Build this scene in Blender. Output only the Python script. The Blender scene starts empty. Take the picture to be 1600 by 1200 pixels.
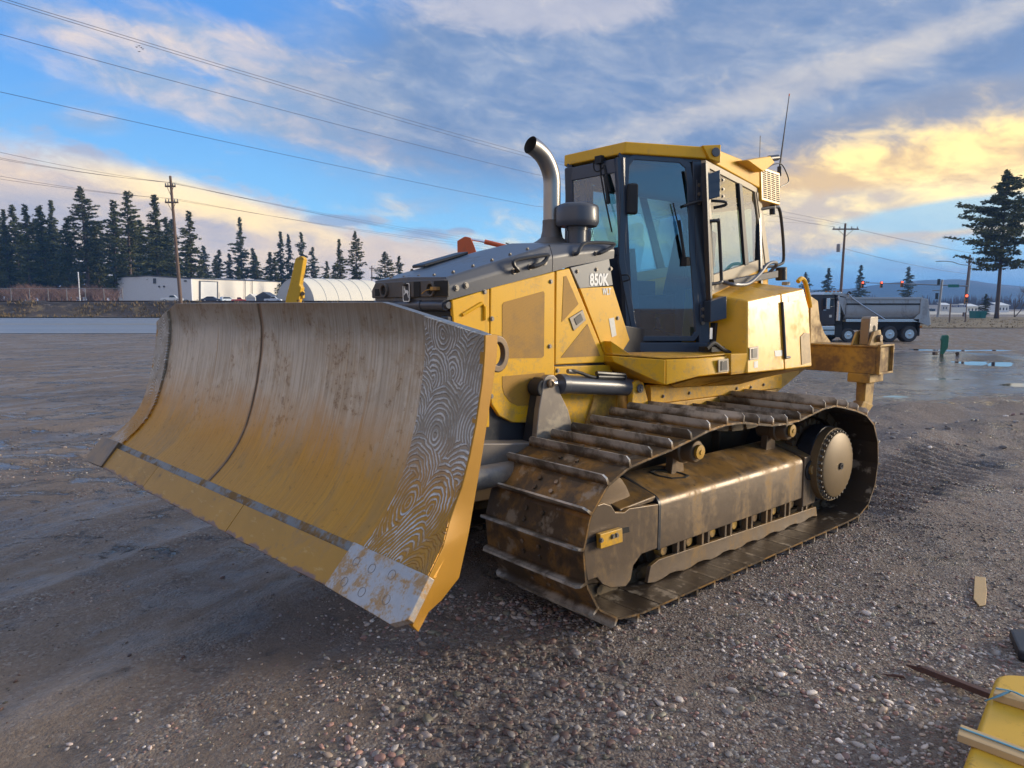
import bpy, bmesh, math, random
import numpy as np
from mathutils import Vector, Matrix
random.seed(7)
rng = np.random.default_rng(11)
S = bpy.context.scene
COL = S.collection
R = math.radians

# ------------------------------------------------------------------ camera
PITCH = math.atan(122/1110.)
CAM_H = 1.92
cam_d = bpy.data.cameras.new('camera')
cam_d.sensor_width = 36.0
cam_d.lens = 36.0*1110/1600
cam_d.clip_start = 0.05
cam_d.clip_end = 20000
cam = bpy.data.objects.new('camera', cam_d)
COL.objects.link(cam)
cam.location = (0, 0, CAM_H)
cam.rotation_euler = (math.pi/2-PITCH, 0, 0)
S.camera = cam

# ------------------------------------------------------------------ world
SUN_AZ, SUN_EL = R(81), R(12)          # azimuth to the right of the view direction
world = bpy.data.worlds.new('World')
S.world = world
world.use_nodes = True
WT = world.node_tree
for n in list(WT.nodes):
    WT.nodes.remove(n)

class E:
    """tiny expression helper over shader math nodes"""
    tree = None
    def __init__(s, sock): s.s = sock
    @staticmethod
    def put(inp, v):
        if isinstance(v, E): E.tree.links.new(v.s, inp)
        else: inp.default_value = v
    @staticmethod
    def op(o, *a, clamp=False):
        n = E.tree.nodes.new('ShaderNodeMath'); n.operation = o; n.use_clamp = clamp
        for i, v in enumerate(a): E.put(n.inputs[i], v)
        return E(n.outputs[0])
    def __add__(s, o): return E.op('ADD', s, o)
    __radd__ = __add__
    def __sub__(s, o): return E.op('SUBTRACT', s, o)
    def __rsub__(s, o): return E.op('SUBTRACT', o, s)
    def __mul__(s, o): return E.op('MULTIPLY', s, o)
    __rmul__ = __mul__
    def __truediv__(s, o): return E.op('DIVIDE', s, o)
    def __rtruediv__(s, o): return E.op('DIVIDE', o, s)

def sst(a, b, x):
    n = E.tree.nodes.new('ShaderNodeMapRange'); n.interpolation_type = 'SMOOTHSTEP'
    E.put(n.inputs[0], x); n.inputs[1].default_value = a; n.inputs[2].default_value = b
    return E(n.outputs[0])
def vec(x, y, z):
    n = E.tree.nodes.new('ShaderNodeCombineXYZ')
    for i, v in enumerate((x, y, z)): E.put(n.inputs[i], v)
    return E(n.outputs[0])
def noise(v, scale=1., detail=4., rough=.55, dist=0., out=0):
    n = E.tree.nodes.new('ShaderNodeTexNoise')
    E.put(n.inputs['Vector'], v)
    n.inputs['Scale'].default_value = scale; n.inputs['Detail'].default_value = detail
    n.inputs['Roughness'].default_value = rough; n.inputs['Distortion'].default_value = dist
    return E(n.outputs[out])
def mixc(f, a, b, mode='MIX'):
    n = E.tree.nodes.new('ShaderNodeMix'); n.data_type = 'RGBA'; n.blend_type = mode
    E.put(n.inputs[0], f)
    for i, v in ((6, a), (7, b)):
        if isinstance(v, E): E.tree.links.new(v.s, n.inputs[i])
        else: n.inputs[i].default_value = (*v, 1) if len(v) == 3 else v
    return E(n.outputs[2])
def sepx(v):
    n = E.tree.nodes.new('ShaderNodeSeparateXYZ'); E.put(n.inputs[0], v)
    return [E(o) for o in n.outputs]

def gauss(az, el, a0, e0, wa, we):
    """soft elliptical patch of the sky around azimuth a0 and elevation e0"""
    da = (az-a0)/wa; de = (el-e0)/we
    return E.op('EXPONENT', (da*da+de*de)*-1.0)

E.tree = WT
tc = WT.nodes.new('ShaderNodeTexCoord')
dx, dy, dz = sepx(E(tc.outputs['Generated']))
az = E.op('ARCTAN2', dx, dy)
el = E.op('ARCSINE', dz)
sky = WT.nodes.new('ShaderNodeTexSky')
sky.sky_type = 'NISHITA'; sky.sun_disc = False
sky.sun_elevation = SUN_EL; sky.sun_rotation = SUN_AZ
sky.air_density = 1.0; sky.dust_density = .6; sky.ozone_density = 2.5
SKY_STRENGTH = 0.085
K = .94/SKY_STRENGTH
cl = lambda r, g, b: (r*K, g*K, b*K)
# cloud coordinates: streets running across the view, compressed towards the horizon
q = 1.0/(E.op('MAXIMUM', dz, 0.0)+.16)
cv = vec(dx*q*.55+dy*q*.30, dy*q*1.0-dx*q*.22, 0.0)
n1 = noise(cv, 1.25, 8, .56, .35)
n2 = noise(cv, 3.2, 7, .6, .2)
cv2 = vec(az*3.2, el*8.5+az*1.5, 3.1)
n3 = noise(cv2, 1.7, 7, .55, .3)
n4 = noise(vec(az*9., el*19.+az*2.5, 7.7), 1.6, 9, .62, .35)
sunf = E.op('EXPONENT', E.op('POWER', E.op('ABSOLUTE', az-SUN_AZ), 1.6)*-1.35)     # 1 towards the sunset
blue = E(sky.outputs[0])
blue = mixc(1.0, blue, (1.0, 1.18, 1.42), 'MULTIPLY')
blue = mixc(.72, blue, mixc(sst(-.02, .36, el), cl(.20, .47, .68), cl(.055, .205, .53)))
# broad grey-blue cloud deck, heavier up and to the right
deck = sst(.50, .72, n1 + .12*sst(-.15, .35, az)*sst(.12, .3, el) + .05*n3 - .03)
over = sst(.50, .95, el)       # overhead and behind: the deck closes up
deckcol = mixc(n2, cl(.135, .20, .32), cl(.30, .335, .39))
lit = sst(.42, .72, n2*.45+n3*.55)
deckcol = mixc(lit*.6, deckcol, mixc(sunf, cl(.44, .41, .40), cl(.56, .47, .33)))
deckcol = mixc(over*.75, deckcol, mixc(n1, cl(.34, .36, .40), cl(.60, .57, .54)))
col = mixc(E.op('MAXIMUM', deck*.85, over*sst(.30, .52, n1)*.9), blue, deckcol)
def P2A(px, py):      # photo position -> azimuth and elevation (rad)
    v = (600-py)/1110.; c, s = math.cos(PITCH), math.sin(PITCH)
    X = (px-800)/1110.; y = c+s*v; z = -s+c*v
    return math.atan2(X, y), math.atan2(z, math.hypot(X, y))
def patch(px, py, wpx, hpx, slope=0.0):
    a0, e0 = P2A(px, py)
    return gauss(az, el-(az-a0)*slope, a0, e0, wpx/1110., hpx/1110.)
# mauve drifting clouds upper left, darker on their undersides
for (px, py, w, h, sl, k) in ((430, 105, 230, 40, -.24, 1.0), (560, 185, 230, 44, -.20, 1.05), (180, 60, 160, 40, -.1, .85), (330, 165, 210, 34, -.20, 1.0),
                              (520, 218, 190, 20, -.2, .95), (150, 190, 60, 20, 0., .7)):
    m = patch(px, py, w, h, sl)*k
    m = sst(.36, .70, m*.58+n3*.30+n4*.30-.06)
    col = mixc(m*.85, col, mixc(sst(.40, .64, n4*.7+n2*.3), cl(.20, .27, .38), cl(.46, .40, .38)))
# wide grey-blue cloud mass over the cab, right to the top right corner
m = sst(.30, .62, patch(1130, 60, 600, 190, .10)*.84+n3*.20+n4*.12)
col = mixc(m*.95, col, mixc(sst(.40, .68, n3*.55+n4*.45), cl(.105, .165, .285), cl(.235, .275, .35)))
m = sst(.48, .64, patch(1150, 50, 520, 130, .10)*.26+n4*.46+n2*.26)
col = mixc(m*.10, col, cl(.38, .365, .375))
m = sst(.40, .66, patch(850, 10, 260, 40, .0)*.50+n4*.50)
col = mixc(m*.45, col, cl(.46, .42, .42))
# peach cloud bank low on the left, its top edge sloping down to the right
aL, eL = P2A(0, 212); aR, eR = P2A(640, 372)
slope = (eR-eL)/(aR-aL)
edge = el-(az-aL)*slope-eL
bank = sst(.018, -.026, edge+(n3-.5)*.075+(n4-.5)*.11)*sst(.14, -.12, az)
warm = sst(.34, .68, n3*.45+n4*.55+sst(-.5, -.25, az)*.08)
bankcol = mixc(warm, cl(.29, .275, .31), cl(.64, .475, .31))
bankcol = mixc(sst(.11, .03, el)*.5, bankcol, cl(.66, .50, .33))
col = mixc(bank*.95, col, bankcol)
m = sst(.44, .70, patch(330, 318, 240, 34, -.26)*.42+n4*.42+n3*.16)
col = mixc(m*.75, col, cl(.84, .63, .30))
m = sst(.46, .66, patch(60, 330, 140, 40, 0.)*.5+n4*.46)
col = mixc(m*.6, col, cl(.24, .26, .33))
# small dark clouds low in the middle
for (px, py, w, h) in ((660, 365, 46, 13), (540, 345, 60, 9), (722, 360, 26, 7), (1250, 392, 70, 16)):
    m = sst(.50, .66, patch(px, py, w*1.15, h*1.15)*.40+n4*.66)
    col = mixc(m*.8, col, cl(.20, .26, .37))
# grey streets upper right with a pale shaft between
m = sst(.36, .66, patch(1450, 215, 420, 60, .14)*.66+n3*.24+n4*.18)
col = mixc(m*.85, col, mixc(n4, cl(.12, .155, .23), cl(.25, .26, .30)))
m = sst(.46, .80, patch(1290, 118, 420, 36, .20)*.46+n4*.34+n3*.26)
col = mixc(m*.6, col, cl(.46, .42, .38))
# golden light round the sunset on the right
g1 = sst(.32, .66, patch(1530, 275, 470, 62, .07)*.58+n3*.12+n4*.46)
col = mixc(g1*.95, col, mixc(sst(.40, .62, n4*.7+n3*.3), cl(.52, .36, .18), cl(.92, .66, .25)))
g2 = sst(.40, .66, patch(1330, 345, 300, 48, .02)*.60+n4*.54)
col = mixc(g2*.95, col, mixc(sst(.40, .62, n3*.4+n4*.6), cl(.42, .36, .30), cl(.84, .66, .31)))
g3 = sst(.40, .64, patch(1500, 335, 170, 24, .06)*.7+n4*.34)
col = mixc(g3*.9, col, cl(.26, .42, .52))
# slate haze bank low on the right
low = sst(.082, .022, el+(n3-.5)*.05+(n4-.5)*.03)*sst(.22, .42, az)
col = mixc(low*.85, col, cl(.12, .25, .44))
# the sunset itself, beyond the right edge of the frame
glow = gauss(az, el, SUN_AZ-.06, .12, .36, .13)
col = mixc(E.op('MINIMUM', glow*1.1*(.6+.6*n3), 1.0), col, cl(2.9, 1.95, .85))
core = gauss(az, el, SUN_AZ-.115, .085, .05, .04)
col = mixc(core, col, cl(5.5, 3.8, 1.6))
# below the horizon: dull earth
col = mixc(sst(-.005, -.05, el), col, cl(.12, .11, .10))
bg = WT.nodes.new('ShaderNodeBackground')
WT.links.new(col.s, bg.inputs['Color'])
bg.inputs['Strength'].default_value = SKY_STRENGTH
wo = WT.nodes.new('ShaderNodeOutputWorld')
WT.links.new(bg.outputs[0], wo.inputs['Surface'])

# ------------------------------------------------------------------ sun and exposure
sun_d = bpy.data.lights.new('sun', 'SUN')
sun_d.energy = 2.3; sun_d.angle = R(16); sun_d.color = (1.0, .86, .66)
sun = bpy.data.objects.new('sun', sun_d); COL.objects.link(sun)
sdir = Vector((math.sin(SUN_AZ)*math.cos(SUN_EL), math.cos(SUN_AZ)*math.cos(SUN_EL), math.sin(SUN_EL)))
sun.rotation_euler = sdir.to_track_quat('Z', 'Y').to_euler()
sun.location = sdir*60
vs = S.view_settings
vs.view_transform = 'Standard'; vs.look = 'None'; vs.exposure = 0.98; vs.gamma = 1.0
vs.use_curve_mapping = False
S.cycles.use_denoising = True
S.cycles.max_bounces = 8
S.cycles.transparent_max_bounces = 24

# ------------------------------------------------------------------ placing helpers
ANG = R(49.1)
FWD = np.array([-math.sin(ANG), -math.cos(ANG), 0.]); LEFT = np.array([-FWD[1], FWD[0], 0.])
ORG = np.array([0.88081131, 6.15106053, 0.])
MM = np.array([FWD, LEFT, [0, 0, 1.]])
def wray(px, py):
    c, s = math.cos(PITCH), math.sin(PITCH)
    v = -(py-600)/1110.
    return np.array([(px-800)/1110., c+s*v, -s+c*v])
CAMW = np.array([0, 0, CAM_H])
CM = MM@(CAMW-ORG)
def P(px, py, ax, val):
    """point of the machine frame (x forward, y left, z up) lying on the plane ax = val"""
    r = MM@wray(px, py); i = 'xyz'.index(ax)
    return CM+(val-CM[i])/r[i]*r
def W(px, py, Y):
    """world point seen at that photo position, Y metres ahead"""
    r = wray(px, py); return CAMW+r*(Y/r[1])
def G(px, py, z=0.):
    r = wray(px, py); return CAMW+r*((z-CAM_H)/r[2])

# ------------------------------------------------------------------ mesh helpers
class MB:
    def __init__(s): s.v = []; s.f = []
    def add(s, vs, fs):
        o = len(s.v); s.v += [tuple(map(float, p)) for p in vs]; s.f += [tuple(i+o for i in f) for f in fs]; return s
    def box(s, c, d, rot=None):
        x, y, z = d[0]/2, d[1]/2, d[2]/2
        vs = [Vector(p) for p in ((-x, -y, -z), (x, -y, -z), (x, y, -z), (-x, y, -z), (-x, -y, z), (x, -y, z), (x, y, z), (-x, y, z))]
        if rot is not None: vs = [rot@p for p in vs]
        vs = [p+Vector(c) for p in vs]
        return s.add(vs, ((0, 3, 2, 1), (4, 5, 6, 7), (0, 1, 5, 4), (1, 2, 6, 5), (2, 3, 7, 6), (3, 0, 4, 7)))
    def bb(s, x0, x1, y0, y1, z0, z1):
        return s.box(((x0+x1)/2, (y0+y1)/2, (z0+z1)/2), (abs(x1-x0), abs(y1-y0), abs(z1-z0)))
    def hexa(s, a, b):
        """two rings of n points joined as a closed solid"""
        n = len(a)
        fs = [tuple(range(n))[::-1], tuple(range(n, 2*n))]
        fs += [(i, (i+1) % n, n+(i+1) % n, n+i) for i in range(n)]
        return s.add(list(a)+list(b), fs)
    def prism(s, poly, ex):
        ex = np.array(ex, float); return s.hexa([np.array(p, float) for p in poly], [np.array(p, float)+ex for p in poly])
    def ring(s, outer, inner, ex):
        """frame between two outlines with the same number of points, extruded"""
        n = len(outer); ex = np.array(ex, float)
        o = [np.array(p, float) for p in outer]; i_ = [np.array(p, float) for p in inner]
        vs = o+i_+[p+ex for p in o]+[p+ex for p in i_]
        fs = []
        for k in range(n):
            j = (k+1) % n
            fs += [(k, n+k, n+j, j), (2*n+k, 2*n+j, 3*n+j, 3*n+k), (k, j, 2*n+j, 2*n+k), (n+k, 3*n+k, 3*n+j, n+j)]
        return s.add(vs, fs)
    def face(s, poly): return s.add(poly, (tuple(range(len(poly))),))
    def cyl(s, p0, p1, r0, r1=None, n=16, cap=True):
        r1 = r0 if r1 is None else r1
        p0, p1 = Vector(p0), Vector(p1); d = (p1-p0).normalized()
        u = d.orthogonal().normalized(); w = d.cross(u)
        vs = []
        for p, r in ((p0, r0), (p1, r1)):
            vs += [p+(u*math.cos(2*math.pi*k/n)+w*math.sin(2*math.pi*k/n))*r for k in range(n)]
        fs = [(k, (k+1) % n, n+(k+1) % n, n+k) for k in range(n)]
        if cap: fs += [tuple(range(n))[::-1], tuple(range(n, 2*n))]
        return s.add(vs, fs)
    def tube(s, pts, r, n=8, cap=True):
        pts = [Vector(p) for p in pts]; rs = r if hasattr(r, '__len__') else [r]*len(pts)
        vs = []; u = None
        for i, p in enumerate(pts):
            d = (pts[min(i+1, len(pts)-1)]-pts[max(i-1, 0)]).normalized()
            u = d.orthogonal().normalized() if u is None else (u-d*u.dot(d)).normalized()
            w = d.cross(u)
            vs += [p+(u*math.cos(2*math.pi*k/n)+w*math.sin(2*math.pi*k/n))*rs[i] for k in range(n)]
        fs = []
        for i in range(len(pts)-1):
            fs += [(i*n+k, i*n+(k+1) % n, (i+1)*n+(k+1) % n, (i+1)*n+k) for k in range(n)]
        if cap: fs += [tuple(range(n))[::-1], tuple(range((len(pts)-1)*n, len(pts)*n))]
        return s.add(vs, fs)
    def lathe(s, prof, c, axis=(0, 0, 1), n=24, cap=True):
        """profile (radius, height) turned about an axis through c"""
        a = Vector(axis).normalized(); u = a.orthogonal().normalized(); w = a.cross(u); c = Vector(c)
        vs = []
        for r, h in prof:
            vs += [c+a*h+(u*math.cos(2*math.pi*k/n)+w*math.sin(2*math.pi*k/n))*r for k in range(n)]
        fs = []
        for i in range(len(prof)-1):
            fs += [(i*n+k, i*n+(k+1) % n, (i+1)*n+(k+1) % n, (i+1)*n+k) for k in range(n)]
        if cap: fs += [tuple(range(n))[::-1], tuple(range((len(prof)-1)*n, len(prof)*n))]
        return s.add(vs, fs)
    def grid(s, rows):
        n = len(rows[0]); vs = [p for r in rows for p in r]
        return s.add(vs, [(i*n+j, i*n+j+1, (i+1)*n+j+1, (i+1)*n+j) for i in range(len(rows)-1) for j in range(n-1)])
    def mesh(s, name, mat, smooth=False):
        me = bpy.data.meshes.new(name); me.from_pydata(s.v, [], s.f)
        bm = bmesh.new(); bm.from_mesh(me); bmesh.ops.recalc_face_normals(bm, faces=bm.faces); bm.to_mesh(me); bm.free()
        if mat: me.materials.append(mat)
        if smooth:
            me.polygons.foreach_set('use_smooth', [True]*len(me.polygons))
        return me

def link(name, me, parent=None):
    o = bpy.data.objects.new(name, me); COL.objects.link(o)
    if parent is not None: o.parent = parent
    return o
def part(name, mb, mat, parent=None, bevel=0., smooth=False, seg=2, label=None, angle=35):
    me = mb.mesh(name, mat, smooth)
    o = link(name, me, parent)
    if bevel:
        b = o.modifiers.new('bevel', 'BEVEL'); b.width = bevel; b.segments = seg; b.limit_method = 'ANGLE'; b.angle_limit = R(angle)
        me.polygons.foreach_set('use_smooth', [True]*len(me.polygons))
        b.harden_normals = True
    elif smooth:
        try: me.set_sharp_from_angle(angle=R(angle))
        except Exception: pass
    if label: o['label'] = label
    return o
def tag(o, label, cat, group=None):
    o['label'] = label; o['category'] = cat
    if group: o['group'] = group
    return o
def struct(o): o['kind'] = 'structure'; return o
def stuff(o): o['kind'] = 'stuff'; return o
def thing(name, loc, label, cat, group=None, rz=0.):
    o = bpy.data.objects.new(name, None); COL.objects.link(o)
    o.location = loc; o.rotation_euler = (0, 0, rz); o.empty_display_size = .2
    return tag(o, label, cat, group)
def copy_tree(o, parent=None):
    c = o.copy(); COL.objects.link(c)
    if parent is not None: c.parent = parent
    for ch in list(o.children): copy_tree(ch, c)
    return c

# ------------------------------------------------------------------ materials
def newmat(name):
    m = bpy.data.materials.new(name); m.use_nodes = True
    E.tree = m.node_tree
    b = m.node_tree.nodes['Principled BSDF']
    return m, b
def bump(b, h, strength=.3, dist=.01):
    n = E.tree.nodes.new('ShaderNodeBump'); n.inputs['Strength'].default_value = strength; n.inputs['Distance'].default_value = dist
    E.put(n.inputs['Height'], h); E.tree.links.new(n.outputs[0], b.inputs['Normal'])
def objco(rnd=False):
    t = E.tree.nodes.new('ShaderNodeTexCoord'); v = E(t.outputs['Object'])
    if rnd:
        oi = E.tree.nodes.new('ShaderNodeObjectInfo')
        k = E(oi.outputs['Random'])*37.0
        x, y, z = sepx(v)
        return vec(x+k, y+k, z+k)
    return v
def simple(name, base, rough=.5, metal=0., var=.15, scale=6., bumps=0., bscale=40., dirt=None, damt=.5, dscale=3., rnd=False, streak=False, spec=.5, coat=0., dlo=.52, dhi=.7):
    m, b = newmat(name)
    v = objco(rnd)
    n = noise(v, scale, 6, .6)
    c = mixc(n, tuple(x*(1-var) for x in base), tuple(min(1, x*(1+var)) for x in base))
    r = rough
    if dirt is not None:
        vv = v
        if streak:
            x, y, z = sepx(v); vv = vec(x*1.0, y*1.0, z*.22)
        d1 = noise(vv, dscale, 9, .66, .3)
        d2 = noise(v, dscale*7, 5, .6)
        mk = sst(dlo, dhi, d1*.75+d2*.25)
        c = mixc(mk*damt, c, dirt)
        r = rough+(mk*(.85-rough))*damt
    E.tree.links.new(c.s, b.inputs['Base Color'])
    E.put(b.inputs['Roughness'], r); b.inputs['Metallic'].default_value = metal
    b.inputs['Specular IOR Level'].default_value = spec
    b.inputs['Coat Weight'].default_value = coat; b.inputs['Coat Roughness'].default_value = .15
    if bumps: bump(b, noise(v, bscale, 4, .6), bumps, .004)
    return m
YEL = (.74, .395, .008)
M = {}
M['yellow'] = simple('yellow_paint', YEL, .40, var=.08, scale=3, dirt=(.40, .21, .035), damt=.45, dscale=2.6, bumps=.05, bscale=9, streak=True, coat=.08, spec=.35)
M['yellow_dirty'] = simple('yellow_paint_muddy', (.60, .33, .03), .45, var=.12, dirt=(.20, .12, .055), damt=.85, dscale=3.0, bumps=.2, bscale=30, dlo=.42, dhi=.62)
M['yellow_faded'] = simple('yellow_paint_scuffed', (.73, .385, .009), .36, var=.10, scale=4, dirt=(.58, .34, .05), damt=.6, dscale=3.2, bumps=.10, bscale=9, coat=.16, dlo=.46, dhi=.66)
M['screen'] = simple('painted_mesh', (.36, .19, .03), .6, var=.1, scale=5, dirt=(.22, .13, .04), damt=.5, dscale=4)
m, b = newmat('perforated_screen')
v = objco(); x, y, z = sepx(v)
hx = E.op('SINE', (x+z*.5)*560.)*E.op('SINE', z*560.)
d_ = noise(v, 5., 7, .65)
c = mixc(sst(-.1, .6, hx), (.47, .235, .014), (.20, .10, .012)); c = mixc(sst(.46, .66, d_)*.55, c, (.20, .115, .035))
E.tree.links.new(c.s, b.inputs['Base Color']); b.inputs['Roughness'].default_value = .6; bump(b, hx, .3, .002)
M['screen'] = m
M['grey'] = simple('grey_hood_paint', (.070, .076, .092), .38, var=.10, scale=4, dirt=(.20, .18, .155), damt=.55, dscale=2.6, bumps=.05, bscale=12, coat=.15)
M['grey_light'] = simple('grey_decal', (.17, .175, .175), .42, var=.12, scale=5, dirt=(.30, .27, .22), damt=.6, dscale=4)
M['grille'] = simple('grille_casting', (.085, .075, .068), .6, var=.25, scale=10, dirt=(.22, .16, .11), damt=.7, dscale=5, bumps=.2)
M['black'] = simple('black_paint', (.020, .022, .028), .42, var=.2, scale=8, dirt=(.10, .085, .07), damt=.5, dscale=5)
M['cabframe'] = simple('cab_frame_paint', (.030, .045, .075), .36, var=.12, scale=5, dirt=(.10, .10, .10), damt=.3, dscale=4, coat=.2)
M['rubber'] = simple('rubber', (.013, .013, .014), .7, var=.3, scale=9)
M['beige'] = simple('cab_beige_post', (.40, .33, .22), .45, var=.08, dirt=(.24, .2, .14), damt=.4)
M['chrome'] = simple('chrome_rod', (.8, .8, .82), .12, metal=1., var=.04)
M['bolt'] = simple('zinc_bolt', (.21, .19, .165), .5, metal=.5, var=.25, scale=60, rnd=True)
M['stainless'] = simple('exhaust_steel', (.36, .34, .315), .36, metal=.9, var=.12, scale=7, dirt=(.22, .18, .14), damt=.5, dscale=4)
M['exhaust_rust'] = simple('exhaust_base', (.15, .13, .115), .5, metal=.4, var=.3, scale=12)
M['dark'] = simple('dark_void', (.012, .011, .010), .8)
M['mudsteel'] = simple('muddy_steel', (.15, .105, .065), .42, metal=.35, var=.25, scale=5, dirt=(.26, .155, .05), damt=.7, dscale=3.5, bumps=.15, bscale=22, streak=True)
M['guard'] = simple('worn_guard_steel', (.135, .098, .066), .40, metal=.3, var=.28, scale=7, dirt=(.30, .185, .07), damt=.85, dscale=3.2, bumps=.22, bscale=26, streak=True, dlo=.46, dhi=.66)
M['chain'] = simple('chain_steel', (.10, .075, .045), .5, metal=.4, var=.3, scale=14, dirt=(.30, .2, .06), damt=.6, dscale=8, rnd=True)
M['seat'] = simple('seat_cloth', (.022, .024, .03), .8, var=.2)
M['interior'] = simple('cab_interior', (.05, .055, .065), .7, var=.1)
M['white'] = simple('white_decal', (.80, .80, .76), .5, var=.05)
M['sticker'] = simple('sticker', (.62, .62, .56), .5, var=.2, scale=60)
M['red_lamp'] = simple('lens_amber', (.55, .20, .02), .25, var=.2, scale=30)
M['ripper'] = simple('ripper_paint', (.46, .27, .05), .46, var=.16, scale=5, dirt=(.15, .09, .05), damt=.85, dscale=2.4, bumps=.15, bscale=20, dlo=.44, dhi=.6)
M['armgrey'] = simple('arm_worn_steel', (.22, .19, .16), .42, metal=.3, var=.2, scale=6, dirt=(.42, .36, .26), damt=.6, dscale=4, bumps=.12, bscale=25, dlo=.5, dhi=.64)
M['hub'] = simple('hub_cover_steel', (.20, .135, .065), .52, metal=.15, var=.12, dirt=(.2, .14, .07), damt=.4, dscale=5)

def glassmat(name, tint, refl=.06, rough=.015):
    m, b = newmat(name); t = E.tree
    t.nodes.remove(b)
    tr = t.nodes.new('ShaderNodeBsdfTransparent'); tr.inputs[0].default_value = (*tint, 1)
    gl = t.nodes.new('ShaderNodeBsdfGlossy'); gl.inputs['Roughness'].default_value = rough
    gl.inputs[0].default_value = (.95, .97, 1, 1)
    fr = t.nodes.new('ShaderNodeFresnel'); fr.inputs[0].default_value = 1.52
    f = E.op('MINIMUM', E(fr.outputs[0])*1.5+refl, 1.0)
    mx = t.nodes.new('ShaderNodeMixShader'); t.links.new(f.s, mx.inputs[0])
    t.links.new(tr.outputs[0], mx.inputs[1]); t.links.new(gl.outputs[0], mx.inputs[2])
    t.links.new(mx.outputs[0], t.nodes['Material Output'].inputs[0])
    return m
M['glass'] = glassmat('sky_tinted_glass', (.26, .57, .77), .12)  # strong blue of the reflected sky is put into the glass tint
M['glass_side'] = glassmat('side_glass', (.58, .66, .56), .03)
def glow_mat(name, c, s):
    m, b = newmat(name)
    b.inputs['Base Color'].default_value = (*c, 1); b.inputs['Emission Color'].default_value = (*c, 1); b.inputs['Emission Strength'].default_value = s
    return m

# track shoe steel: brown rusty plate, grey rubbed grouser edge
m, b = newmat('track_shoe_steel')
t_ = E.tree.nodes.new('ShaderNodeTexCoord'); ov = E(t_.outputs['Object']); ox, oy, oz = sepx(ov)
v = objco(True)
nA = noise(v, 4.5, 8, .65, .3); nB = noise(v, 22, 6, .6)
c = mixc(nB, (.050, .036, .024), (.135, .092, .052))
c = mixc(sst(.44, .62, nA)*.85, c, (.31, .165, .042))
rub = sst(.012, .05, oz+(nA-.5)*.05)
c = mixc(rub*.9, c, mixc(sst(.38, .6, nA), (.15, .135, .115), (.56, .54, .50)))
c = mixc(sst(-.002, -.007, oz), c, mixc(nA, (.030, .022, .015), (.075, .052, .032)))
mud = sst(.55, .66, noise(v, 7., 6, .6))*sst(.03, .0, oz)
c = mixc(mud*.7, c, (.40, .34, .26))
E.tree.links.new(c.s, b.inputs['Base Color'])
E.put(b.inputs['Roughness'], .26+.36*nB); b.inputs['Metallic'].default_value = .35
bump(b, nB, .25, .004)
M['shoe'] = m

m = M['guard']; E.tree = m.node_tree; b = m.node_tree.nodes['Principled BSDF']
lnk = b.inputs['Base Color'].links[0].from_socket
gn = E.tree.nodes.new('ShaderNodeNewGeometry'); nz = sepx(E(gn.outputs['Normal']))[2]
c = mixc(sst(.35, .9, nz)*sst(.38, .58, noise(objco(), 6., 7, .65))*.8, E(lnk), (.33, .185, .05))
c = mixc(sst(.64, .70, noise(objco(), 30., 5, .6))*sst(.35, .9, nz)*.8, c, (.05, .035, .02))
E.tree.links.new(c.s, b.inputs['Base Color'])

for nm, zlo, zhi in (('yellow', 1.05, 1.75), ('yellow_faded', 1.2, 1.6)):
    m = M[nm]; E.tree = m.node_tree; b = m.node_tree.nodes['Principled BSDF']
    lk = E(b.inputs['Base Color'].links[0].from_socket); v = objco(); x, y, z = sepx(v)
    spl = sst(.46, .62, noise(v, 7., 9, .7)*.6+noise(v, 34., 5, .65)*.4+.10*sst(zhi, zlo, z)-.06)
    c = mixc(spl*.55, lk, (.33, .225, .10))
    run = sst(.60, .68, noise(vec(x*11., y*11., z*.7), 1., 6, .65, .2))
    c = mixc(run*.35, c, (.42, .25, .05))
    spk = sst(.70, .73, noise(v, 55., 4, .6))
    c = mixc(spk*.6, c, (.12, .08, .04))
    E.tree.links.new(c.s, b.inputs['Base Color'])

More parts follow.
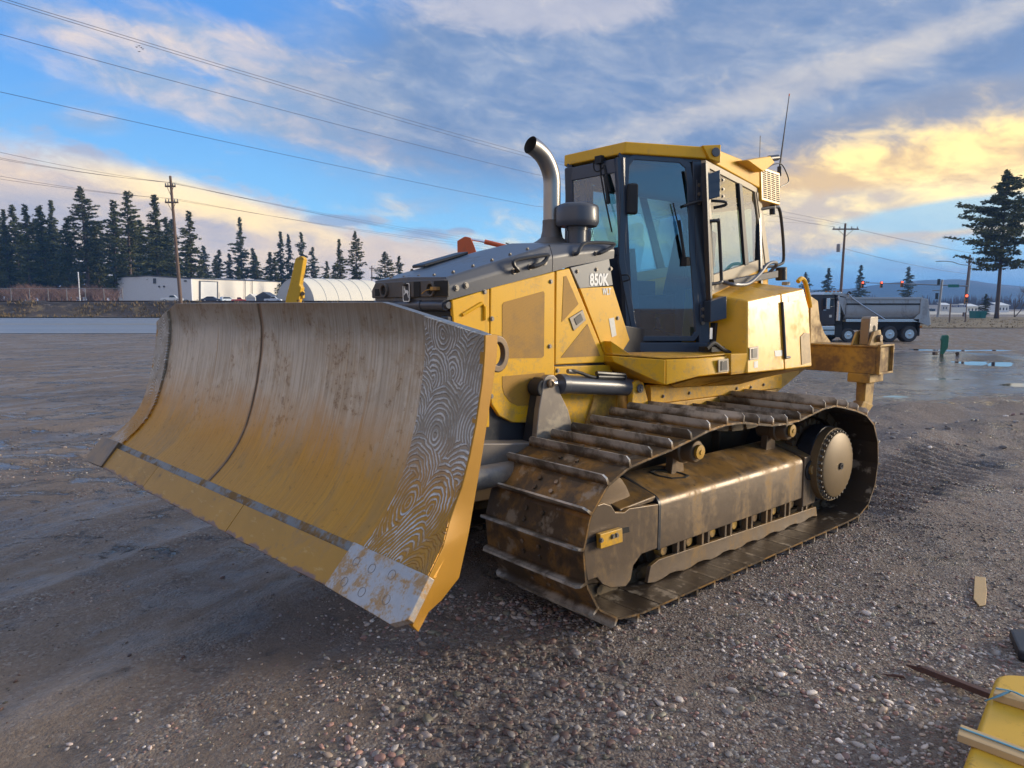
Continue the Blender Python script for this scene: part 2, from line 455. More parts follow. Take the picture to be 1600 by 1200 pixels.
# blade moldboard: polished grey-brown steel with vertical scratches, rust along the foot and the top
def blade_mat(name, foot=True):
    m, b = newmat(name)
    v = objco(); x, y, z = sepx(v)
    st = noise(vec(x*.0, y*60., z*1.3), 1., 8, .70, .15)
    st2 = noise(vec(0., y*9., z*.5), 1., 6, .65, .25)
    bl = noise(v, 2.6, 9, .68, .5); sp = noise(v, 26., 7, .72); bl2 = noise(vec(x*.0, y*3.2, z*1.6+4.), 1., 9, .72, .6)
    steel = mixc(sst(.30, .70, st), (.275, .235, .18), (.50, .455, .385))
    steel = mixc(sst(.45, .60, bl)*.45, steel, (.31, .225, .13))
    steel = mixc(sst(.50, .60, bl2)*.55, steel, (.50, .455, .38))
    steel = mixc(sst(.545, .60, sp*.5+bl*.5)*.65, steel, (.17, .10, .05))
    steel = mixc(sst(.585, .67, st2)*.7, steel, (.32, .18, .06))
    scr = sst(.66, .70, noise(vec(x*0., y*130., z*2.6), 1., 3, .6, .0))
    steel = mixc(scr*.6, steel, (.62, .58, .52))
    rust = mixc(bl, (.46, .20, .008), (.64, .31, .014))
    rust = mixc(sst(.4, .7, st)*.5, rust, (.25, .115, .014))
    rust = mixc(sst(.50, .60, bl2)*.5, rust, (.33, .19, .05))
    rust = mixc(sst(.59, .65, sp)*.45, rust, (.20, .095, .015))
    h = sst(-.30, -.72, z+(bl-.5)*.40+(st2-.5)*.16+(st-.5)*.10)
    c = mixc(h, steel, rust)
    top = sst(.02, .14, z+(bl-.5)*.16+(st-.5)*.14)
    c = mixc(top*.45, c, (.26, .15, .06))
    rin = sst(.034, .010, E.op('ABSOLUTE', y+.115))            # welded seam in the middle of the sheet
    c = mixc(rin*.65, c, (.20, .09, .03))
    E.tree.links.new(c.s, b.inputs['Base Color'])
    E.put(b.inputs['Roughness'], .22+.26*sp+h*.14); E.put(b.inputs['Metallic'], .80-h*.45)
    bump(b, st*.6+sp*.6+bl*.5, .32, .004)
    return m
M['blade'] = blade_mat('blade_worn_steel')
M['blade_rust'] = simple('blade_rust_paint', (.38, .185, .012), .5, metal=.15, var=.2, scale=4, dirt=(.24, .12, .035), damt=.7, dscale=3, bumps=.12, bscale=26, streak=True)
M['edge'] = simple('cutting_edge_steel', (.42, .215, .022), .46, metal=.3, var=.2, scale=5, dirt=(.30, .21, .12), damt=.75, dscale=3.4, bumps=.15, bscale=24)
M['endbit'] = simple('new_end_bit_steel', (.46, .43, .40), .40, metal=.5, var=.2, scale=26, dirt=(.42, .22, .04), damt=.75, dscale=13, bumps=.3, bscale=60, dlo=.46, dhi=.60)
M['edge_gap'] = simple('bare_strip_steel', (.20, .19, .17), .42, metal=.5, var=.35, scale=24, dirt=(.22, .12, .03), damt=.9, dscale=7, bumps=.2, dlo=.46, dhi=.60)
m = M['edge']; E.tree = m.node_tree; b = m.node_tree.nodes['Principled BSDF']
lk = E(b.inputs['Base Color'].links[0].from_socket); v = objco(); x, y, z = sepx(v)
nn_ = noise(v, 13., 6, .6); chip = sst(-1.012, -1.024, z+(nn_-.5)*.075)
c = mixc(chip*.9, lk, (.175, .115, .105)); c = mixc(sst(.58, .66, noise(vec(x*30., y*9., z*30.), 1., 6, .7))*.6, c, (.52, .33, .10))
c = mixc(sst(.60, .66, noise(v, 6., 8, .7))*.7, c, (.20, .13, .07))
E.tree.links.new(c.s, b.inputs['Base Color'])
# hard-facing weld swirls
m, b = newmat('hardfacing_weld')
v = objco(); x, y, z = sepx(v)
vo = E.tree.nodes.new('ShaderNodeTexVoronoi'); vo.feature = 'F1'; vo.inputs['Scale'].default_value = 1.0; vo.inputs['Randomness'].default_value = .95
w = noise(v, 16, 5, .65); w2 = noise(v, 4., 4, .6)
E.put(vo.inputs['Vector'], vec(y*5.8+(w2-.5)*.35, z*4.3+(w-.5)*.12, 2.3))
vin = vec(y*5.8+(w2-.5)*.35, z*4.3+(w-.5)*.12, 2.3)
px_, py_, pz_ = sepx(E(vo.outputs['Position'])); qx_, qy_, qz_ = sepx(vin); rc = sepx(E(vo.outputs['Color']))
ddx = qx_-px_-(rc[0]-.5)*.55; ddy = qy_-py_+.10+rc[1]*.40
ringw = E.op('SINE', (E.op('SQRT', ddx*ddx+ddy*ddy)+w*.03+w2*.03)*66.0)
rid = sst(-.3, .9, ringw+(w-.5)*2.2)
bl = noise(v, 2.6, 8, .62, .4)
h = sst(-.38, -.72, z+(bl-.5)*.25)
patchy = sst(.42, .56, noise(v, 3.4, 6, .6))
worn = sst(.36, .56, noise(v, 9., 7, .72))
groove = mixc(h, (.30, .26, .205), (.46, .21, .014))
ridge = mixc(noise(v, 60, 4, .6), (.42, .385, .33), (.82, .80, .77))
c = mixc(rid*worn*(1.0-h*(1.0-patchy)*.95), groove, ridge)
c = mixc(sst(.54, .70, noise(v, 5., 7, .65))*.45, c, (.25, .16, .075))
E.tree.links.new(c.s, b.inputs['Base Color']); b.inputs['Metallic'].default_value = .4
E.put(b.inputs['Roughness'], .30+.3*w)
bump(b, rid, .8, .010)
M['hardface'] = m

# ================================================================== the bulldozer
dozer = thing('bulldozer', tuple(ORG), 'big yellow crawler bulldozer with a wide rusty blade, parked on wet gravel', 'bulldozer', None, math.atan2(FWD[1], FWD[0]))

def pl(px, py, p0, p1):
    """point of the machine frame on the upright plane through p0 and p1 (x, y pairs)"""
    r = MM@wray(px, py); d = np.array([p1[0]-p0[0], p1[1]-p0[1]]); n = np.array([-d[1], d[0]])
    t = (n@(np.array(p0)-CM[:2]))/(n@r[:2]); return CM+t*r
def bolt_at(p, nrm, parent, r=.013, h=.012, name='bolt'):
    r = r*.88
    k = ('bolt', r, h)
    if k not in CACHE:
        CACHE[k] = MB().cyl((0, 0, -.004), (0, 0, h*.35), r*1.45, n=12).cyl((0, 0, 0), (0, 0, h), r, n=6).mesh('bolt', M['bolt'])
    o = link(name, CACHE[k], parent)
    o.location = p; o.rotation_euler = Vector(nrm).to_track_quat('Z', 'Y').to_euler()
    return o
CACHE = {}

# ---- chassis
hy = .44
chs = MB()
chs.hexa([(1.95, -hy+.03, .98), (1.95, hy-.03, .98), (1.95, hy-.03, 1.96), (1.95, -hy+.03, 1.96)], [(-1.5, -hy+.03, .55), (-1.5, hy-.03, .55), (-1.5, hy-.03, 1.55), (-1.5, -hy+.03, 1.55)])
part('chassis', chs, M['black'], dozer, .01)
hull = MB()
lo = [P(958, 578, 'y', hy), P(958, 600, 'y', hy), P(935, 668, 'y', hy), P(850, 668, 'y', hy), P(850, 578, 'y', hy)]
hull.prism([(x, hy-.05, z) for x, _, z in lo], (0, .045, 0))
part('lower_hull_panel', hull, M['yellow'], dozer, .006)
hb = MB()
pts = [P(930, 610, 'y', hy), P(985, 612, 'y', hy), P(960, 690, 'y', hy), P(905, 690, 'y', hy)]
hb.prism([(x, hy-.06, z) for x, _, z in pts], (0, .075, 0))
part('hull_gusset', hb, M['yellow_dirty'], dozer, .008)
# rail plate above the track, with bolt heads
pp = [P(1017, 602, 'y', .60), P(1222, 585, 'y', .60), P(1222, 606, 'y', .60), P(1017, 632, 'y', .60)]
rp = part('side_rail_plate', MB().prism([(x, .54, z) for x, _, z in pp], (0, .06, 0)), M['yellow'], dozer, .006)
for bx, by in ((1036, 619), (1077, 614), (1151, 607), (1173, 605), (1193, 601)):
    q_ = P(bx, by, 'y', .60); bolt_at((q_[0], .60, q_[2]), (0, 1, 0), rp, .012, .014)
lp = [P(1015, 633, 'y', .62), P(1215, 608, 'y', .62), P(1215, 622, 'y', .62), P(1015, 652, 'y', .62)]
part('lower_rail_plate', MB().prism([(x, .45, z) for x, _, z in lp], (0, .17, 0)), M['yellow_dirty'], dozer, .006)
part('rear_case', MB().bb(-1.9, -.9, -.5, .5, .45, 1.35).bb(-1.65, -1.2, -.44, .56, 1.1, 1.4), M['mudsteel'], dozer, .02)

# ---- side panels of the engine bay
def side_poly(pts, y, t=.03, s=1):
    return [(p[0], y-t, p[2]) for p in pts]
def py(px, pyy, y=hy): return P(px, pyy, 'y', y)
fp = [py(706, 469), py(765, 451), py(765, 668), py(720, 668)]
o = part('front_side_panel', MB().prism(side_poly(fp, hy), (0, .030, 0)), M['yellow'], dozer, .008)
rib = MB(); rib.tube([py(722, 492)+[0, .004, 0], py(752, 474)+[0, .006, 0], py(757, 480)+[0, .006, 0], py(757, 500)+[0, .006, 0]], .012, 8)
part('panel_rib', rib, M['yellow'], o, smooth=True)
bolt_at(py(757, 456)+[0, .0, 0], (0, 1, 0), o)
door = [py(766, 450), py(866.5, 424), py(866, 572), py(866, 640), py(858, 661), py(800, 660), py(780, 650), py(768, 632), py(764, 610)]
dr = part('engine_side_door', MB().prism(side_poly(door, hy), (0, .034, 0)), M['yellow'], dozer, .008)
scr = [py(787, 472), py(848, 455), py(850, 458), py(849, 556), py(846, 559), py(786, 560), py(784, 557), py(784, 476)]
part('vent_screen', MB().prism([(p[0], hy+.0045, p[2]) for p in scr], (0, .002, 0)), M['screen'], dr)
scr = [py(784, 588), py(850, 582), py(850, 632), py(808, 634), py(796, 628), py(787, 616), py(784, 604)]
part('vent_screen', MB().prism([(p[0], hy+.0045, p[2]) for p in scr], (0, .002, 0)), M['screen'], dr)
for bx, by in ((860, 440), (768, 498), (858, 541), (767, 619)):
    bolt_at(py(bx, by)+[0, .004, 0], (0, 1, 0), dr)
d2 = [py(868.5, 423.5), py(889, 419), py(949, 566), py(867, 570)]
dr2 = part('rear_side_door', MB().prism(side_poly(d2, hy), (0, .034, 0)), M['yellow'], dozer, .008)
for tri in (((880, 432), (884, 431), (903, 475), (877, 503)), ((917, 506), (937, 556), (875, 559))):
    part('vent_screen', MB().prism([(p[0], hy+.0045, p[2]) for p in [py(*a) for a in tri]], (0, .002, 0)), M['screen'], dr2)
c0 = [py(888, 497), py(909, 484), py(914, 500), py(895, 517)]
lt = part('door_latch', MB().prism([(p[0], hy+.004, p[2]) for p in c0], (0, .008, 0)), M['bolt'], dr2, .003)
c1 = [py(895, 498), py(905, 490), py(909, 500), py(899, 508)]
part('latch_paddle', MB().prism([(p[0], hy+.010, p[2]) for p in c1], (0, .006, 0)), M['black'], dr2)
low = [py(867, 573), py(954, 570), py(956, 598), py(867, 600)]
o = part('sill_panel', MB().prism(side_poly(low, hy), (0, .03, 0)), M['yellow'], dozer, .006)
bolt_at(py(871, 579)+[0, .0, 0], (0, 1, 0), o)
# cowl between engine bay and cab, leaning in the plane of the side
cw = [py(891, 418), py(948, 391), py(987, 532), py(952, 572)]
mid0, mid1 = py(906, 449), py(958, 446)
cg = part('cowl_panel', MB().prism(side_poly([py(891, 418), py(952, 404), py(958, 446), py(906, 451)], hy), (0, .03, 0)), M['grey_light'], dozer, .005)
cy = part('cowl_panel', MB().prism(side_poly([mid0+[0, 0, -.006], mid1+[0, 0, -.006], py(984, 531), py(966, 560), py(952, 571)], hy), (0, .03, 0)), M['yellow'], dozer, .005, label='yellow lower cowl panel')
for bx, by in ((902, 424), (932, 421), (954, 420)): bolt_at(py(bx, by)+[0, .0, 0], (0, 1, 0), cg)
bolt_at(py(965, 497), (0, 1, 0), cy)
stp = [py(951, 498), py(959, 496), py(963, 524), py(956, 527)]
part('sticker', MB().prism([(p[0], hy+.001, p[2]) for p in stp], (0, .0015, 0)), M['sticker'], cy)
def text_on(txt, px0, py0, px1, y, mat, parent, name, bold=.0, hpx=None, lift=.002):
    """flat lettering on the plane y = const reading towards the rear of the machine"""
    cu = bpy.data.curves.new(name, 'FONT'); cu.body = txt; cu.extrude = .0012; cu.offset = bold; cu.size = 1.0; cu.resolution_u = 3
    tmp = bpy.data.objects.new('tmp', cu); COL.objects.link(tmp)
    me = bpy.data.meshes.new_from_object(tmp); bpy.data.objects.remove(tmp)
    xs = [v.co.x for v in me.vertices]; ys = [v.co.y for v in me.vertices]
    a = P(px0, py0, 'y', y); b_ = P(px1, py0-(px1-px0)*.10, 'y', y); wd = abs(a[0]-b_[0])
    hgt = wd*(max(ys)-min(ys))/(max(xs)-min(xs)) if hpx is None else hpx
    x0, y0 = min(xs), min(ys)
    for v in me.vertices:
        u = (v.co.x-x0)/(max(xs)-x0); w_ = (v.co.y-y0)/(max(ys)-y0)
        v.co = Vector((a[0]-u*wd, y+lift+v.co.z, a[2]+u*(b_[2]-a[2])*.3+w_*hgt))
    me.materials.clear(); me.materials.append(mat)
    return link(name, me, parent)
text_on('850K', 921, 447, 951, hy, M['white'], cg, 'model_number', .035, .094)
text_on('WLT', 941, 461, 954, hy, M['white'], cy, 'model_suffix', .03, .052)
# mirrored far side, closed plainly
part('far_side_panel', MB().prism([(2.08, -hy, 1.95), (.45, -hy, 2.3), (.45, -hy, 1.1), (1.9, -hy, 1.1)], (0, .03, 0)), M['yellow'], dozer, .006)

# ---- hood
cr0 = P(699, 433, 'y', .43); cr1 = P(858, 382.5, 'y', .41); cr2 = P(952, 379, 'y', .41)
lo0, lo1, lo2 = py(706, 466), py(891, 417), P(952, 403, 'y', hy)
gx = 2.10
def hood_sec(x, zl, zc, yc, zt): return [(x, -hy, zl), (x, -hy-.004, (zl+zc)/2+.01), (x, -yc, zc), (x, 0, zt), (x, yc, zc), (x, hy+.004, (zl+zc)/2+.01), (x, hy, zl)]
st = [hood_sec(gx-.02, 1.955, cr0[2], .43, cr0[2]+.012), hood_sec(cr1[0], lo1[2]+(lo0[2]-lo1[2])*(cr1[0]-lo1[0])/(lo0[0]-lo1[0]), cr1[2], .41, cr1[2]+.035)]
hd = MB(); hd.grid(st)
for s_ in (0, -1): hd.face(st[s_])
part('hood', hd, M['grey'], dozer, .016, seg=3, angle=12)
st2 = [hood_sec(cr1[0]-.006, st[1][0][2], cr1[2]+.001, .41, cr1[2]+.036), hood_sec(lo1[0], lo1[2]+.004, cr1[2]+.016, .41, cr1[2]+.05), hood_sec(.52, lo2[2], cr2[2], .40, cr2[2]+.04)]
h2 = MB(); h2.grid(st2); h2.face(st2[0]); h2.face(st2[-1])
hood2 = part('rear_hood', h2, M['grey'], dozer, .016, seg=3, angle=12)
hood = [o for o in dozer.children if o.name == 'hood'][0]
def handle(px_pts, y, r, parent, mat, out=.06):
    a = [P(*q_, 'y', y) for q_ in px_pts]
    pts = [a[0]+[0, -.01, 0]]+[p+[0, out, 0] for p in a]+[a[-1]+[0, -.01, 0]]
    return part('handle', MB().tube(smooth_path(pts, 4), r, 8), mat, parent, smooth=True)
def smooth_path(pts, k=4):
    pts = [np.array(p, float) for p in pts]; out = []
    for i in range(len(pts)-1):
        p0 = pts[max(i-1, 0)]; p1 = pts[i]; p2 = pts[i+1]; p3 = pts[min(i+2, len(pts)-1)]
        for j in range(k):
            t = j/k
            out.append(.5*((2*p1)+(-p0+p2)*t+(2*p0-5*p1+4*p2-p3)*t*t+(-p0+3*p1-3*p2+p3)*t**3))
    out.append(pts[-1]); return out
def yat(z0): return hy
handle([(803, 423), (796, 414), (801, 406), (846, 399), (848, 402), (842, 411), (828, 417)], hy, .014, hood, M['black'], .045)
for bx, by in ((713, 450), (728, 446), (803, 424), (828, 417), (851, 410)): bolt_at(P(bx, by, 'y', hy+.004), (0, 1, .1), hood, .016, .014)
handle([(894, 397), (900, 386), (910, 380), (950, 381), (946, 388), (930, 396)], hy-.02, .013, hood2, M['black'], .05)
for bx, by in ((897, 396), (931, 396)): bolt_at(P(bx, by, 'y', hy+.004), (0, 1, .1), hood2, .014, .014)
for t in (.12, .3, .48, .66, .84):
    p_ = np.array(st[0][4])*(1-t)+np.array(st[1][4])*t
    bolt_at((p_[0], p_[1]-.07, p_[2]+.004), (.25, 0, 1), hood, .010, .012)
    bolt_at((p_[0], -p_[1]+.05, p_[2]+.004), (.25, 0, 1), hood, .010, .012)
for y_ in (-.30, -.13, .05, .23): bolt_at((gx-.07, y_, cr0[2]+.016), (.25, 0, 1), hood, .011, .012)
hatch = MB(); hatch.hexa([(1.82, -.36, 2.19), (1.82, -.2, 2.19), (1.42, -.2, 2.30), (1.42, -.36, 2.30)], [(1.82, -.36, 2.215), (1.82, -.2, 2.215), (1.42, -.2, 2.325), (1.42, -.36, 2.325)])
part('hood_flap', hatch, M['black'], dozer, .01)
# ---- nose grille
gp = [(gx-.03, -.40, 2.085), (gx-.03, .43, 2.085), (gx-.03, .455, 2.06), (gx-.03, .455, 1.975), (gx-.03, -.455, 1.975), (gx-.03, -.455, 2.03)]
gr = part('nose_plate', MB().prism(gp, (.03, 0, 0)), M['grille'], dozer, .008)
def gpx(px, pyy): p = P(px, pyy, 'x', gx); return p
def ringpart(c, r0, r1, d, mat, parent, name):
    c = np.array(c); n = 28
    o_ = [c+[0, math.cos(2*math.pi*k/n)*r1, math.sin(2*math.pi*k/n)*r1] for k in range(n)]
    i_ = [c+[0, math.cos(2*math.pi*k/n)*r0, math.sin(2*math.pi*k/n)*r0] for k in range(n)]
    return part(name, MB().ring(o_, i_, (d, 0, 0)), mat, parent, .003)
for px_, sx in ((602, 454), (675, 452)):
    c_ = gpx(px_, sx)
    ringpart(c_, .034, .048, .02, M['grille'], gr, 'lamp_ring')
    part('lamp_recess', MB().cyl(c_+[.001, 0, 0], c_+[.004, 0, 0], .033, n=20), M['dark'], gr)
lamp = MB()
c_ = gpx(686, 450); lamp.bb(gx, gx+.006, c_[1]-.05, c_[1]+.10, c_[2]-.05, c_[2]+.045)
part('headlamp_recess', lamp, M['dark'], gr, .004)
c_ = gpx(684, 451); part('lamp_bracket', MB().box(c_+[.02, 0, 0], (.03, .07, .022)).tube([c_+[.02, -.03, 0], c_+[.03, -.09, -.01], c_+[.02, -.15, -.03]], .004, 6), M['yellow_dirty'], gr, .003)
c_ = gpx(652, 452); part('grille_slot', MB().box(c_+[.003, 0, 0], (.006, .075, .10)), M['dark'], gr, .003)
c_ = gpx(590, 457); part('grille_slot', MB().box(c_+[.003, 0, 0], (.006, .06, .05)), M['dark'], gr, .003)
c_ = gpx(635, 444); part('knob', MB().lathe([(.0, .03), (.012, .028), (.016, .015), (.012, 0)], c_, (1, 0, 0), 12), M['grille'], gr, smooth=True)
# leaping-deer badge: a rounded frame and a small stylised deer
c_ = gpx(636, 457)
def rrect(c, hw, hh, r, x):
    out = []
    for qx, qy, a0 in ((hw-r, hh-r, 0), (-hw+r, hh-r, 90), (-hw+r, -hh+r, 180), (hw-r, -hh+r, 270)):
        out += [(x, c[1]+qx+r*math.cos(R(a0+a)), c[2]+qy+r*math.sin(R(a0+a))) for a in (0, 30, 60, 90)]
    return out
bd = part('badge_plate', MB().prism(rrect(c_, .041, .062, .014, gx+.001), (.004, 0, 0)), M['black'], gr)
part('badge_frame', MB().ring(rrect(c_, .041, .062, .014, gx+.005), rrect(c_, .035, .056, .011, gx+.005), (.003, 0, 0)), M['white'], gr)
deer = [(-.028, .004), (-.012, .016), (.008, .014), (.016, .030), (.010, .046), (.016, .036), (.022, .046), (.021, .030), (.028, .022), (.021, .016), (.018, .002), (.030, -.012), (.027, -.018), (.010, -.006), (-.010, -.004), (-.018, -.014), (-.026, -.034), (-.031, -.034), (-.024, -.010)]
part('badge_deer', MB().prism([(gx+.005, c_[1]-a*.95, c_[2]+b_) for a, b_ in deer], (.003, 0, 0)), M['white'], gr)
part('nose_pipe', MB().cyl((gx-.04, -.45, 1.925), (gx-.04, .40, 1.925), .035, n=16).cyl((gx-.04, .40, 1.925), (gx-.04, .43, 1.925), .022, n=12).cyl((gx-.04, .12, 1.925), (gx-.04, .15, 1.925), .04, n=16), M['grey'], dozer, smooth=True)
rg = MB(); rg.bb(gx-.16, gx-.10, -.43, .40, 1.3, 1.9)
part('radiator_grille', rg, M['black'], dozer, .01)
for k in range(7): part('grille_bar', MB().bb(gx-.10, gx-.07, -.42, .39, 1.80-k*.075, 1.825-k*.075), M['black'], dozer, .004)
part('grille_side_post', MB().bb(gx-.14, gx-.02, .36, .43, 1.3, 1.86), M['black'], dozer, .015)
# ---- stack and pre-cleaner
eb = P(862, 378, 'y', 0.0)
ex_, ey_ = eb[0], 0.0
part('exhaust_base', MB().lathe([(.17, 2.30), (.165, 2.40), (.12, 2.425), (.088, 2.45), (.076, 2.50), (.072, 2.56)], (ex_, ey_, 0), n=28), M['exhaust_rust'], dozer, smooth=True)
path = [(ex_, ey_, 2.50), (ex_, ey_, 2.65), (ex_, ey_, 2.80), (ex_+.004, ey_, 2.90), (ex_+.035, ey_, 2.985), (ex_+.095, ey_, 3.06), (ex_+.17, ey_, 3.105), (ex_+.23, ey_, 3.125)]
path = smooth_path(path, 4)
xp = MB(); xp.tube(path, .067, 28, cap=False); xp.tube([p for p in path], .061, 28, cap=False)
xo = part('exhaust_pipe', xp, M['stainless'], dozer, smooth=True)
part('pipe_inside', MB().cyl(path[-9], path[-7], .060, n=24), M['dark'], xo)
part('pipe_clamp', MB().cyl((ex_, ey_, 2.555), (ex_, ey_, 2.585), .073, n=28), M['exhaust_rust'], xo, .003)
pc = P(902, 345, 'y', .2)
part('pre_cleaner', MB().lathe([(.06, -.02), (.15, -.02), (.163, .0), (.166, .02), (.163, .115), (.155, .135), (.12, .15), (.05, .156), (.001, .157)], (pc[0], .2, 2.545), n=40), M['grey'], dozer, smooth=True, angle=50)
part('pre_cleaner_stem', MB().cyl((pc[0], .2, 2.36), (pc[0], .2, 2.53), .075, n=28).cyl((pc[0], .2, 2.495), (pc[0], .2, 2.528), .082, n=28), M['grey'], dozer, smooth=True)

# ================================================================== cab
A0, B0, C0 = (.30, .295), (-.42, .68), (-1.55, .42)
def dpl(px, pyy, off=0.):
    p = pl(px, pyy, A0, B0); n = np.array([.385, .72, 0]); n /= np.linalg.norm(n); return p+n*off
def spl(px, pyy, off=0.):
    p = pl(px, pyy, B0, C0); n = np.array([-.26, 1.13, 0]); n /= np.linalg.norm(n); return p+n*off
ND = np.array([.385, .72, 0])/np.hypot(.385, .72); NS = np.array([-.26, 1.13, 0])/np.hypot(.26, 1.13)
cab = part('cab', MB().bb(-1.5, .15, -.42, .42, 1.5, 1.56), M['cabframe'], dozer)
def mir(p): return np.array([p[0], -p[1], p[2]])
def both(name, mb_fn, mat, bev=0.):
    for s_ in (1, -1):
        mb_ = mb_fn()
        if s_ < 0: mb_.v = [(x, -y, z) for x, y, z in mb_.v]
        part(name, mb_, mat, cab, bev)
# door frame with its glass (both sides)
do = [(971, 250), (989, 242), (1063, 247), (1078, 255), (1083, 285), (1086, 395), (1094, 520), (1084, 533), (1002, 533), (988, 524), (966, 410)]
di = [(983, 260), (990, 250), (1061, 255), (1070, 263), (1073, 290), (1077, 395), (1086, 518), (1081, 525), (1001, 525), (995, 518), (975, 400)]
dframe = [dpl(*q_) for q_ in do]; dglass = [dpl(*q_) for q_ in di]
both('door_frame', lambda: MB().ring([p+ND*.012 for p in dframe], [p+ND*.012 for p in dglass], -ND*.035), M['cabframe'], .005)
both('door_glass', lambda: MB().face([p+ND*.004 for p in dglass]), M['glass'])
# corner posts
At, Ab = dpl(972, 246), dpl(988, 534)
Bt, Bb = dpl(1090, 252), dpl(1100, 536)
def post(p, q_, w, d, dirv, nv):
    u = np.array(dirv)*w/2; n = np.array(nv)*d/2
    return MB().hexa([p-u-n, p+u-n, p+u+n, p-u+n], [q_-u-n, q_+u-n, q_+u+n, q_-u+n])
dd = np.array([B0[0]-A0[0], B0[1]-A0[1], 0]); dd /= np.linalg.norm(dd)
both('front_post', lambda: post(At-dd*.012-ND*.03, Ab-dd*.015-ND*.03, .07, .07, dd, ND), M['cabframe'], .008)
both('middle_post', lambda: post(Bt+dd*.0-ND*.02, Bb-ND*.02, .10, .06, dd, ND), M['cabframe'], .008)
both('beige_post', lambda: post(spl(1104, 300), spl(1110, 455), .035, .05, (1, 0, 0), NS), M['beige'], .005)
both('black_trim', lambda: post(spl(1098, 255, .012), spl(1106, 470, .012), .030, .04, (1, 0, 0), NS), M['black'], .004)
# lower door sill and cab lower wall
sl = [dpl(990, 535), dpl(1104, 535), dpl(1105, 552), dpl(992, 552)]
both('door_sill', lambda: MB().prism([p-ND*.03 for p in sl], ND*.06), M['cabframe'], .006)
hdr = [dpl(968, 238), dpl(1096, 246), dpl(1096, 254), dpl(969, 250)]
both('door_header', lambda: MB().prism([p-ND*.05 for p in hdr], ND*.045), M['cabframe'], .004)
# side wall behind the door: window opening, beige sill, rear post
so = [(1103, 250), (1184, 293), (1201, 414), (1110, 462)]
si = [(1109, 263), (1180, 300), (1192, 404), (1114, 430)]
sfr = [spl(*q_) for q_ in so]; sgl = [spl(*q_) for q_ in si]
both('side_window_frame', lambda: MB().ring(sfr, sgl, -NS*.04), M['beige'], .005)
both('side_window_glass', lambda: MB().face([p-NS*.012 for p in sgl]), M['glass_side'])
br = [spl(1154, 286), spl(1158.5, 288), spl(1169, 413), spl(1163.5, 415)]
both('window_bar', lambda: MB().prism([p-NS*.02 for p in br], NS*.028), M['black'], .003)
rpq = [spl(1181, 300), spl(1187, 302), spl(1202, 412), spl(1195, 414)]
both('rear_post', lambda: MB().prism([p-NS*.06 for p in rpq], NS*.07), M['beige'], .006)
lw = [spl(1108, 455), spl(1200, 412), spl(1205, 520), spl(1112, 545)]
both('cab_lower_wall', lambda: MB().prism([p-NS*.05 for p in lw], NS*.045), M['yellow'], .005)
# front windscreen between the two front posts
wt = At+[0, 0, -.09]; wb = np.array([.24, .31, 2.36])
scrn = [(wt[0]-.0, wt[1]-.02, wt[2]), (wb[0], wb[1]-.02, wb[2]), (wb[0], -wb[1]+.02, wb[2]), (wt[0], -wt[1]+.02, wt[2])]
part('windscreen', MB().face(scrn), M['glass'], cab)
fr_o = [(wt[0]+.012, wt[1]+.02, wt[2]+.09), (wb[0]+.012, wb[1]+.02, wb[2]-.03), (wb[0]+.012, -wb[1]-.02, wb[2]-.03), (wt[0]+.012, -wt[1]-.02, wt[2]+.09)]
fr_i = [(wt[0]+.012, wt[1]-.055, wt[2]-.02), (wb[0]+.012, wb[1]-.055, wb[2]+.03), (wb[0]+.012, -wb[1]+.055, wb[2]+.03), (wt[0]+.012, -wt[1]+.055, wt[2]-.02)]
part('windscreen_frame', MB().ring(fr_o, fr_i, (-.03, 0, 0)), M['cabframe'], cab, .005)
part('front_wall', MB().prism([(.19, .34, 1.55), (.24, .32, 2.33), (.24, -.32, 2.33), (.19, -.34, 1.55)], (-.03, 0, 0)), M['cabframe'], cab)
# rear wall with its glass
part('rear_window_frame', MB().ring([(-1.58, .42, 2.98), (-1.70, .42, 2.02), (-1.70, -.42, 2.02), (-1.58, -.42, 2.98)], [(-1.59, .34, 2.88), (-1.68, .34, 2.2), (-1.68, -.34, 2.2), (-1.59, -.34, 2.88)], (.04, 0, 0)), M['cabframe'], cab, .004)
part('rear_window_glass', MB().face([(-1.575, .34, 2.88), (-1.665, .34, 2.2), (-1.665, -.34, 2.2), (-1.575, -.34, 2.88)]), M['glass_side'], cab)
# roof: front visor, side bands, rear slope
za, zb_ = 3.205, 3.08
def dpt(px, pyy): return dpl(px, pyy, .03)
rA, rB = dpt(975, 222), dpt(1110, 231)
rAl, rBl = dpt(973, 241), dpt(1100, 249)
rC, rCl = spl(1188, 262, .02), spl(1186, 296, .02)
top = [rA, rB, rC]; bot = [rAl, rBl, rCl]
rl = MB()
ring_t = top+[mir(p) for p in top[::-1]]; ring_b = bot+[mir(p) for p in bot[::-1]]
rl.hexa(ring_b, ring_t)
roof = part('roof', rl, M['yellow'], cab, .012, angle=15)
crown = MB(); crown.hexa([p*[.93, .93, 1]+[-.02, 0, -.002] for p in ring_t], [p*[.80, .80, 1]+[-.07, 0, .012] for p in ring_t])
part('roof_crown', crown, M['yellow'], cab, .01)
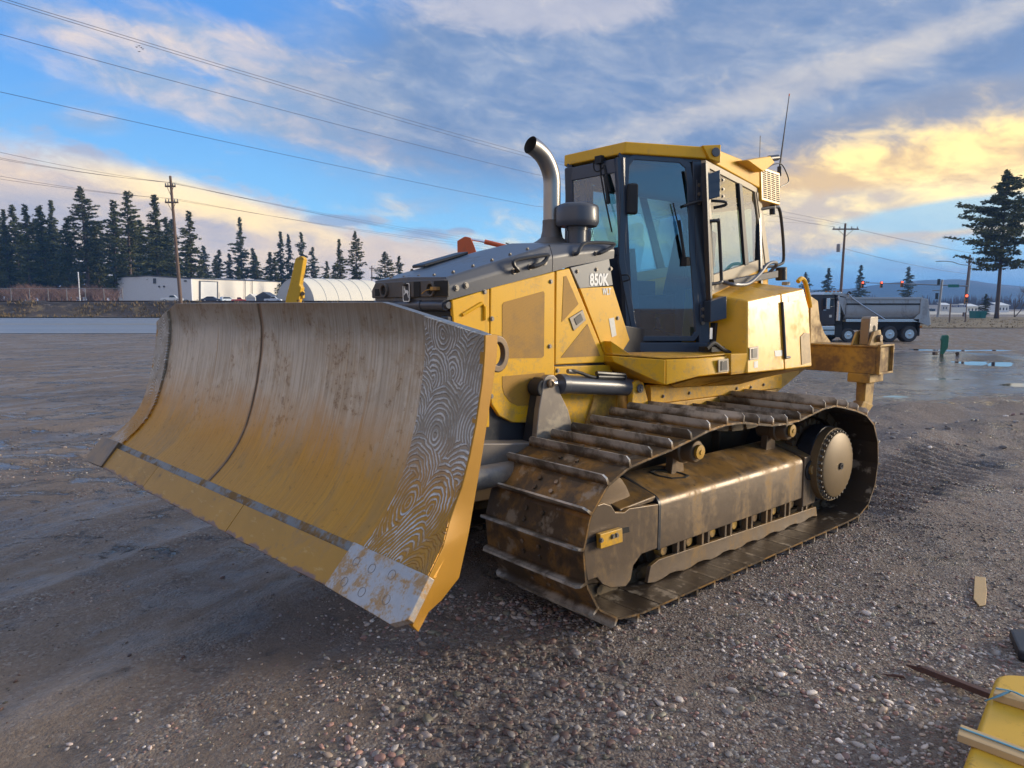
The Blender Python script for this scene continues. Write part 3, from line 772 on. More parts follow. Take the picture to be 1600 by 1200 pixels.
# light boxes on the roof corners
def lbox(pts, depth, s_):
    m_ = MB().prism(pts, depth)
    if s_ < 0: m_.v = [(x, -y, z) for x, y, z in m_.v]
    return m_
for s_ in (1, -1):
    q4 = [dpl(1093, 229, .05), dpl(1122, 228, .05), dpl(1121, 256, .05), dpl(1104, 250, .05)]
    part('work_light_box', lbox(q4, -ND*.10, s_), M['yellow'], cab, .006)
c_ = dpl(1113, 240, .052)
part('work_light', MB().cyl(c_, c_+ND*.012, .036, n=18), M['grey'], cab, .003)
q5 = [spl(1150, 252, .10), spl(1187, 246, .10), spl(1194, 256, .10), spl(1176, 270, .10)]
part('roof_light_bracket', MB().prism(q5, -NS*.16), M['yellow'], cab, .006)
c_ = spl(1191, 249, .06); part('roof_camera', MB().cyl(c_, c_+np.array([-.16, 0, .03]), .028, n=12), M['black'], cab, .004)
# air-conditioner box on the back of the roof
ay = .46
a4 = [P(1188, 259, 'y', ay), P(1219, 270, 'y', ay), P(1219, 321, 'y', ay), P(1190, 313, 'y', ay)]
ac = part('air_conditioner', MB().hexa([p for p in a4], [mir(p) for p in a4]), M['yellow'], cab, .01)
u0, u1, v1 = a4[0], a4[1]-a4[0], a4[3]-a4[0]
slot = MB()
for i in range(14):
    for j in range(4):
        f0 = .10+j*.215; f1 = f0+.17; g0 = .09+i*.060; g1 = g0+.034
        q_ = [u0+u1*f+v1*g+[0, .001, 0] for f, g in ((f0, g0), (f1, g0), (f1, g1), (f0, g1))]
        slot.prism(q_, (0, .002, 0))
o = part('air_slots', slot, M['dark'], cab); o['kind'] = 'stuff'
# hinge covers, rails, mirrors, wipers
def hinge(x0, y0, x1, y1):
    q_ = [dpl(x0, y0+8, .03), dpl(x1, y0, .03), dpl(x1, y1-6, .03), dpl(x0, y1, .03)]
    hc = part('hinge_cover', MB().prism(q_, ND*.11), M['cabframe'], cab, .006)
    part('hinge_plate', MB().prism([dpl(x0-5, y0+12, .014), dpl(x0+4, y0+12, .014), dpl(x0+4, y1+1, .014), dpl(x0-5, y1+1, .014)], ND*.012), M['cabframe'], cab, .004)
    for k in range(3): bolt_at(dpl(x0-1, y0+20+k*(y1-y0-16)/2.2, .028), ND, cab, .012, .012)
hinge(1091, 270, 1112, 317); hinge(1097, 463, 1122, 503)
for k, (bx, by) in enumerate(((1121, 286), (1121, 300), (1121, 311))): bolt_at(dpl(bx-6, by, .145), (0, 1, 0), cab, .011, .012)
part('door_step_lamp', MB().tube(smooth_path([dpl(1066, 323, .03), dpl(1080, 318, .06), dpl(1096, 316, .08), dpl(1122, 318, .10), dpl(1124, 323, .09), dpl(1110, 326, .05)], 4), .012, 8), M['black'], cab, smooth=True)
part('grab_rail', MB().tube(smooth_path([spl(1105, 346, .02), spl(1108, 346, .07), spl(1110, 352, .07), spl(1114, 430, .07), spl(1113, 441, .07), spl(1107, 444, .02)], 5), .014, 8), M['black'], cab, smooth=True)
part('grab_rail', MB().tube(smooth_path([spl(1188, 327, .0), spl(1198, 325, .06), spl(1206, 332, .08), spl(1212, 400, .08), spl(1208, 414, .06), spl(1192, 417, .0)], 5), .016, 8), M['black'], cab, smooth=True)
part('rail_bumper', MB().cyl(spl(1199, 318, .05), spl(1199, 336, .05), .03, n=12), M['black'], cab, .004)
c_ = dpl(985, 312, .04)
part('door_mirror', MB().box(c_, (.09, .05, .24), Matrix.Rotation(-.5, 3, 'Z')), M['rubber'], cab, .02)
c_ = P(891, 320, 'x', .22); part('far_mirror', MB().box(c_, (.06, .08, .15)), M['rubber'], cab, .015)
def wiper(a, b_, c, off_fn, nm='wiper'):
    m_ = MB(); m_.tube([off_fn(*a, .03), off_fn(*b_, .035)], .009, 6); m_.tube([off_fn(*b_, .03), off_fn(*c, .03)], .006, 6)
    m_.box(off_fn(*a, .03), (.05, .05, .07))
    part(nm, m_, M['rubber'], cab)
wiper((1069, 409), (1057, 352), (1049, 318), dpl)
m_ = MB(); m_.tube([dpl(1066, 404, .04), dpl(1057, 345, .045)], .013, 6); part('wiper_blade', m_, M['rubber'], cab)
def wpl(px, pyy, off=0.): return P(px, pyy, 'x', .30+off)
m_ = MB(); m_.tube([wpl(937, 248), wpl(939, 275), wpl(945, 310), wpl(956, 362)], .007, 6); m_.tube([wpl(944, 258), wpl(953, 300)], .012, 6); m_.box(wpl(938, 250), (.06, .07, .06))
m_.tube(smooth_path([wpl(927, 252), wpl(928, 264), wpl(934, 268), wpl(944, 260)], 4), .004, 5); m_.tube([wpl(946, 276), wpl(951, 318)], .018, 6)
part('wiper', m_, M['rubber'], cab)
m_ = MB(); m_.tube([dpl(1030, 497, -.05), dpl(1032, 512, -.05)], .025, 8); m_.tube(smooth_path([dpl(1014, 528, -.05), dpl(1027, 514, -.05), dpl(1035, 514, -.05), dpl(1051, 527, -.05)], 4), .01, 6)
part('lever_bracket', m_, M['black'], cab)
part('door_latch', MB().tube(smooth_path([dpl(969, 430, .02), dpl(977, 430, .05), dpl(980, 437, .05), dpl(972, 440, .02)], 3), .006, 6), M['black'], cab)
# interior
part('floor_mat', MB().bb(-1.45, .15, -.40, .40, 1.561, 1.585), M['interior'], cab)
st_ = MB(); st_.bb(-1.05, -.48, -.26, .26, 1.85, 2.02); st_.hexa([(-.95, -.25, 2.0), (-.95, .25, 2.0), (-1.10, .25, 2.0), (-1.10, -.25, 2.0)], [(-1.10, -.22, 2.62), (-1.10, .22, 2.62), (-1.22, .22, 2.62), (-1.22, -.22, 2.62)]); st_.bb(-1.24, -1.12, -.13, .13, 2.60, 2.80)
part('seat', st_, M['seat'], cab, .05, seg=3)
part('arm_console', MB().bb(-.95, -.45, .30, .42, 1.6, 2.16).bb(-.95, -.45, -.42, -.30, 1.6, 2.16).cyl((-.55, .36, 2.16), (-.52, .36, 2.30), .022, n=10), M['interior'], cab, .02)
part('dashboard', MB().hexa([(.14, -.28, 1.6), (.14, .28, 1.6), (-.05, .28, 1.6), (-.05, -.28, 1.6)], [(.17, -.28, 2.34), (.17, .28, 2.34), (.02, .24, 2.40), (.02, -.24, 2.40)]), M['interior'], cab, .02)
part('headliner', MB().hexa([(.2, .24, 3.05), (-.42, .60, 3.03), (-1.5, .38, 2.95), (-1.5, -.38, 2.95), (-.42, -.60, 3.03), (.2, -.24, 3.05)], [(.2, .24, 3.07), (-.42, .60, 3.05), (-1.5, .38, 2.97), (-1.5, -.38, 2.97), (-.42, -.60, 3.05), (.2, -.24, 3.07)]), M['interior'], cab)
# antennas
a0 = P(1218, 262, 'y', .30); a1 = P(1233, 150, 'y', .30)
mast = part('antenna', MB().tube([a0, (a0+a1)/2, a1], [.010, .006, .004], 6).cyl(a0+[0, 0, -.08], a0+[0, 0, .01], .022, n=10), M['black'], cab)
part('antenna_tip', MB().tube([a1, a1+(a1-a0)*.03], .006, 6), glow_mat('orange_tip', (.6, .12, .03), 0.), cab)
b0, b1 = P(1187, 246, 'y', .2), P(1188, 212, 'y', .2)
part('antenna', MB().tube([b0, b1], .004, 5), M['black'], cab)
cbl = [P(*q_, 'y', .35) for q_ in ((1199, 262), (1208, 257), (1220, 256), (1228, 268), (1232, 284), (1219, 292))]
part('antenna_cable', MB().tube(smooth_path(cbl, 5), .006, 6), M['black'], cab, smooth=True)

# ================================================================== fenders and tank
def fz(px, pyy, y): return P(px, pyy, 'y', y)
def fend_pts():
    return dict(a=P(955, 556, 'y', .52), b=P(1040, 562, 'y', .80), c=P(1092, 560, 'y', .90), d=P(1139, 556, 'y', .92),
                a2=P(960, 566, 'y', .54), b2=P(1040, 602, 'y', .80), c2=P(1092, 588, 'y', .92), d2=P(1141, 583, 'y', .94), e=P(1085, 597, 'y', .80))
f_ = fend_pts()
inn = lambda p, y=.40: np.array([p[0], y, p[2]])
stp = MB()
stp.hexa([f_['a'], f_['b'], inn(f_['b']), inn(f_['a'])], [f_['a2'], f_['b2'], inn(f_['b2']), inn(f_['a2'])])
part('front_fender', stp, M['yellow'], dozer, .008)
stp = MB()
stp.hexa([f_['b']+[-.006, 0, 0], f_['c'], f_['d'], inn(f_['d']), inn(f_['b'])+[-.006, 0, 0]], [f_['b2']+[-.006, 0, 0], f_['c2'], f_['d2'], inn(f_['d2'])+[0, 0, .0], inn(f_['b2'])+[-.006, 0, 0]])
fd2 = part('step_box', stp, M['yellow'], dozer, .008)
gz = f_['b'][2]+.004
part('step_tread', MB().prism([f_['a']+[-.02, -.0, .006], f_['b']+[0, -.02, .006], f_['c']+[0, -.02, .006], f_['d']+[0, -.02, .006], inn(f_['d'], .45)+[0, 0, .006], inn(f_['a'], .45)+[-.02, 0, .006]], (0, 0, .012)), M['yellow_dirty'], dozer, .004)
def latch_on(pts4, nv, parent):
    nv = np.array(nv, float)
    l_ = part('latch', MB().prism([p+nv*.001 for p in pts4], nv*.008), M['bolt'], parent, .003)
    c = sum(pts4)/4
    part('latch_paddle', MB().prism([c+(p-c)*np.array([.55, .55, .72])+nv*.008 for p in pts4], nv*.006), M['black'], parent)
latch_on([P(*q_, 'y', .935) for q_ in ((1121, 562), (1137, 560), (1138, 580), (1121, 582))], (0, 1, 0), fd2)
wdg = [P(958, 533, 'y', .53), P(990, 555, 'y', .62), P(960, 556, 'y', .53)]
part('fender_gusset', MB().prism([p+[0, -.02, 0] for p in wdg], (0, -.10, .0)), M['yellow'], dozer, .004)
TY = 1.0
tq = lambda a, b_, y=TY: P(a, b_, 'y', y)
# tank body outline on its outer face, front section and rear section
TT = .945
T = {'ft': tq(1168, 470, TT), 'fb': tq(1168, 584), 'mt': tq(1220, 459, TT), 'mb': tq(1226, 578), 'rt': tq(1256, 451, TT), 'ru': tq(1264, 482, TT+.012), 'rb': tq(1269, 573)}
_tp0, _tp1, _tp2 = T['mt'], T['mb'], T['rb']
_tn = np.cross(_tp1-_tp0, _tp2-_tp0); _tn = _tn/np.linalg.norm(_tn); _tn = _tn if _tn[1] > 0 else -_tn
def tl(px, pyy, off=0.):
    r = MM@wray(px, pyy); return CM+r*((_tp0-CM)@_tn)/(r@_tn)+_tn*off
def tk_in(p, y, dz=0., dx=0.): return np.array([p[0]+dx, y, p[2]+dz])
tf = MB()
F0 = [T['ft'], T['fb'], T['mb'], T['mt']]
shoulder_f = P(1114, 456, 'y', .52); shoulder_m = np.array([T['mt'][0], .50, T['mt'][2]+.12])
tf.hexa([T['ft'], T['fb'], T['mb'], T['mt']], [np.array([T['ft'][0]+.12, .42, shoulder_f[2]+.02]), np.array([T['fb'][0]+.12, .42, T['fb'][2]]), np.array([T['mb'][0], .42, T['mb'][2]]), np.array([T['mt'][0], .42, T['mt'][2]+.13])])
tank = part('fuel_tank', tf, M['yellow_faded'], dozer, .014)
tr_ = MB(); g_ = -.005
RB = [T['mt']+[g_, 0, 0], T['mb']+[g_, 0, 0], T['rb'], T['ru'], T['rt']]
tr_.hexa(RB, [np.array([p[0], .0, p[2]+(.13 if i in (0, 4) else 0)]) for i, p in enumerate(RB)])
rtank = part('rear_tank_panel', tr_, M['yellow_faded'], dozer, .014)
und = MB()
ua = [P(1050, 602, 'y', .82), P(1092, 590, 'y', .93), T['fb']+[0, 0, -.006], T['mb']+[0, 0, -.006], T['rb']+[0, 0, -.006]]
ub = [P(1053, 606, 'y', .60), P(1095, 603, 'y', .62), np.array([T['fb'][0]+.1, .62, T['fb'][2]-.13]), np.array([T['mb'][0]+.08, .62, T['mb'][2]-.15]), np.array([T['rb'][0]+.18, .62, T['rb'][2]-.12])]
und.grid([ua, ub]); und.grid([[p+[0, -.02, .02] for p in ua], [p+[0, -.02, .02] for p in ub]])
part('fender_underside', und, M['yellow_dirty'], dozer, .0)
fc = [P(1142, 553, 'y', .95), P(1168, 552, 'y', .985), P(1168, 583, 'y', .985), P(1142, 586, 'y', .95)]
part('corner_block', MB().hexa(fc, [p+[0, -.3, 0] for p in fc]), M['yellow_faded'], dozer, .006)
part('filler_cap', MB().lathe([(.0, .05), (.04, .048), (.045, .03), (.045, 0)], P(1151, 551, 'y', .85), (0, 0, 1), 16), M['black'], dozer, smooth=True)
part('hinge_rod', MB().cyl(tl(1220, 472, .012), tl(1225, 560, .012), .014, n=10).cyl(tl(1225, 559, .012), tl(1232, 558, .012), .012, n=8), M['black'], rtank, .003)
latch_on([tl(1170, 543), tl(1184, 541), tl(1184, 561), tl(1170, 563)], _tn, tank)
for q4 in (((1178, 565), (1184, 564), (1184, 574), (1178, 575)), ((1210, 548), (1222, 547), (1222, 556), (1211, 557))):
    part('sticker', MB().prism([tl(*a, .001) for a in q4], _tn*.0015), M['sticker'], tank)
part('sticker', MB().prism([tl(*a, .001) for a in ((1231, 462), (1247, 458), (1247, 468), (1232, 472))], _tn*.0015), M['sticker'], rtank)
part('tail_lamp_screen', MB().prism([tl(*a, .002) for a in ((1250, 526), (1256, 520), (1264, 521), (1266, 566), (1252, 570))], _tn*.004), simple('tail_screen', (.30, .17, .04), .5, var=.5, scale=18, dirt=(.12, .08, .04), damt=.8, dscale=8), rtank)
part('lifting_lug', MB().tube(smooth_path([tq(1247, 440, .93), tq(1252, 435, .93), tq(1258, 441, .93), tq(1263, 462, .93), tq(1266, 480, .93)], 4), .02, 8), M['yellow'], rtank, smooth=True)
part('tank_bolt', MB().box(tq(1228, 443, .85), (.06, .05, .03)), M['beige'], rtank, .004)
# hand rail and beam on top of the tank
part('hand_rail', MB().tube(smooth_path([spl(1122, 441, .04), spl(1124, 445, .12), spl(1140, 444, .16), spl(1158, 430, .16), spl(1172, 414, .16), spl(1184, 411, .16), spl(1190, 415, .14), spl(1189, 426, .08)], 5), .016, 8), M['grey'], dozer, smooth=True)
q4 = [spl(1128, 437, .05), spl(1200, 423, .05), spl(1200, 434, .05), spl(1130, 446, .05)]
part('rail_beam', MB().prism(q4, NS*.05), M['black'], dozer, .006)
part('rail_lamp', MB().cyl(spl(1208, 418, .08), spl(1208, 438, .08), .055, n=14), M['black'], dozer, .006)
# floor plate clutter beside the door
m_ = MB(); m_.tube(smooth_path([P(*q_, 'y', .86) for q_ in ((1104, 545), (1115, 536), (1128, 545), (1140, 551))], 4), .018, 8); m_.box(P(1112, 545, 'y', .8), (.18, .12, .04))
part('step_hoses', m_, M['rubber'], dozer, smooth=True)
part('tag', MB().box(P(1111, 521, 'y', .79), (.035, .004, .09)), M['white'], dozer)
part('lower_post', MB().bb(-.52, -.44, .64, .72, 1.50, 1.78), M['black'], dozer, .006)

# ================================================================== tracks
YI, YO = .585, 1.45
loop = [(-1.45, .06), (1.43, .055)]
for a in range(-75, 91, 15):
    loop.append((1.43+.47*math.cos(R(a)), .525+.47*math.sin(R(a))))
loop += [(1.293, 1.013), (1.085, 1.04), (.905, 1.072), (.726, 1.108), (.514, 1.125), (.317, 1.118), (.131, 1.087), (-.073, 1.055), (-.285, 1.044), (-.46, 1.044),
         (-.64, 1.066), (-.836, 1.10), (-1.056, 1.112), (-1.381, 1.05), (-1.60, 1.0), (-1.787, .935), (-1.93, .80), (-2.0, .603), (-2.0, .42), (-1.945, .257), (-1.841, .14), (-1.655, .07)]
def resample(pts, n):
    pts = np.array(pts+[pts[0]]); d = np.r_[0, np.cumsum(np.hypot(*np.diff(pts, axis=0).T))]
    s_ = np.linspace(0, d[-1], n, endpoint=False)
    return np.c_[np.interp(s_, d, pts[:, 0]), np.interp(s_, d, pts[:, 1])], d[-1]
NS_ = 44
ctr, per = resample(loop, NS_)
pitch = per/NS_
hp = pitch/2
# one shoe: bent plate, a single tall grouser with clipped corners, bolt heads
sw = (YO-YI)/2
sm = MB()
prof = [(-hp+.004, -.008), (hp*.72, -.008), (hp+.004, -.010), (hp+.012, -.002), (hp*.76, .008), (-hp+.022, .008), (-hp+.004, .008)]
sm.hexa([(t, -sw, n) for t, n in prof], [(t, sw, n) for t, n in prof])
g0, g1, gh = -hp+.002, -hp+.016, .070
sm.hexa([(g0, -sw, .006), (g0, -sw, gh-.022), (g0, -sw+.022, gh), (g0, sw-.022, gh), (g0, sw, gh-.022), (g0, sw, .006)],
        [(g1+.006, -sw, .006), (g1, -sw, gh-.022), (g1, -sw+.022, gh-.004), (g1, sw-.022, gh-.004), (g1, sw, gh-.022), (g1+.006, sw, .006)])
for bt in (-.028, .038):
    for by in (-.072, .072): sm.cyl((bt, by, .006), (bt, by, .022), .0145, n=6)
shoe_me = sm.mesh('track_shoe', M['shoe'])
lk = MB()
for y_ in (-.075, .075):
    lk.hexa([(-.10, y_-.018, -.03), (-.075, y_-.018, -.09), (.075, y_-.018, -.09), (.105, y_-.018, -.03), (.09, y_-.018, -.008), (-.09, y_-.018, -.008)],
            [(-.10, y_+.018, -.03), (-.075, y_+.018, -.09), (.075, y_+.018, -.09), (.105, y_+.018, -.03), (.09, y_+.018, -.008), (-.09, y_+.018, -.008)])
lk.cyl((-.088, -.11, -.05), (-.088, .11, -.05), .028, n=10)
link_me = lk.mesh('chain_link', M['chain'])
def track(side):
    tb = MB()
    # inner frame, carries the track
    tb.bb(-1.35, 1.35, .92, 1.10, .30, .62)
    tr = part('track_assembly', tb, M['mudsteel'], dozer, .01)
    if side < 0: tr.scale = (1, -1, 1)
    yc = (YI+YO)/2
    for k in range(NS_):
        a, b_ = ctr[k], ctr[(k+1) % NS_]
        c = (a+b_)/2; t = (b_-a)/np.linalg.norm(b_-a); n = np.array([t[1], -t[0]])
        X = Vector((t[0], 0, t[1])); Z = Vector((n[0], 0, n[1])); Y = Z.cross(X)
        jit = random.uniform(-.012, .012)
        mt = Matrix(((X.x, Y.x, Z.x, c[0]), (X.y, Y.y, Z.y, yc), (X.z, Y.z, Z.z, c[1]), (0, 0, 0, 1)))@Matrix.Rotation(jit, 4, 'Y')
        o = link('track_shoe', shoe_me, tr); o.matrix_local = mt
        o = link('chain_link', link_me, tr); o.matrix_local = mt
    def tp(name, mb_, mat, bev=0., smooth=False): return part(name, mb_, mat, tr, bev, smooth)
    # idler in front, sprocket with final drive behind
    ix, iz = 1.43, .52
    tp('front_idler', MB().lathe([(.05, -.09), (.34, -.09), (.375, -.085), (.375, -.04), (.40, -.03), (.40, .03), (.375, .04), (.375, .085), (.34, .09), (.05, .09)], (ix, yc, iz), (0, 1, 0), 40), M['mudsteel'], smooth=True)
    sx_, sz_ = -1.49, .53
    teeth = MB(); n = 26
    ol = []
    for k in range(n):
        for f, r_ in ((0., .33), (.28, .38), (.55, .38), (.8, .33)):
            a = 2*math.pi*(k+f)/n; ol.append((sx_+r_*math.cos(a), yc-.03, sz_+r_*math.sin(a)))
    teeth.prism(ol, (0, .06, 0)); tp('drive_sprocket', teeth, M['mudsteel'])
    tp('final_drive', MB().lathe([(.30, -.45), (.30, .05), (.335, .07), (.335, .19), (.30, .20)], (sx_, yc, sz_), (0, 1, 0), 40), M['black'], smooth=True)
    tp('hub_cover', MB().lathe([(.285, .0), (.285, .135), (.27, .145), (.05, .15), (.001, .15)], (sx_, yc+.16, sz_), (0, 1, 0), 48), M['hub'], smooth=True)
    tp('hub_plug', MB().lathe([(.030, 0), (.030, .012), (.014, .012), (.012, .004), (.001, .004)], (sx_-.02, yc+.312, sz_-.01), (0, 1, 0), 14), M['black'], smooth=True)
    for k in range(34):
        a = 2*math.pi*k/34; r_ = .298
        o = bolt_at((sx_+r_*math.cos(a), yc+.265, sz_+r_*math.sin(a)), (0, 1, 0), tr, .012, .026); o.data = o.data
    tp('hub_flange', MB().lathe([(.325, 0), (.325, .11), (.29, .11)], (sx_, yc+.15, sz_), (0, 1, 0), 40), M['hub'], smooth=True)
    # carrier rollers
    for px_, z_ in ((.42, .885), (-.90, .885)):
        tp('carrier_roller', MB().lathe([(.05, -.16), (.085, -.15), (.085, -.02), (.10, -.01), (.10, .02), (.085, .03), (.085, .10), (.075, .115), (.04, .12), (.038, .13), (.001, .13)], (px_, yc+.03, z_), (0, 1, 0), 26), M['mudsteel'], smooth=True)
        tp('roller_cap', MB().lathe([(.052, 0), (.052, .02), (.018, .024), (.016, .030), (.001, .030)], (px_, yc+.155, z_), (0, 1, 0), 18), M['yellow_dirty'], smooth=True)
        tp('roller_bracket', MB().hexa([(px_-.09, .94, .62), (px_+.09, .94, .62), (px_+.05, .94, .90), (px_-.05, .94, .90)], [(px_-.09, 1.0, .62), (px_+.09, 1.0, .62), (px_+.05, 1.0, .90), (px_-.05, 1.0, .90)]), M['mudsteel'], .006)
    # long roller-frame guard: upright outer face, rounded shoulder, top falling inwards
    yg = 1.215
    sec = [(yg, .285), (yg, .585), (yg-.006, .612), (yg-.022, .634), (yg-.05, .650), (.86, .748), (.86, .285)]
    gd = MB(); gd.hexa([(.905, y, z) for y, z in sec], [(-1.055, y, z) for y, z in sec])
    gdo = tp('side_guard', gd, M['guard'], .010)
    # the rounded access cover and the band at the front of the guard
    cvp = [P(px_, py_, 'y', 1.11) for px_, py_ in ((1047, 745), (1056, 741), (1068, 742), (1081, 750), (1084, 757), (1076, 761), (1060, 761), (1050, 754))]
    cc = sum(cvp)/len(cvp)
    def on_top(p): # drop a point onto the sloping top of the guard
        y_ = 1.0+(p[2]-cc[2])*-1.4; return np.array([p[0], y_, .650+(yg-.05-y_)*(.748-.650)/(yg-.05-.86)+.002])
    tp('access_cover', MB().ring([on_top(p) for p in cvp], [on_top(cc+(p-cc)*.86) for p in cvp], (0, 0, .006)), M['dark'])
    band = [(y+(.004 if y > 1 else 0), z+(.004 if z > .4 else 0)) for y, z in sec]
    tp('guard_band', MB().hexa([(.925, y, z) for y, z in band], [(.895, y, z) for y, z in band]), M['black'], .004)
    # rear block with the round port
    sec2 = [(yg+.004, .205), (yg+.004, .640), (.88, .745), (.88, .205)]
    rb_ = MB(); rb_.hexa([(-1.07, y, z) for y, z in sec2], [(-1.30, y-(.0), z) for y, z in sec2])
    rbo = tp('guard_rear_block', rb_, M['guard'], .010)
    tp('round_port', MB().lathe([(.085, .0), (.085, .012), (.075, .014), (.075, .004), (.001, .004)], (-1.17, yg+.003, .515), (0, 1, 0), 26), M['dark'], smooth=True)
    tp('port_plug', MB().lathe([(.045, 0), (.045, .02), (.035, .026), (.001, .026)], (-1.185, yg+.006, .52), (0, 1, 0), 18), M['yellow_dirty'], smooth=True)
    # front fork guard with its slotted adjuster plate
    fo = [(q_[0], q_[2]) for q_ in (P(*a, 'y', yg) for a in ((1031, 787), (984, 794), (976, 800), (962, 800), (956, 790), (944, 786), (926, 792), (921, 800), (923, 812), (913, 832), (910, 853), (918, 908), (933, 903), (942, 914), (955, 919), (978, 917), (986, 906), (990, 884), (1003, 866), (1031, 856)))]
    tp('fork_guard', MB().prism([(x, yg-.03, z) for x, z in fo], (0, .03, 0)), M['guard'], .008)
    tp('fork_top', MB().hexa([(.915, yg-.03, .655), (1.28, yg-.03, .630), (1.28, .90, .70), (.915, .90, .735)], [(.915, yg-.03, .62), (1.28, yg-.03, .595), (1.28, .90, .665), (.915, .90, .70)]), M['guard'], .01)
    ap = [P(*q_, 'y', yg+.01) for q_ in ((931, 833), (966, 823), (967, 845), (932, 856))]
    tp('adjuster_plate', MB().prism(ap, (0, .035, 0)), M['yellow_faded'], .006)
    for bx, by in ((939, 844), (957, 838), (963, 836)):
        q_ = P(bx, by, 'y', yg+.045); bolt_at((q_[0], yg+.045, q_[2]), (0, 1, 0), tr, .013, .014)
    for q4 in (((914, 843), (931, 837), (931, 845), (914, 851)), ((967, 826), (982, 823), (983, 831), (967, 835))):
        tp('adjuster_slot', MB().prism([P(*a, 'y', yg+.001) for a in q4], (0, .004, 0)), M['dark'])
    # lower rail under the guard, windows between the track rollers
    rail_t = [(.99, .19), (.90, .215), (-1.15, .165), (-1.33, .16)]
    wav = [(x, .075+.012*math.sin(x*19)) for x in np.linspace(-1.36, 1.02, 30)]
    tp('roller_guard', MB().prism([(x, yg-.03, z) for x, z in rail_t[:1]+rail_t[1:3]+rail_t[3:]]+[(x, yg-.03, z) for x, z in wav], (0, .028, 0)), M['guard'], .004)
    for k in range(7):
        x_ = .78-k*.295
        tp('track_roller', MB().lathe([(.03, -.16), (.10, -.15), (.10, -.04), (.12, -.03), (.12, .0), (.09, .01), (.09, .04), (.001, .045)], (x_, yc+.02, .205), (0, 1, 0), 20), M['chain'], smooth=True)
        tp('roller_end', MB().lathe([(.046, 0), (.046, .04), (.036, .052), (.018, .054), (.001, .05)], (x_, yg-.105, .240), (0, 1, 0), 16), M['ripper'], smooth=True)
        for dx_ in (-.10, -.175):
            tp('guard_rib', MB().bb(x_+dx_-.013, x_+dx_+.013, yg-.05, yg-.006, .16, .292), M['guard'], .003)
    return tr
track(1); track(-1)

# ================================================================== push frame, lift arm, cylinder
def yp(px, pyy, y): return P(px, pyy, 'y', y)
up = [yp(851, 591, .575), yp(857, 586, .575), yp(866, 586, .575), yp(872, 592, .575), yp(876, 615, .575), yp(888, 640, .575), yp(895, 668, .575), yp(905, 702, .575), yp(836, 704, .575), yp(842, 640, .575)]
arm = part('lift_arm', MB().prism([p+[0, -.05, 0] for p in up], (0, .05, 0)), M['armgrey'], dozer, .008)
ub_ = [yp(847, 596, .45), yp(872, 592, .45), yp(905, 702, .45), yp(838, 704, .45)]
xq = up[0][0]
part('lift_arm_front', MB().hexa([(xq+.005, .455, 1.43), (xq+.005, .565, 1.43), (xq+.09, .565, .92), (xq+.09, .43, .92)], [(xq-.05, .455, 1.43), (xq-.05, .565, 1.43), (xq+.02, .565, .92), (xq+.02, .43, .92)]), M['black'], dozer, .012)
part('lift_arm_pad', MB().cyl((xq+.0, .46, 1.36), (xq+.0, .57, 1.36), .060, n=18), M['rubber'], dozer, .01)
pn = yp(859, 599, .58)
part('arm_pin', MB().lathe([(.030, 0), (.030, .02), (.018, .024), (.016, .016), (.001, .016)], pn, (0, 1, 0), 18), M['mudsteel'], arm, smooth=True)
ca, cb = yp(862, 599, .55), yp(1001, 606, .55)
cd = (cb-ca)/np.linalg.norm(cb-ca)
cy_ = part('lift_cylinder', MB().cyl(yp(879, 600, .55), yp(985, 605, .55), .066, n=28).cyl(yp(873, 600, .55), yp(883, 600, .55), .072, n=28), M['grey'], dozer, .006)
part('cylinder_rod', MB().cyl(ca, yp(880, 600, .55), .030, n=20), M['chrome'], cy_, smooth=True)
part('cylinder_hose', MB().tube(smooth_path([yp(888, 580, .58), yp(896, 580, .59), yp(908, 583, .59), yp(925, 589, .59), yp(940, 590, .59)], 5), .012, 8), M['rubber'], cy_, smooth=True)
part('hose_fitting', MB().cyl(yp(887, 580, .58), yp(900, 581, .585), .017, n=8), M['bolt'], cy_)
part('hose_pipe', MB().tube([yp(932, 583, .60), yp(976, 586, .60), yp(977, 592, .60)], .016, 8).tube([yp(934, 589, .60), yp(974, 590, .60)], .014, 8), M['black'], cy_, smooth=True)
cbk = [yp(990, 598, .62), yp(998, 594, .62), yp(1006, 598, .62), yp(1014, 632, .62), yp(1016, 648, .62), yp(986, 650, .62), yp(988, 628, .62)]
cb_o = part('cylinder_bracket', MB().prism([p+[0, -.05, 0] for p in cbk], (0, .05, 0)), M['yellow'], dozer, .006)
c_ = yp(999, 607, .625); part('bracket_pin', MB().cyl(c_, c_+np.array([0, .016, 0]), .034, n=18), M['grey'], cb_o, .004)
for k in (-.012, .012): bolt_at(c_+np.array([0, .016, k]), (0, 1, 0), cb_o, .009, .008)
part('bracket_inner', MB().prism([p+[0, -.19, 0] for p in cbk], (0, .05, 0)), M['yellow_dirty'], dozer, .006)
part('push_beam', MB().hexa([(1.40, .36, .80), (1.40, .58, .80), (1.40, .58, .985), (1.40, .36, .985)], [(2.96, .30, .98), (2.96, .50, .98), (2.96, .50, 1.17), (2.96, .30, 1.17)]), M['armgrey'], dozer, .01)
part('push_beam', MB().hexa([(1.40, -.36, .80), (1.40, -.58, .80), (1.40, -.58, .985), (1.40, -.36, .985)], [(2.96, -.30, .98), (2.96, -.50, .98), (2.96, -.50, 1.17), (2.96, -.30, 1.17)]), M['armgrey'], dozer, .01)
part('angle_cylinder', MB().cyl((1.5, .60, .83), (2.55, .66, .86), .075, n=24).cyl((2.55, .66, .86), (2.98, .70, .9), .035, n=16), M['armgrey'], dozer, .006)
part('cross_beam', MB().bb(2.3, 2.55, -.75, .75, .82, 1.02), M['mudsteel'], dozer, .012)
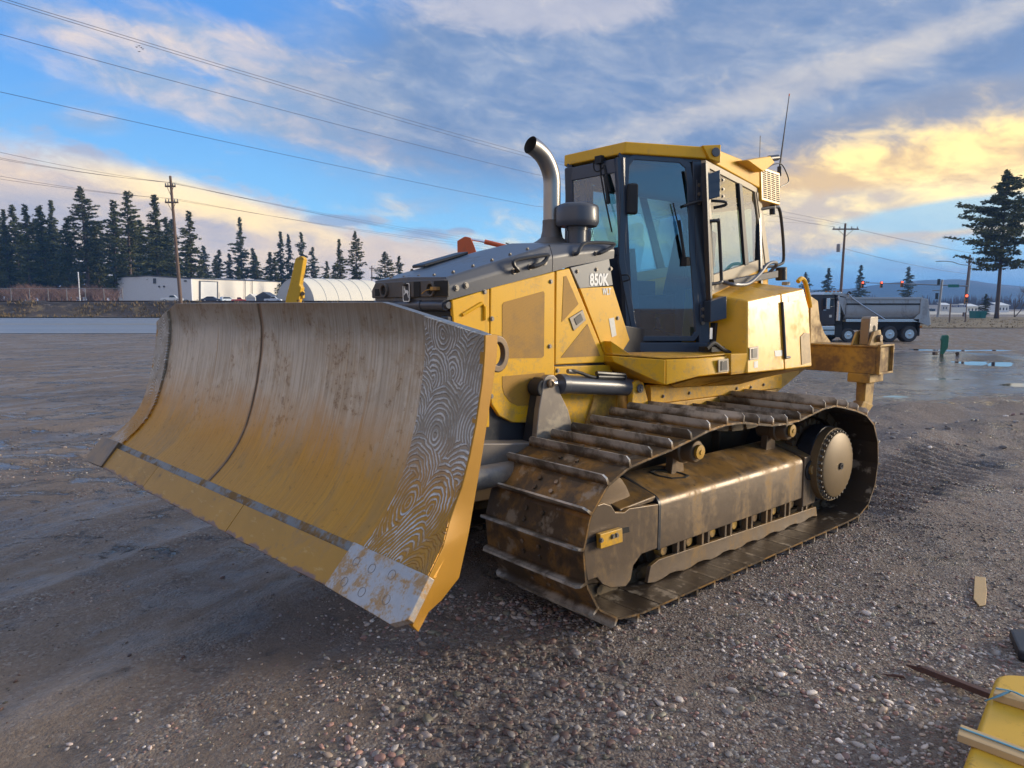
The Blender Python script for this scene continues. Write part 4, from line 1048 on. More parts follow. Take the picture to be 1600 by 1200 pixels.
part('belly_pan', MB().hexa([(1.9, -.42, .62), (1.9, .42, .62), (-1.5, .42, .45), (-1.5, -.42, .45)], [(1.95, -.42, 1.02), (1.95, .42, 1.02), (-1.5, .42, .8), (-1.5, -.42, .8)]), M['mudsteel'], dozer, .01)

# ================================================================== blade
BL = (3.028, 0., 1.804)
prof_uv = [(.0, .0), (.004, -.08), (.016, -.18), (.050, -.35), (.090, -.49), (.130, -.60), (.185, -.70), (.265, -.80), (.362, -.885)]
def prof_u(v):
    vs_ = [-p[1] for p in prof_uv]; us = [p[0] for p in prof_uv]
    return .018*min(1, v/.13) if v > 0 else float(np.interp(-v, vs_, us))
def hwid(v): return 1.845+float(np.interp(-v, [-1, .70, .80, .89, 1.04], [0, 0, .045, .078, .11]))
def topv(s):
    k = 1.16 if s > 0 else 1.45
    return .133-max(0., (abs(s)-k)/(1.845-k))*.133
def sheet_rows(s0, s1, ns, off, v_lo=-.885, nv=20, frac=True, vcut=None):
    rows = []
    for i in range(ns+1):
        sn = s0+(s1-s0)*i/ns; tv = topv(sn); row = []
        for j in range(nv+1):
            v = tv+(v_lo-tv)*j/nv
            s_ = sn*(hwid(v)/1.855) if abs(sn) > 1.3 else sn
            if 0 < abs(sn)-1.3: s_ = math.copysign(1.3+(abs(sn)-1.3)*(hwid(v)-1.3)/.545, sn)
            du = prof_u(v-.01)-prof_u(v+.01); nl = math.hypot(du, .02)
            row.append((prof_u(v)+off*.02/nl, s_, v+off*du/nl*1.0))
        rows.append(row)
    return rows
def thick(rows_a, rows_b):
    m_ = MB(); m_.grid(rows_a); o_ = len(m_.v); m_.grid(rows_b)
    n = len(rows_a[0]); k = len(rows_a)
    for i in range(k-1):
        m_.f += [(i*n, (i+1)*n, o_+(i+1)*n, o_+i*n), (i*n+n-1, o_+i*n+n-1, o_+(i+1)*n+n-1, (i+1)*n+n-1)]
    for j in range(n-1):
        m_.f += [(j, o_+j, o_+j+1, j+1), ((k-1)*n+j, (k-1)*n+j+1, o_+(k-1)*n+j+1, o_+(k-1)*n+j)]
    return m_
bl_o = part('blade', thick(sheet_rows(-1.845, 1.845, 64, 0.), sheet_rows(-1.845, 1.845, 64, -.03)), M['blade'], dozer, 0, True, angle=30)
bl_o.location = BL; bl_o.rotation_euler = (0, 0, .071)
bp = lambda name, mb_, mat, bev=0., smooth=False, label=None: part(name, mb_, mat, bl_o, bev, smooth, label=label)
bp('wear_plate', thick(sheet_rows(1.47, 1.848, 12, .014), sheet_rows(1.47, 1.848, 12, .001)), M['hardface'], 0, True)
bp('wear_plate', thick(sheet_rows(-1.848, -1.60, 8, .014), sheet_rows(-1.848, -1.60, 8, .001)), M['hardface'], 0, True)
seam = [(prof_u(v)+.000, -.125+.05*(-v)*.5, v) for v in np.linspace(.132, -.88, 30)]
bp('weld_seam', MB().tube(seam, .006, 6), M['mudsteel'], smooth=True)
# end plates
def endp(sgn):
    vb = [(-.06, -.05), (.0, -.055), (.08, -.055), (.20, -.03), (.50, .035), (.785, .105), (.83, .118), (.965, .16), (1.03, .25), (1.075, .36)]
    def rows(off):
        out = []
        for v in list(np.linspace(-.0, -.78, 14))+[-.80, -.83, -.885, -.93, -.965, -1.0, -1.03, -1.06]:
            fu = prof_u(v)+.014 if v >= -.885 else float(np.interp(-v, [.885, .955, 1.03, 1.06], [.376, .43, .475, .45]))
            bu = float(np.interp(-v, [p[0] for p in vb], [p[1] for p in vb])); y_ = sgn*(hwid(v)+.010-off)
            yb_ = sgn*(1.855-off); out.append([(fu, y_, v), ((fu+bu)/2, (y_+yb_)/2, v), (bu, yb_, v)])
        return out
    return thick(rows(0), rows(.03))
bp('end_plate', endp(1), M['blade_rust'], .004); bp('end_plate', endp(-1), M['blade_rust'], .004)
for s_ in (-1.5, -.75, 0, .75, 1.5):
    bp('back_rib', MB().prism([(prof_u(v)-.03, s_-.015, v) for v in np.linspace(.05, -.88, 10)]+[(-.05, s_-.015, -.80), (-.10, s_-.015, -.30)], (0, .03, 0)), M['blade_rust'])
bp('back_beam', MB().bb(-.22, .06, -1.5, 1.5, -.70, -.45).bb(-.14, .0, -1.4, 1.4, -.15, .0), M['yellow_dirty'], .01)
bp('centre_mount', MB().bb(-.35, -.05, -.6, .6, -.85, -.55), M['mudsteel'], .02)
# cutting edges and end bits
e0, e1 = np.array([.368, -.893]), np.array([.492, -1.040])
ed = (e1-e0)/np.linalg.norm(e1-e0); en = np.array([-ed[1]*-1*-1, ed[0]]) if False else np.array([ed[1]*-1, ed[0]])
def strip(s0, s1, t0, t1, off, th, jag=0):
    k = 14; rows = []
    for i in range(k+1):
        s_ = s0+(s1-s0)*i/k
        a = e0+ed*t0+en*off; j = random.uniform(-1, 1)*jag
        b_ = e0+ed*(t1+j)+en*off
        rows.append([(a[0], s_, a[1]), (b_[0], s_, b_[1])])
    back = [[(p[0]-en[0]*th, p[1], p[2]-en[1]*th) for p in r_] for r_ in rows]
    return thick(rows, back)
el_ = float(np.linalg.norm(e1-e0))
bp('bare_strip', strip(-1.64, 1.46, -.012, .035, .004, .03), M['edge_gap'])
for a, b_ in ((-1.635, -.805), (-.80, .435), (.44, 1.44)):
    bp('cutting_edge', strip(a, b_, .030, el_, .020, .030, .003), M['edge'], .002)
def endbit(sg, s_in, s_out, mat, bev=.003):
    pts = [(s_in, -.012), (s_out, -.004), (s_out+.012*sg, el_-.03), (s_out-.06*sg, el_+.012), (s_in-.02*sg, el_)]
    m_ = MB()
    a = [(e0[0]+ed[0]*t+en[0]*.034, s_, e0[1]+ed[1]*t+en[1]*.034) for s_, t in pts]
    b2 = [(p[0]-en[0]*.034, p[1], p[2]-en[1]*.034) for p in a]
    m_.hexa(a, b2); return bp('end_bit', m_, mat, bev)
endbit(1, 1.445, 1.955, M['endbit']); endbit(-1, -1.645, -2.01, M['guard'])
for s_, t in ((1.53, .055), (1.64, .055), (1.765, .045), (1.53, .145), (1.66, .15), (1.81, .135)):
    c_ = np.array([e0[0]+ed[0]*t+en[0]*.034, s_, e0[1]+ed[1]*t+en[1]*.034])
    nn = np.array([en[0], 0, en[1]])
    uu = np.array([ed[0], 0, ed[1]]); ring_o = [c_+uu*math.cos(k*math.pi/8)*.020+np.array([0, math.sin(k*math.pi/8)*.020, 0]) for k in range(16)]
    ring_i = [c_+(p-c_)*.91 for p in ring_o]
    bp('plow_bolt', MB().ring([p-nn*.001 for p in ring_o], [p-nn*.001 for p in ring_i], nn*.0022).cyl(c_-nn*.002, c_-nn*.0005, .0150, n=16), M['armgrey'])
# lifting eye on the near back corner
c_ = np.array([-.115, 1.77, -.085]); n = 20
oo = [c_+np.array([math.cos(2*math.pi*k/n)*.062, 0, math.sin(2*math.pi*k/n)*.078]) for k in range(n)]
ii = [c_+np.array([math.cos(2*math.pi*k/n)*.034, 0, math.sin(2*math.pi*k/n)*.048]) for k in range(n)]
bp('lifting_eye', MB().ring(oo, ii, (0, .03, 0)), M['mudsteel'], .005)

# ================================================================== ripper
RX = -2.5
def rp(px, pyy, x=RX): return P(px, pyy, 'x', x)
ey = rp(1371, 545)[1]
z0, z1 = 1.255, 1.515
rip = part('ripper', MB().bb(RX, RX-.32, -ey, ey-.012, z0, z1).bb(RX+.012, RX-.33, -ey, ey, z1, z1+.02), M['ripper'], dozer, .008)
part('ripper_end_plate', MB().ring([(RX+.0, ey, z0), (RX-.33, ey, z0), (RX-.33, ey, z1+.03), (RX, ey, z1+.03)], [(RX-.02, ey, z0+.02), (RX-.31, ey, z0+.02), (RX-.31, ey, z1+.01), (RX-.02, ey, z1+.01)], (0, .03, 0)).bb(RX, RX-.33, ey-.01, ey, z0, z1), M['ripper'], rip, .004)
for s_ in (1, -1, 0):
    ys = s_*(ey-.16)
    sk = part('ripper_shank', MB().hexa([(RX-.06, ys-.05, z0-.02), (RX-.06, ys+.05, z0-.02), (RX-.26, ys+.05, z0-.02), (RX-.26, ys-.05, z0-.02)], [(RX-.05, ys-.045, .90), (RX-.05, ys+.045, .90), (RX-.24, ys+.045, .90), (RX-.24, ys-.045, .90)]), M['ripper'], rip, .008)
    part('shank_tooth', MB().hexa([(RX-.02, ys-.05, .98), (RX-.02, ys+.05, .98), (RX-.26, ys+.05, .92), (RX-.26, ys-.05, .92)], [(RX+.10, ys-.04, .84), (RX+.10, ys+.04, .84), (RX-.12, ys+.04, .82), (RX-.12, ys-.04, .82)]), M['ripper'], rip, .006)
    part('shank_sleeve', MB().bb(RX+.015, RX-.31, ys-.11, ys+.11, z0-.09, z0), M['ripper'], rip, .008)
    tp_ = [(RX-.06, ys-.045, z1+.02), (RX-.08, ys-.045, z1+.28), (RX-.10, ys-.045, z1+.30), (RX-.26, ys-.045, z1+.30), (RX-.27, ys-.045, z1+.27), (RX-.26, ys-.045, z1+.02)]
    part('shank_top', MB().prism(tp_, (0, .09, 0)), M['armgrey'], rip, .008)
    part('shank_hole', MB().cyl((RX-.18, ys+.0455, z1+.18), (RX-.18, ys+.047, z1+.18), .034, n=16), M['dark'], rip)
    for d in (-1, 1):
        part('shank_cheek', MB().prism([(RX+.02, ys+d*.07, z1+.02), (RX-.07, ys+d*.07, z1+.15), (RX-.22, ys+d*.07, z1+.17), (RX-.31, ys+d*.07, z1+.02)], (0, d*.022, 0)), M['ripper'], rip, .004)
    part('shank_pin', MB().cyl((RX-.16, ys-.12, z1+.085), (RX-.16, ys+.13, z1+.085), .036, n=14), M['mudsteel'], rip, .004)
for s_ in (1, -1):
    yb = s_*.46
    bq = [P(*q_, 'y', .46) for q_ in ((1262, 462), (1274, 470), (1277, 500), (1284, 520), (1299, 541), (1262, 543))]
    part('ripper_bracket', MB().prism([(p[0], yb-.03, p[2]) for p in bq], (0, .06, 0)), M['ripper'], rip, .008)
    part('ripper_link', MB().hexa([(-1.55, yb-.05, .95), (-1.55, yb+.05, .95), (-1.55, yb+.05, 1.1), (-1.55, yb-.05, 1.1)], [(RX-.02, yb-.05, 1.3), (RX-.02, yb+.05, 1.3), (RX-.02, yb+.05, 1.45), (RX-.02, yb-.05, 1.45)]), M['ripper'], rip, .01)
    part('ripper_cylinder', MB().cyl((-1.6, s_*.25, 1.75), (RX-.1, s_*.25, 1.55), .06, n=18), M['black'], rip, .005)
part('rear_hull', MB().hexa([(-1.5, -.40, 1.2), (-1.5, .40, 1.2), (-1.72, .40, 1.2), (-1.72, -.40, 1.2)], [(-1.5, -.40, 2.0), (-1.5, .40, 2.0), (-1.75, .40, 2.0), (-1.75, -.40, 2.0)]), M['yellow'], dozer, .01)

# ================================================================== ground
def vnoise(x, y, seed=0):
    xi = np.floor(x).astype(int); yi = np.floor(y).astype(int); fx = x-xi; fy = y-yi
    def h(a, b_):
        n = (a*374761393+b_*668265263+seed*974634777) & 0x7fffffff
        n = ((n ^ (n >> 13))*1274126177) & 0x7fffffff
        return ((n ^ (n >> 16)) & 0xffff)/65535.
    u = fx*fx*(3-2*fx); v_ = fy*fy*(3-2*fy)
    return (h(xi, yi)*(1-u)+h(xi+1, yi)*u)*(1-v_)+(h(xi, yi+1)*(1-u)+h(xi+1, yi+1)*u)*v_
def fbm(x, y, o=4, seed=0):
    t = 0; a = .5
    for i in range(o):
        t = t+a*(vnoise(x*2**i+i*17.3, y*2**i-i*9.1, seed+i)-.5); a *= .5
    return t
def sm(a, b_, x): t = np.clip((x-a)/(b_-a), 0, 1); return t*t*(3-2*t)
RUTS = [-2.9, -3.7, -4.6, -5.2, -6.6, -7.2, -8.8, -10.4, -11.0, -13.2, -15.0, -18.0]
PUD = []
for px, pyy, wpx, dpx in ((1530, 566, 120, 11), (1480, 592, 60, 8), (1500, 547, 150, 5), (1350, 543, 170, 4), (1600, 602, 70, 6), (1545, 626, 90, 4), (1400, 618, 80, 4)):
    c_ = G(px, pyy); PUD.append((c_[0], c_[1], G(px+wpx/2, pyy)[0]-c_[0], G(px, pyy-dpx/2)[1]-c_[1]))
def zf(x, y):
    x = np.asarray(x, float); y = np.asarray(y, float)
    u = x/np.maximum(y, .1)
    near = 1-sm(10, 30, y)
    z = fbm(x*.35, y*.5, 3, 3)*.10*sm(3, 12, y)*(1-sm(28, 40, y))
    # driving ruts, running slightly across the view
    w = x*.9-y*.43+fbm(x*.2, y*.2, 2, 8)*1.6
    z = z+.020*np.sin(w*3.1+fbm(x*.3, y*.3, 2, 4)*5)*near*sm(4.5, 8, np.hypot(x, y))*(.4+vnoise(x*.15, y*.3, 5))
    z = z+fbm(x*3.4, y*3.4, 4, 6)*.040*near*(.35+.65*sm(2.5, 6, np.hypot(x, y)))
    cr = x*.9-y*.43; al = x*.43+y*.9
    for c0 in RUTS:
        d = cr-(c0+.16*np.sin(al*.55+c0)+.05*np.sin(al*1.7))
        fade = near*sm(.2, -1.6, x)*(.35+.65*vnoise(al*.5, al*0+c0, 93))
        z = z-np.exp(-(d/.17)**2)*.026*fade+np.exp(-((np.abs(d)-.30)/.09)**2)*.016*fade+np.exp(-(d/.15)**2)*fade*.010*np.sin(al*2*np.pi/.19+3*np.sign(d))
    z = z+fbm(x*12., y*12., 3, 7)*.020*near
    # low spoil ridge on the right, with a second one behind
    rx = np.clip((x-3.)/10, 0, 1)
    rl = 8.6+.42*(x-3)+fbm(x*.5, y*.1, 2, 12)*1.6
    z = z+.20*np.exp(-((y-rl)/.8)**2)*sm(3.2, 6, x)*(1-sm(16, 24, x))*(.7+.6*vnoise(x*1.3, y*1.3, 14))
    rl2 = rl+2.6+fbm(x*.4, y*.1, 2, 13)*1.2
    z = z+.12*np.exp(-((y-rl2)/.55)**2)*sm(5, 8, x)*(1-sm(18, 26, x))*(.5+vnoise(x*1.1, y*1.3, 16))
    z = z+fbm(x*2.2, y*3.2, 3, 18)*.07*sm(2.5, 5, x)*(1-sm(16, 24, y))*sm(4, 7, y)
    z = z+.16*np.exp(-(((x-16.8)/2.6)**2+((y-27.)/2.)**2))
    # grouser marks behind the near track
    ax, ay = x-ORG[0], y-ORG[1]
    mx = ax*FWD[0]+ay*FWD[1]; my = ax*LEFT[0]+ay*LEFT[1]
    tm = sm(-1.9, -2.3, mx)*sm(-6.2, -4.5, mx)*sm(.55, .75, my)*sm(1.75, 1.45, my)
    z = z+tm*.045*np.sin(mx*2*np.pi/.205)*(.5+.6*vnoise(x*2., y*2., 91))-tm*.015
    for cx0, cy0, rx0, ry0 in PUD:
        rr = np.hypot((x-cx0)/rx0, (y-cy0)/ry0)
        z = z*(sm(.75, 1.9, rr))+(1-sm(.75, 1.9, rr))*(-.020+fbm(x*1.7+cx0, y*1.7, 4, 77)*.055+.018*sm(.3, 1.2, rr))
    flat = sm(-2.3, -2.0, mx)*sm(2.3, 2.0, mx)*sm(1.6, 1.45, np.abs(my))
    z = z*(1-flat)
    # left: the road climbs, rail embankment, yard on a terrace
    lm = 1-sm(.0, .22, u)
    rise = .72*sm(45, 71, y)*1.0+1.50*sm(72.3, 75.8, y)+.25*sm(79, 110, y)+.0022*np.clip(y-110, 0, 200)
    z = z+lm*rise+lm*sm(71.5, 73, y)*(1-sm(78, 82, y))*fbm(x*.8, y*.8, 3, 15)*.5
    z = z+(1-lm)*sm(52, 62, y)*.05
    return z
def axis(lo, hi, a, b_, d, gr):
    c = list(np.arange(a, b_+1e-6, d)); s_ = d; q_ = b_
    while q_ < hi: s_ *= gr; q_ += s_; c.append(q_)
    s_ = d; q_ = a; pre = []
    while q_ > lo: s_ *= gr; q_ -= s_; pre.append(q_)
    return np.array(pre[::-1]+c)
def fastmesh(name, V, F, mat, smooth=True):
    me = bpy.data.meshes.new(name); V = np.asarray(V, np.float32); F = np.asarray(F, np.int32)
    me.vertices.add(len(V)); me.vertices.foreach_set('co', V.ravel())
    k = F.shape[1]; me.loops.add(F.size); me.loops.foreach_set('vertex_index', F.ravel())
    me.polygons.add(len(F)); me.polygons.foreach_set('loop_start', np.arange(0, F.size, k, dtype=np.int32))
    try: me.polygons.foreach_set('loop_total', np.full(len(F), k, np.int32))
    except Exception: pass
    me.update(calc_edges=True)
    if smooth: me.polygons.foreach_set('use_smooth', np.ones(len(F), bool))
    me.materials.append(mat); me.validate(); return me
def gridmesh(name, xs, ys, zfun, mat):
    Xg, Yg = np.meshgrid(xs, ys); Zg = zfun(Xg, Yg)
    V = np.stack([Xg.ravel(), Yg.ravel(), Zg.ravel()], 1)
    nx, ny = len(xs), len(ys); i = (np.arange(ny-1)[:, None]*nx+np.arange(nx-1)[None]).ravel()
    return fastmesh(name, V, np.stack([i, i+1, i+nx+1, i+nx], 1), mat)

m, b = newmat('wet_gravel_ground')
geo = E.tree.nodes.new('ShaderNodeNewGeometry'); v = E(geo.outputs['Position']); x, y, z = sepx(v)
f1 = noise(v, 42., 5, .7); f2 = noise(v, 9., 6, .65); f3 = noise(v, 1.1, 5, .6, .3); f4 = noise(v, 3.2, 8, .70, .4)
lng = noise(vec((x*.43+y*.9)*.20, (x*.9-y*.43)*1.15, 0.), 1.0, 9, .68, .5)        # streaks along the driving direction
lng2 = noise(vec((x*.43+y*.9)*.8, (x*.9-y*.43)*3.6, 4.), 1.0, 9, .70, .5)
vo = E.tree.nodes.new('ShaderNodeTexVoronoi'); vo.inputs['Scale'].default_value = 62.; E.put(vo.inputs['Vector'], v)
vo2 = E.tree.nodes.new('ShaderNodeTexVoronoi'); vo2.inputs['Scale'].default_value = 24.; E.put(vo2.inputs['Vector'], v)
cs = sepx(E(vo.outputs['Color']))
mud = mixc(f2*.6+f1*.4, (.135, .098, .070), (.270, .208, .160))
leftz = sst(.6, -1.4, x+(f3-.5)*1.5)
mud = mixc(sst(.47, .60, lng*.55+lng2*.30+f4*.15)*(.35+.5*leftz), mud, (.40, .34, .295))
mud = mixc(sst(.56, .66, f1)*.5, mud, (.07, .055, .048))
stone = mixc(cs[0], (.115, .084, .070), (.29, .245, .212))
stone = mixc(sst(.86, .95, cs[1]), stone, (.40, .38, .36))
stone = mixc(sst(.80, .95, cs[2])*.6, stone, (.18, .10, .082))
right = sst(-1.2, .8, x+(f3-.5)*1.5)
cover = sst(.36, .66, f3*.6+lng2*.4+.12*right)
dd_ = E.op('SQRT', x*x+y*y)
c = mixc(cover*.85*sst(30., 6., dd_)+.0, mud, stone)
pool = E.op('EXPONENT', (((x-11.5)/5.0)*((x-11.5)/5.0)+((y-18.5)/3.6)*((y-18.5)/3.6))*-1.0)
pool = pool+E.op('EXPONENT', (((x-17.5)/6.0)*((x-17.5)/6.0)+((y-25.5)/3.6)*((y-25.5)/3.6))*-1.0)*.8
film = sst(.535, .59, .19*pool+noise(vec(x*.30+y*.05, y*1.5-x*.1, 9.), 1.0, 8, .66, .5)*.62+f4*.38+.02*sst(-2., -5., x)*sst(5., 8., y)-.06*sst(7., 4., y))
wet = sst(.505, .60, .11*pool+lng*.34+lng2*.30+f4*.36+.035*sst(1., -2.5, x)*sst(2.2, 4.5, y)+.05*sst(2., 6., x)*sst(10., 15., y)-.07*sst(4.0, 2.2, dd_))
c = mixc(wet*.5, c, mixc(f2, (.068, .053, .042), (.13, .105, .088)))
c = mixc(sst(.54, .66, f4)*.5, c, (.070, .054, .045))
E.tree.links.new(c.s, b.inputs['Base Color'])
ro = .90-.10*f1-wet*(.34+.30*f4)*1.0
c = mixc(film*.6, c, (.062, .049, .040))
E.tree.links.new(c.s, b.inputs['Base Color'])
E.put(b.inputs['Roughness'], E.op('MAXIMUM', ro-film*.62, .09))
b.inputs['Specular IOR Level'].default_value = .45
hgt = (1.0-E(vo.outputs['Distance'])*1.2)*.55*cover+f1*.55+f2*1.0+f4*1.3+(1.0-E(vo2.outputs['Distance']))*.5*cover
bump(b, hgt*(1.0-wet*.25)*(1.0-film*.8), 1.0, .026)
M['ground'] = m
xs = axis(-4000, 4000, -4.6, 6.6, .05, 1.06); ys = axis(-380, 2400, .6, 9.4, .05, 1.05); ys = np.array(sorted(set(np.round(np.r_[ys, np.linspace(46, 84, 77)], 3))))
struct(link('ground', gridmesh('ground', xs, ys, zf, M['ground'])))

# ---- loose stones: mixed pebbles in the foreground
def ico(sub):
    bm = bmesh.new(); bmesh.ops.create_icosphere(bm, subdivisions=sub, radius=1.0)
    V = np.array([v_.co[:] for v_ in bm.verts]); F = np.array([[v_.index for v_ in f.verts] for f in bm.faces]); bm.free(); return V, F
m, b = newmat('pebble_stone')
at = E.tree.nodes.new('ShaderNodeAttribute'); at.attribute_name = 'stone_tint'
geo = E.tree.nodes.new('ShaderNodeNewGeometry'); v = E(geo.outputs['Position'])
n_ = noise(v, 120, 4, .6)
c = mixc(n_*.7, E(at.outputs['Color']), (.07, .06, .055), 'MULTIPLY') if False else mixc(sst(.45, .75, n_)*.35, E(at.outputs['Color']), (.10, .08, .07))
E.tree.links.new(c.s, b.inputs['Base Color']); E.put(b.inputs['Roughness'], .42+.3*n_)
M['pebble'] = m
PAL = np.array([(.21, .20, .20), (.27, .25, .245), (.155, .105, .10), (.19, .115, .10), (.40, .38, .37), (.15, .145, .115), (.13, .125, .13), (.22, .18, .15), (.30, .255, .24), (.17, .16, .165)])
PW = np.array([.16, .12, .15, .10, .05, .10, .12, .1, .04, .06]); PW = PW/PW.sum()
def scatter(name, pts, size, sub, seed, tone=1.):
    rg_ = np.random.default_rng(seed); V0, F0 = ico(sub); n = len(pts); k = len(V0)
    sc = size[:, None]*np.stack([rg_.uniform(.75, 1.35, n), rg_.uniform(.6, 1.0, n), rg_.uniform(.32, .68, n)], 1)
    V = V0[None]*(1+rg_.uniform(-.20, .20, (n, k, 1)))*sc[:, None, :]
    a = rg_.uniform(0, 2*np.pi, n); ca, sa = np.cos(a)[:, None], np.sin(a)[:, None]
    tl = rg_.uniform(-.4, .4, n)[:, None]
    Vx = V[..., 0]*ca-V[..., 1]*sa; Vy = V[..., 0]*sa+V[..., 1]*ca; Vz = V[..., 2]+Vx*tl
    zz = zf(pts[:, 0], pts[:, 1])+sc[:, 2]*.25
    Vw = np.stack([Vx+pts[:, :1], Vy+pts[:, 1:2], Vz+zz[:, None]], -1).reshape(-1, 3)
    F = (F0[None]+(np.arange(n)*k)[:, None, None]).reshape(-1, 3)
    me = fastmesh(name, Vw, F, M['pebble'])
    colr = PAL[rg_.choice(len(PAL), n, p=PW)]*np.array([1.30, 1.22, 1.12])*tone*rg_.uniform(.7, 1.25, (n, 1))
    dry = fbm(pts[:, 0]*1.1+5, pts[:, 1]*1.1, 3, 21)+.5
    colr = colr*(0.58+.95*sm(.42, .62, dry))[:, None]
    ca_ = me.color_attributes.new('stone_tint', 'FLOAT_COLOR', 'POINT')
    full = np.ones((n, k, 4), np.float32); full[..., :3] = colr[:, None, :]
    ca_.data.foreach_set('color', full.ravel())
    return me
def pts_field(n, x0, x1, y0, y1, dens, seed):
    rg_ = np.random.default_rng(seed); p = np.stack([rg_.uniform(x0, x1, n), rg_.uniform(y0, y1, n)], 1)
    return p[rg_.uniform(0, 1, n) < dens(p[:, 0], p[:, 1])]
def dens_front(x, y):
    c = sm(-1.5, -.35, x+fbm(x*1.5, y*1.5, 3, 31)*1.0+.25*(2.3-y))
    cl_ = sm(.34, .60, fbm(x*1.0+3, y*1.2, 3, 32)+.5)
    return np.clip(c*(.12+.88*cl_)*(1-sm(4.5, 8, y)), 0, 1)
p_ = pts_field(24000, -2.4, 4.2, 1.25, 4.6, dens_front, 41)
rg2 = np.random.default_rng(5)
s1 = np.exp(rg2.normal(np.log(.0112), .42, len(p_)))
stuff(link('gravel', scatter('gravel', p_, np.clip(s1, .005, .026), 2, 6)))
def dens_fine(x, y):
    return np.clip(sm(-2.2, .2, x+fbm(x*1.2, y*1.2, 3, 33)*1.6)*(.12+.88*sm(.36, .62, fbm(x*.9, y*1.3, 3, 34)+.5)), 0, 1)
p_ = pts_field(52000, -2.5, 6.5, 1.25, 7.5, dens_fine, 42)
s1 = np.exp(rg2.normal(np.log(.0062), .38, len(p_)))
stuff(link('gravel', scatter('gravel', p_, np.clip(s1, .0035, .014)*(1+.06*p_[:, 1]), 1, 7)))
p_ = pts_field(16000, -9, .5, 1.6, 11, lambda x, y: .25+.75*sm(.45, .62, fbm(x*1.1, y*1.1, 3, 36)+.5), 45)
s1 = np.exp(rg2.normal(np.log(.0050), .45, len(p_)))
stuff(link('gravel', scatter('gravel', p_, np.clip(s1, .0025, .022)*(1+.05*p_[:, 1]), 1, 9, .72)))
# clods along the spoil ridge
p_ = pts_field(2600, 3, 18, 7.5, 18, lambda x, y: np.exp(-((y-(8.6+.42*(x-3)))/1.1)**2)*.55, 43)
stuff(link('gravel', scatter('gravel', p_, rg2.uniform(.012, .05, len(p_)), 1, 8)))

# ---- puddles on the right and the left
m, b = newmat('puddle_water')
b.inputs['Base Color'].default_value = (.035, .034, .033, 1); b.inputs['Roughness'].default_value = .03
geo = E.tree.nodes.new('ShaderNodeNewGeometry'); bump(b, noise(E(geo.outputs['Position']), 6, 3), .03, .01)
M['water'] = m
for cx0, cy0, rx0, ry0 in PUD:
    ring = [(cx0+1.35*rx0*math.cos(a), cy0+1.35*ry0*math.sin(a), -.012) for a in np.linspace(0, 2*math.pi, 40, endpoint=False)]
    struct(link('puddle', MB().face(ring).mesh('puddle', M['water'])))

# ---- road, rail bank
m, b = newmat('wet_asphalt')
geo = E.tree.nodes.new('ShaderNodeNewGeometry'); v = E(geo.outputs['Position']); x, y, z = sepx(v)
n_ = noise(vec(x*.05, y*1.1, 0), 1., 5, .6); n2_ = noise(v, 3., 5, .6)
c = mixc(n_, (.17, .17, .175), (.30, .30, .305)); c = mixc(n2_*.3, c, (.16, .16, .165))
E.tree.links.new(c.s, b.inputs['Base Color']); E.put(b.inputs['Roughness'], .22+.35*n_); bump(b, n2_, .05, .01)
M['asphalt'] = m
M['line'] = simple('road_paint', (.62, .62, .60), .5, var=.15)
M['line_yellow'] = simple('road_paint_yellow', (.60, .42, .10), .5, var=.15)
xr = np.linspace(-130, 9, 90)
road_z = lambda x, y: zf(x, y)+.025
struct(link('road', gridmesh('road', xr, np.linspace(48.5, 70.5, 24), road_z, M['asphalt'])))
for y0, w_, mt_ in ((49.6, .2, 'line'), (54.2, .16, 'line'), (58.6, .16, 'line_yellow'), (59.0, .16, 'line_yellow'), (64., .16, 'line'), (69.6, .2, 'line')):
    struct(link('lane_line', gridmesh('lane_line', xr, np.array([y0, y0+w_]), lambda x, y: zf(x, y)+.031, M[mt_])))
m, b = newmat('rough_bank')
geo = E.tree.nodes.new('ShaderNodeNewGeometry'); v = E(geo.outputs['Position']); x, y, z = sepx(v)
n_ = noise(v, .9, 7, .65, .3); n2_ = noise(v, 5., 5, .65)
c = mixc(n2_, (.055, .040, .034), (.13, .10, .08)); c = mixc(sst(.5, .66, n_)*.8, c, mixc(n2_, (.26, .18, .08), (.36, .25, .12)))
c = mixc(sst(1.85, 2.1, z)*.9, c, (.045, .036, .034))
E.tree.links.new(c.s, b.inputs['Base Color']); b.inputs['Roughness'].default_value = .9; bump(b, n2_, .8, .2)
M['bank'] = m
struct(link('rail_bank', gridmesh('rail_bank', np.linspace(-130, 10, 420), np.linspace(71.2, 79, 34), lambda x, y: zf(x, y)+.10, M['bank'])))
M['rail'] = simple('rail_steel', (.06, .045, .04), .5, metal=.5)
rz = float(zf(-40, 77))+.14
for y0 in (76.4, 77.9):
    struct(link('railway_rail', MB().bb(-130, 8, y0-.04, y0+.04, rz-.1, rz+.06).mesh('railway_rail', M['rail'])))
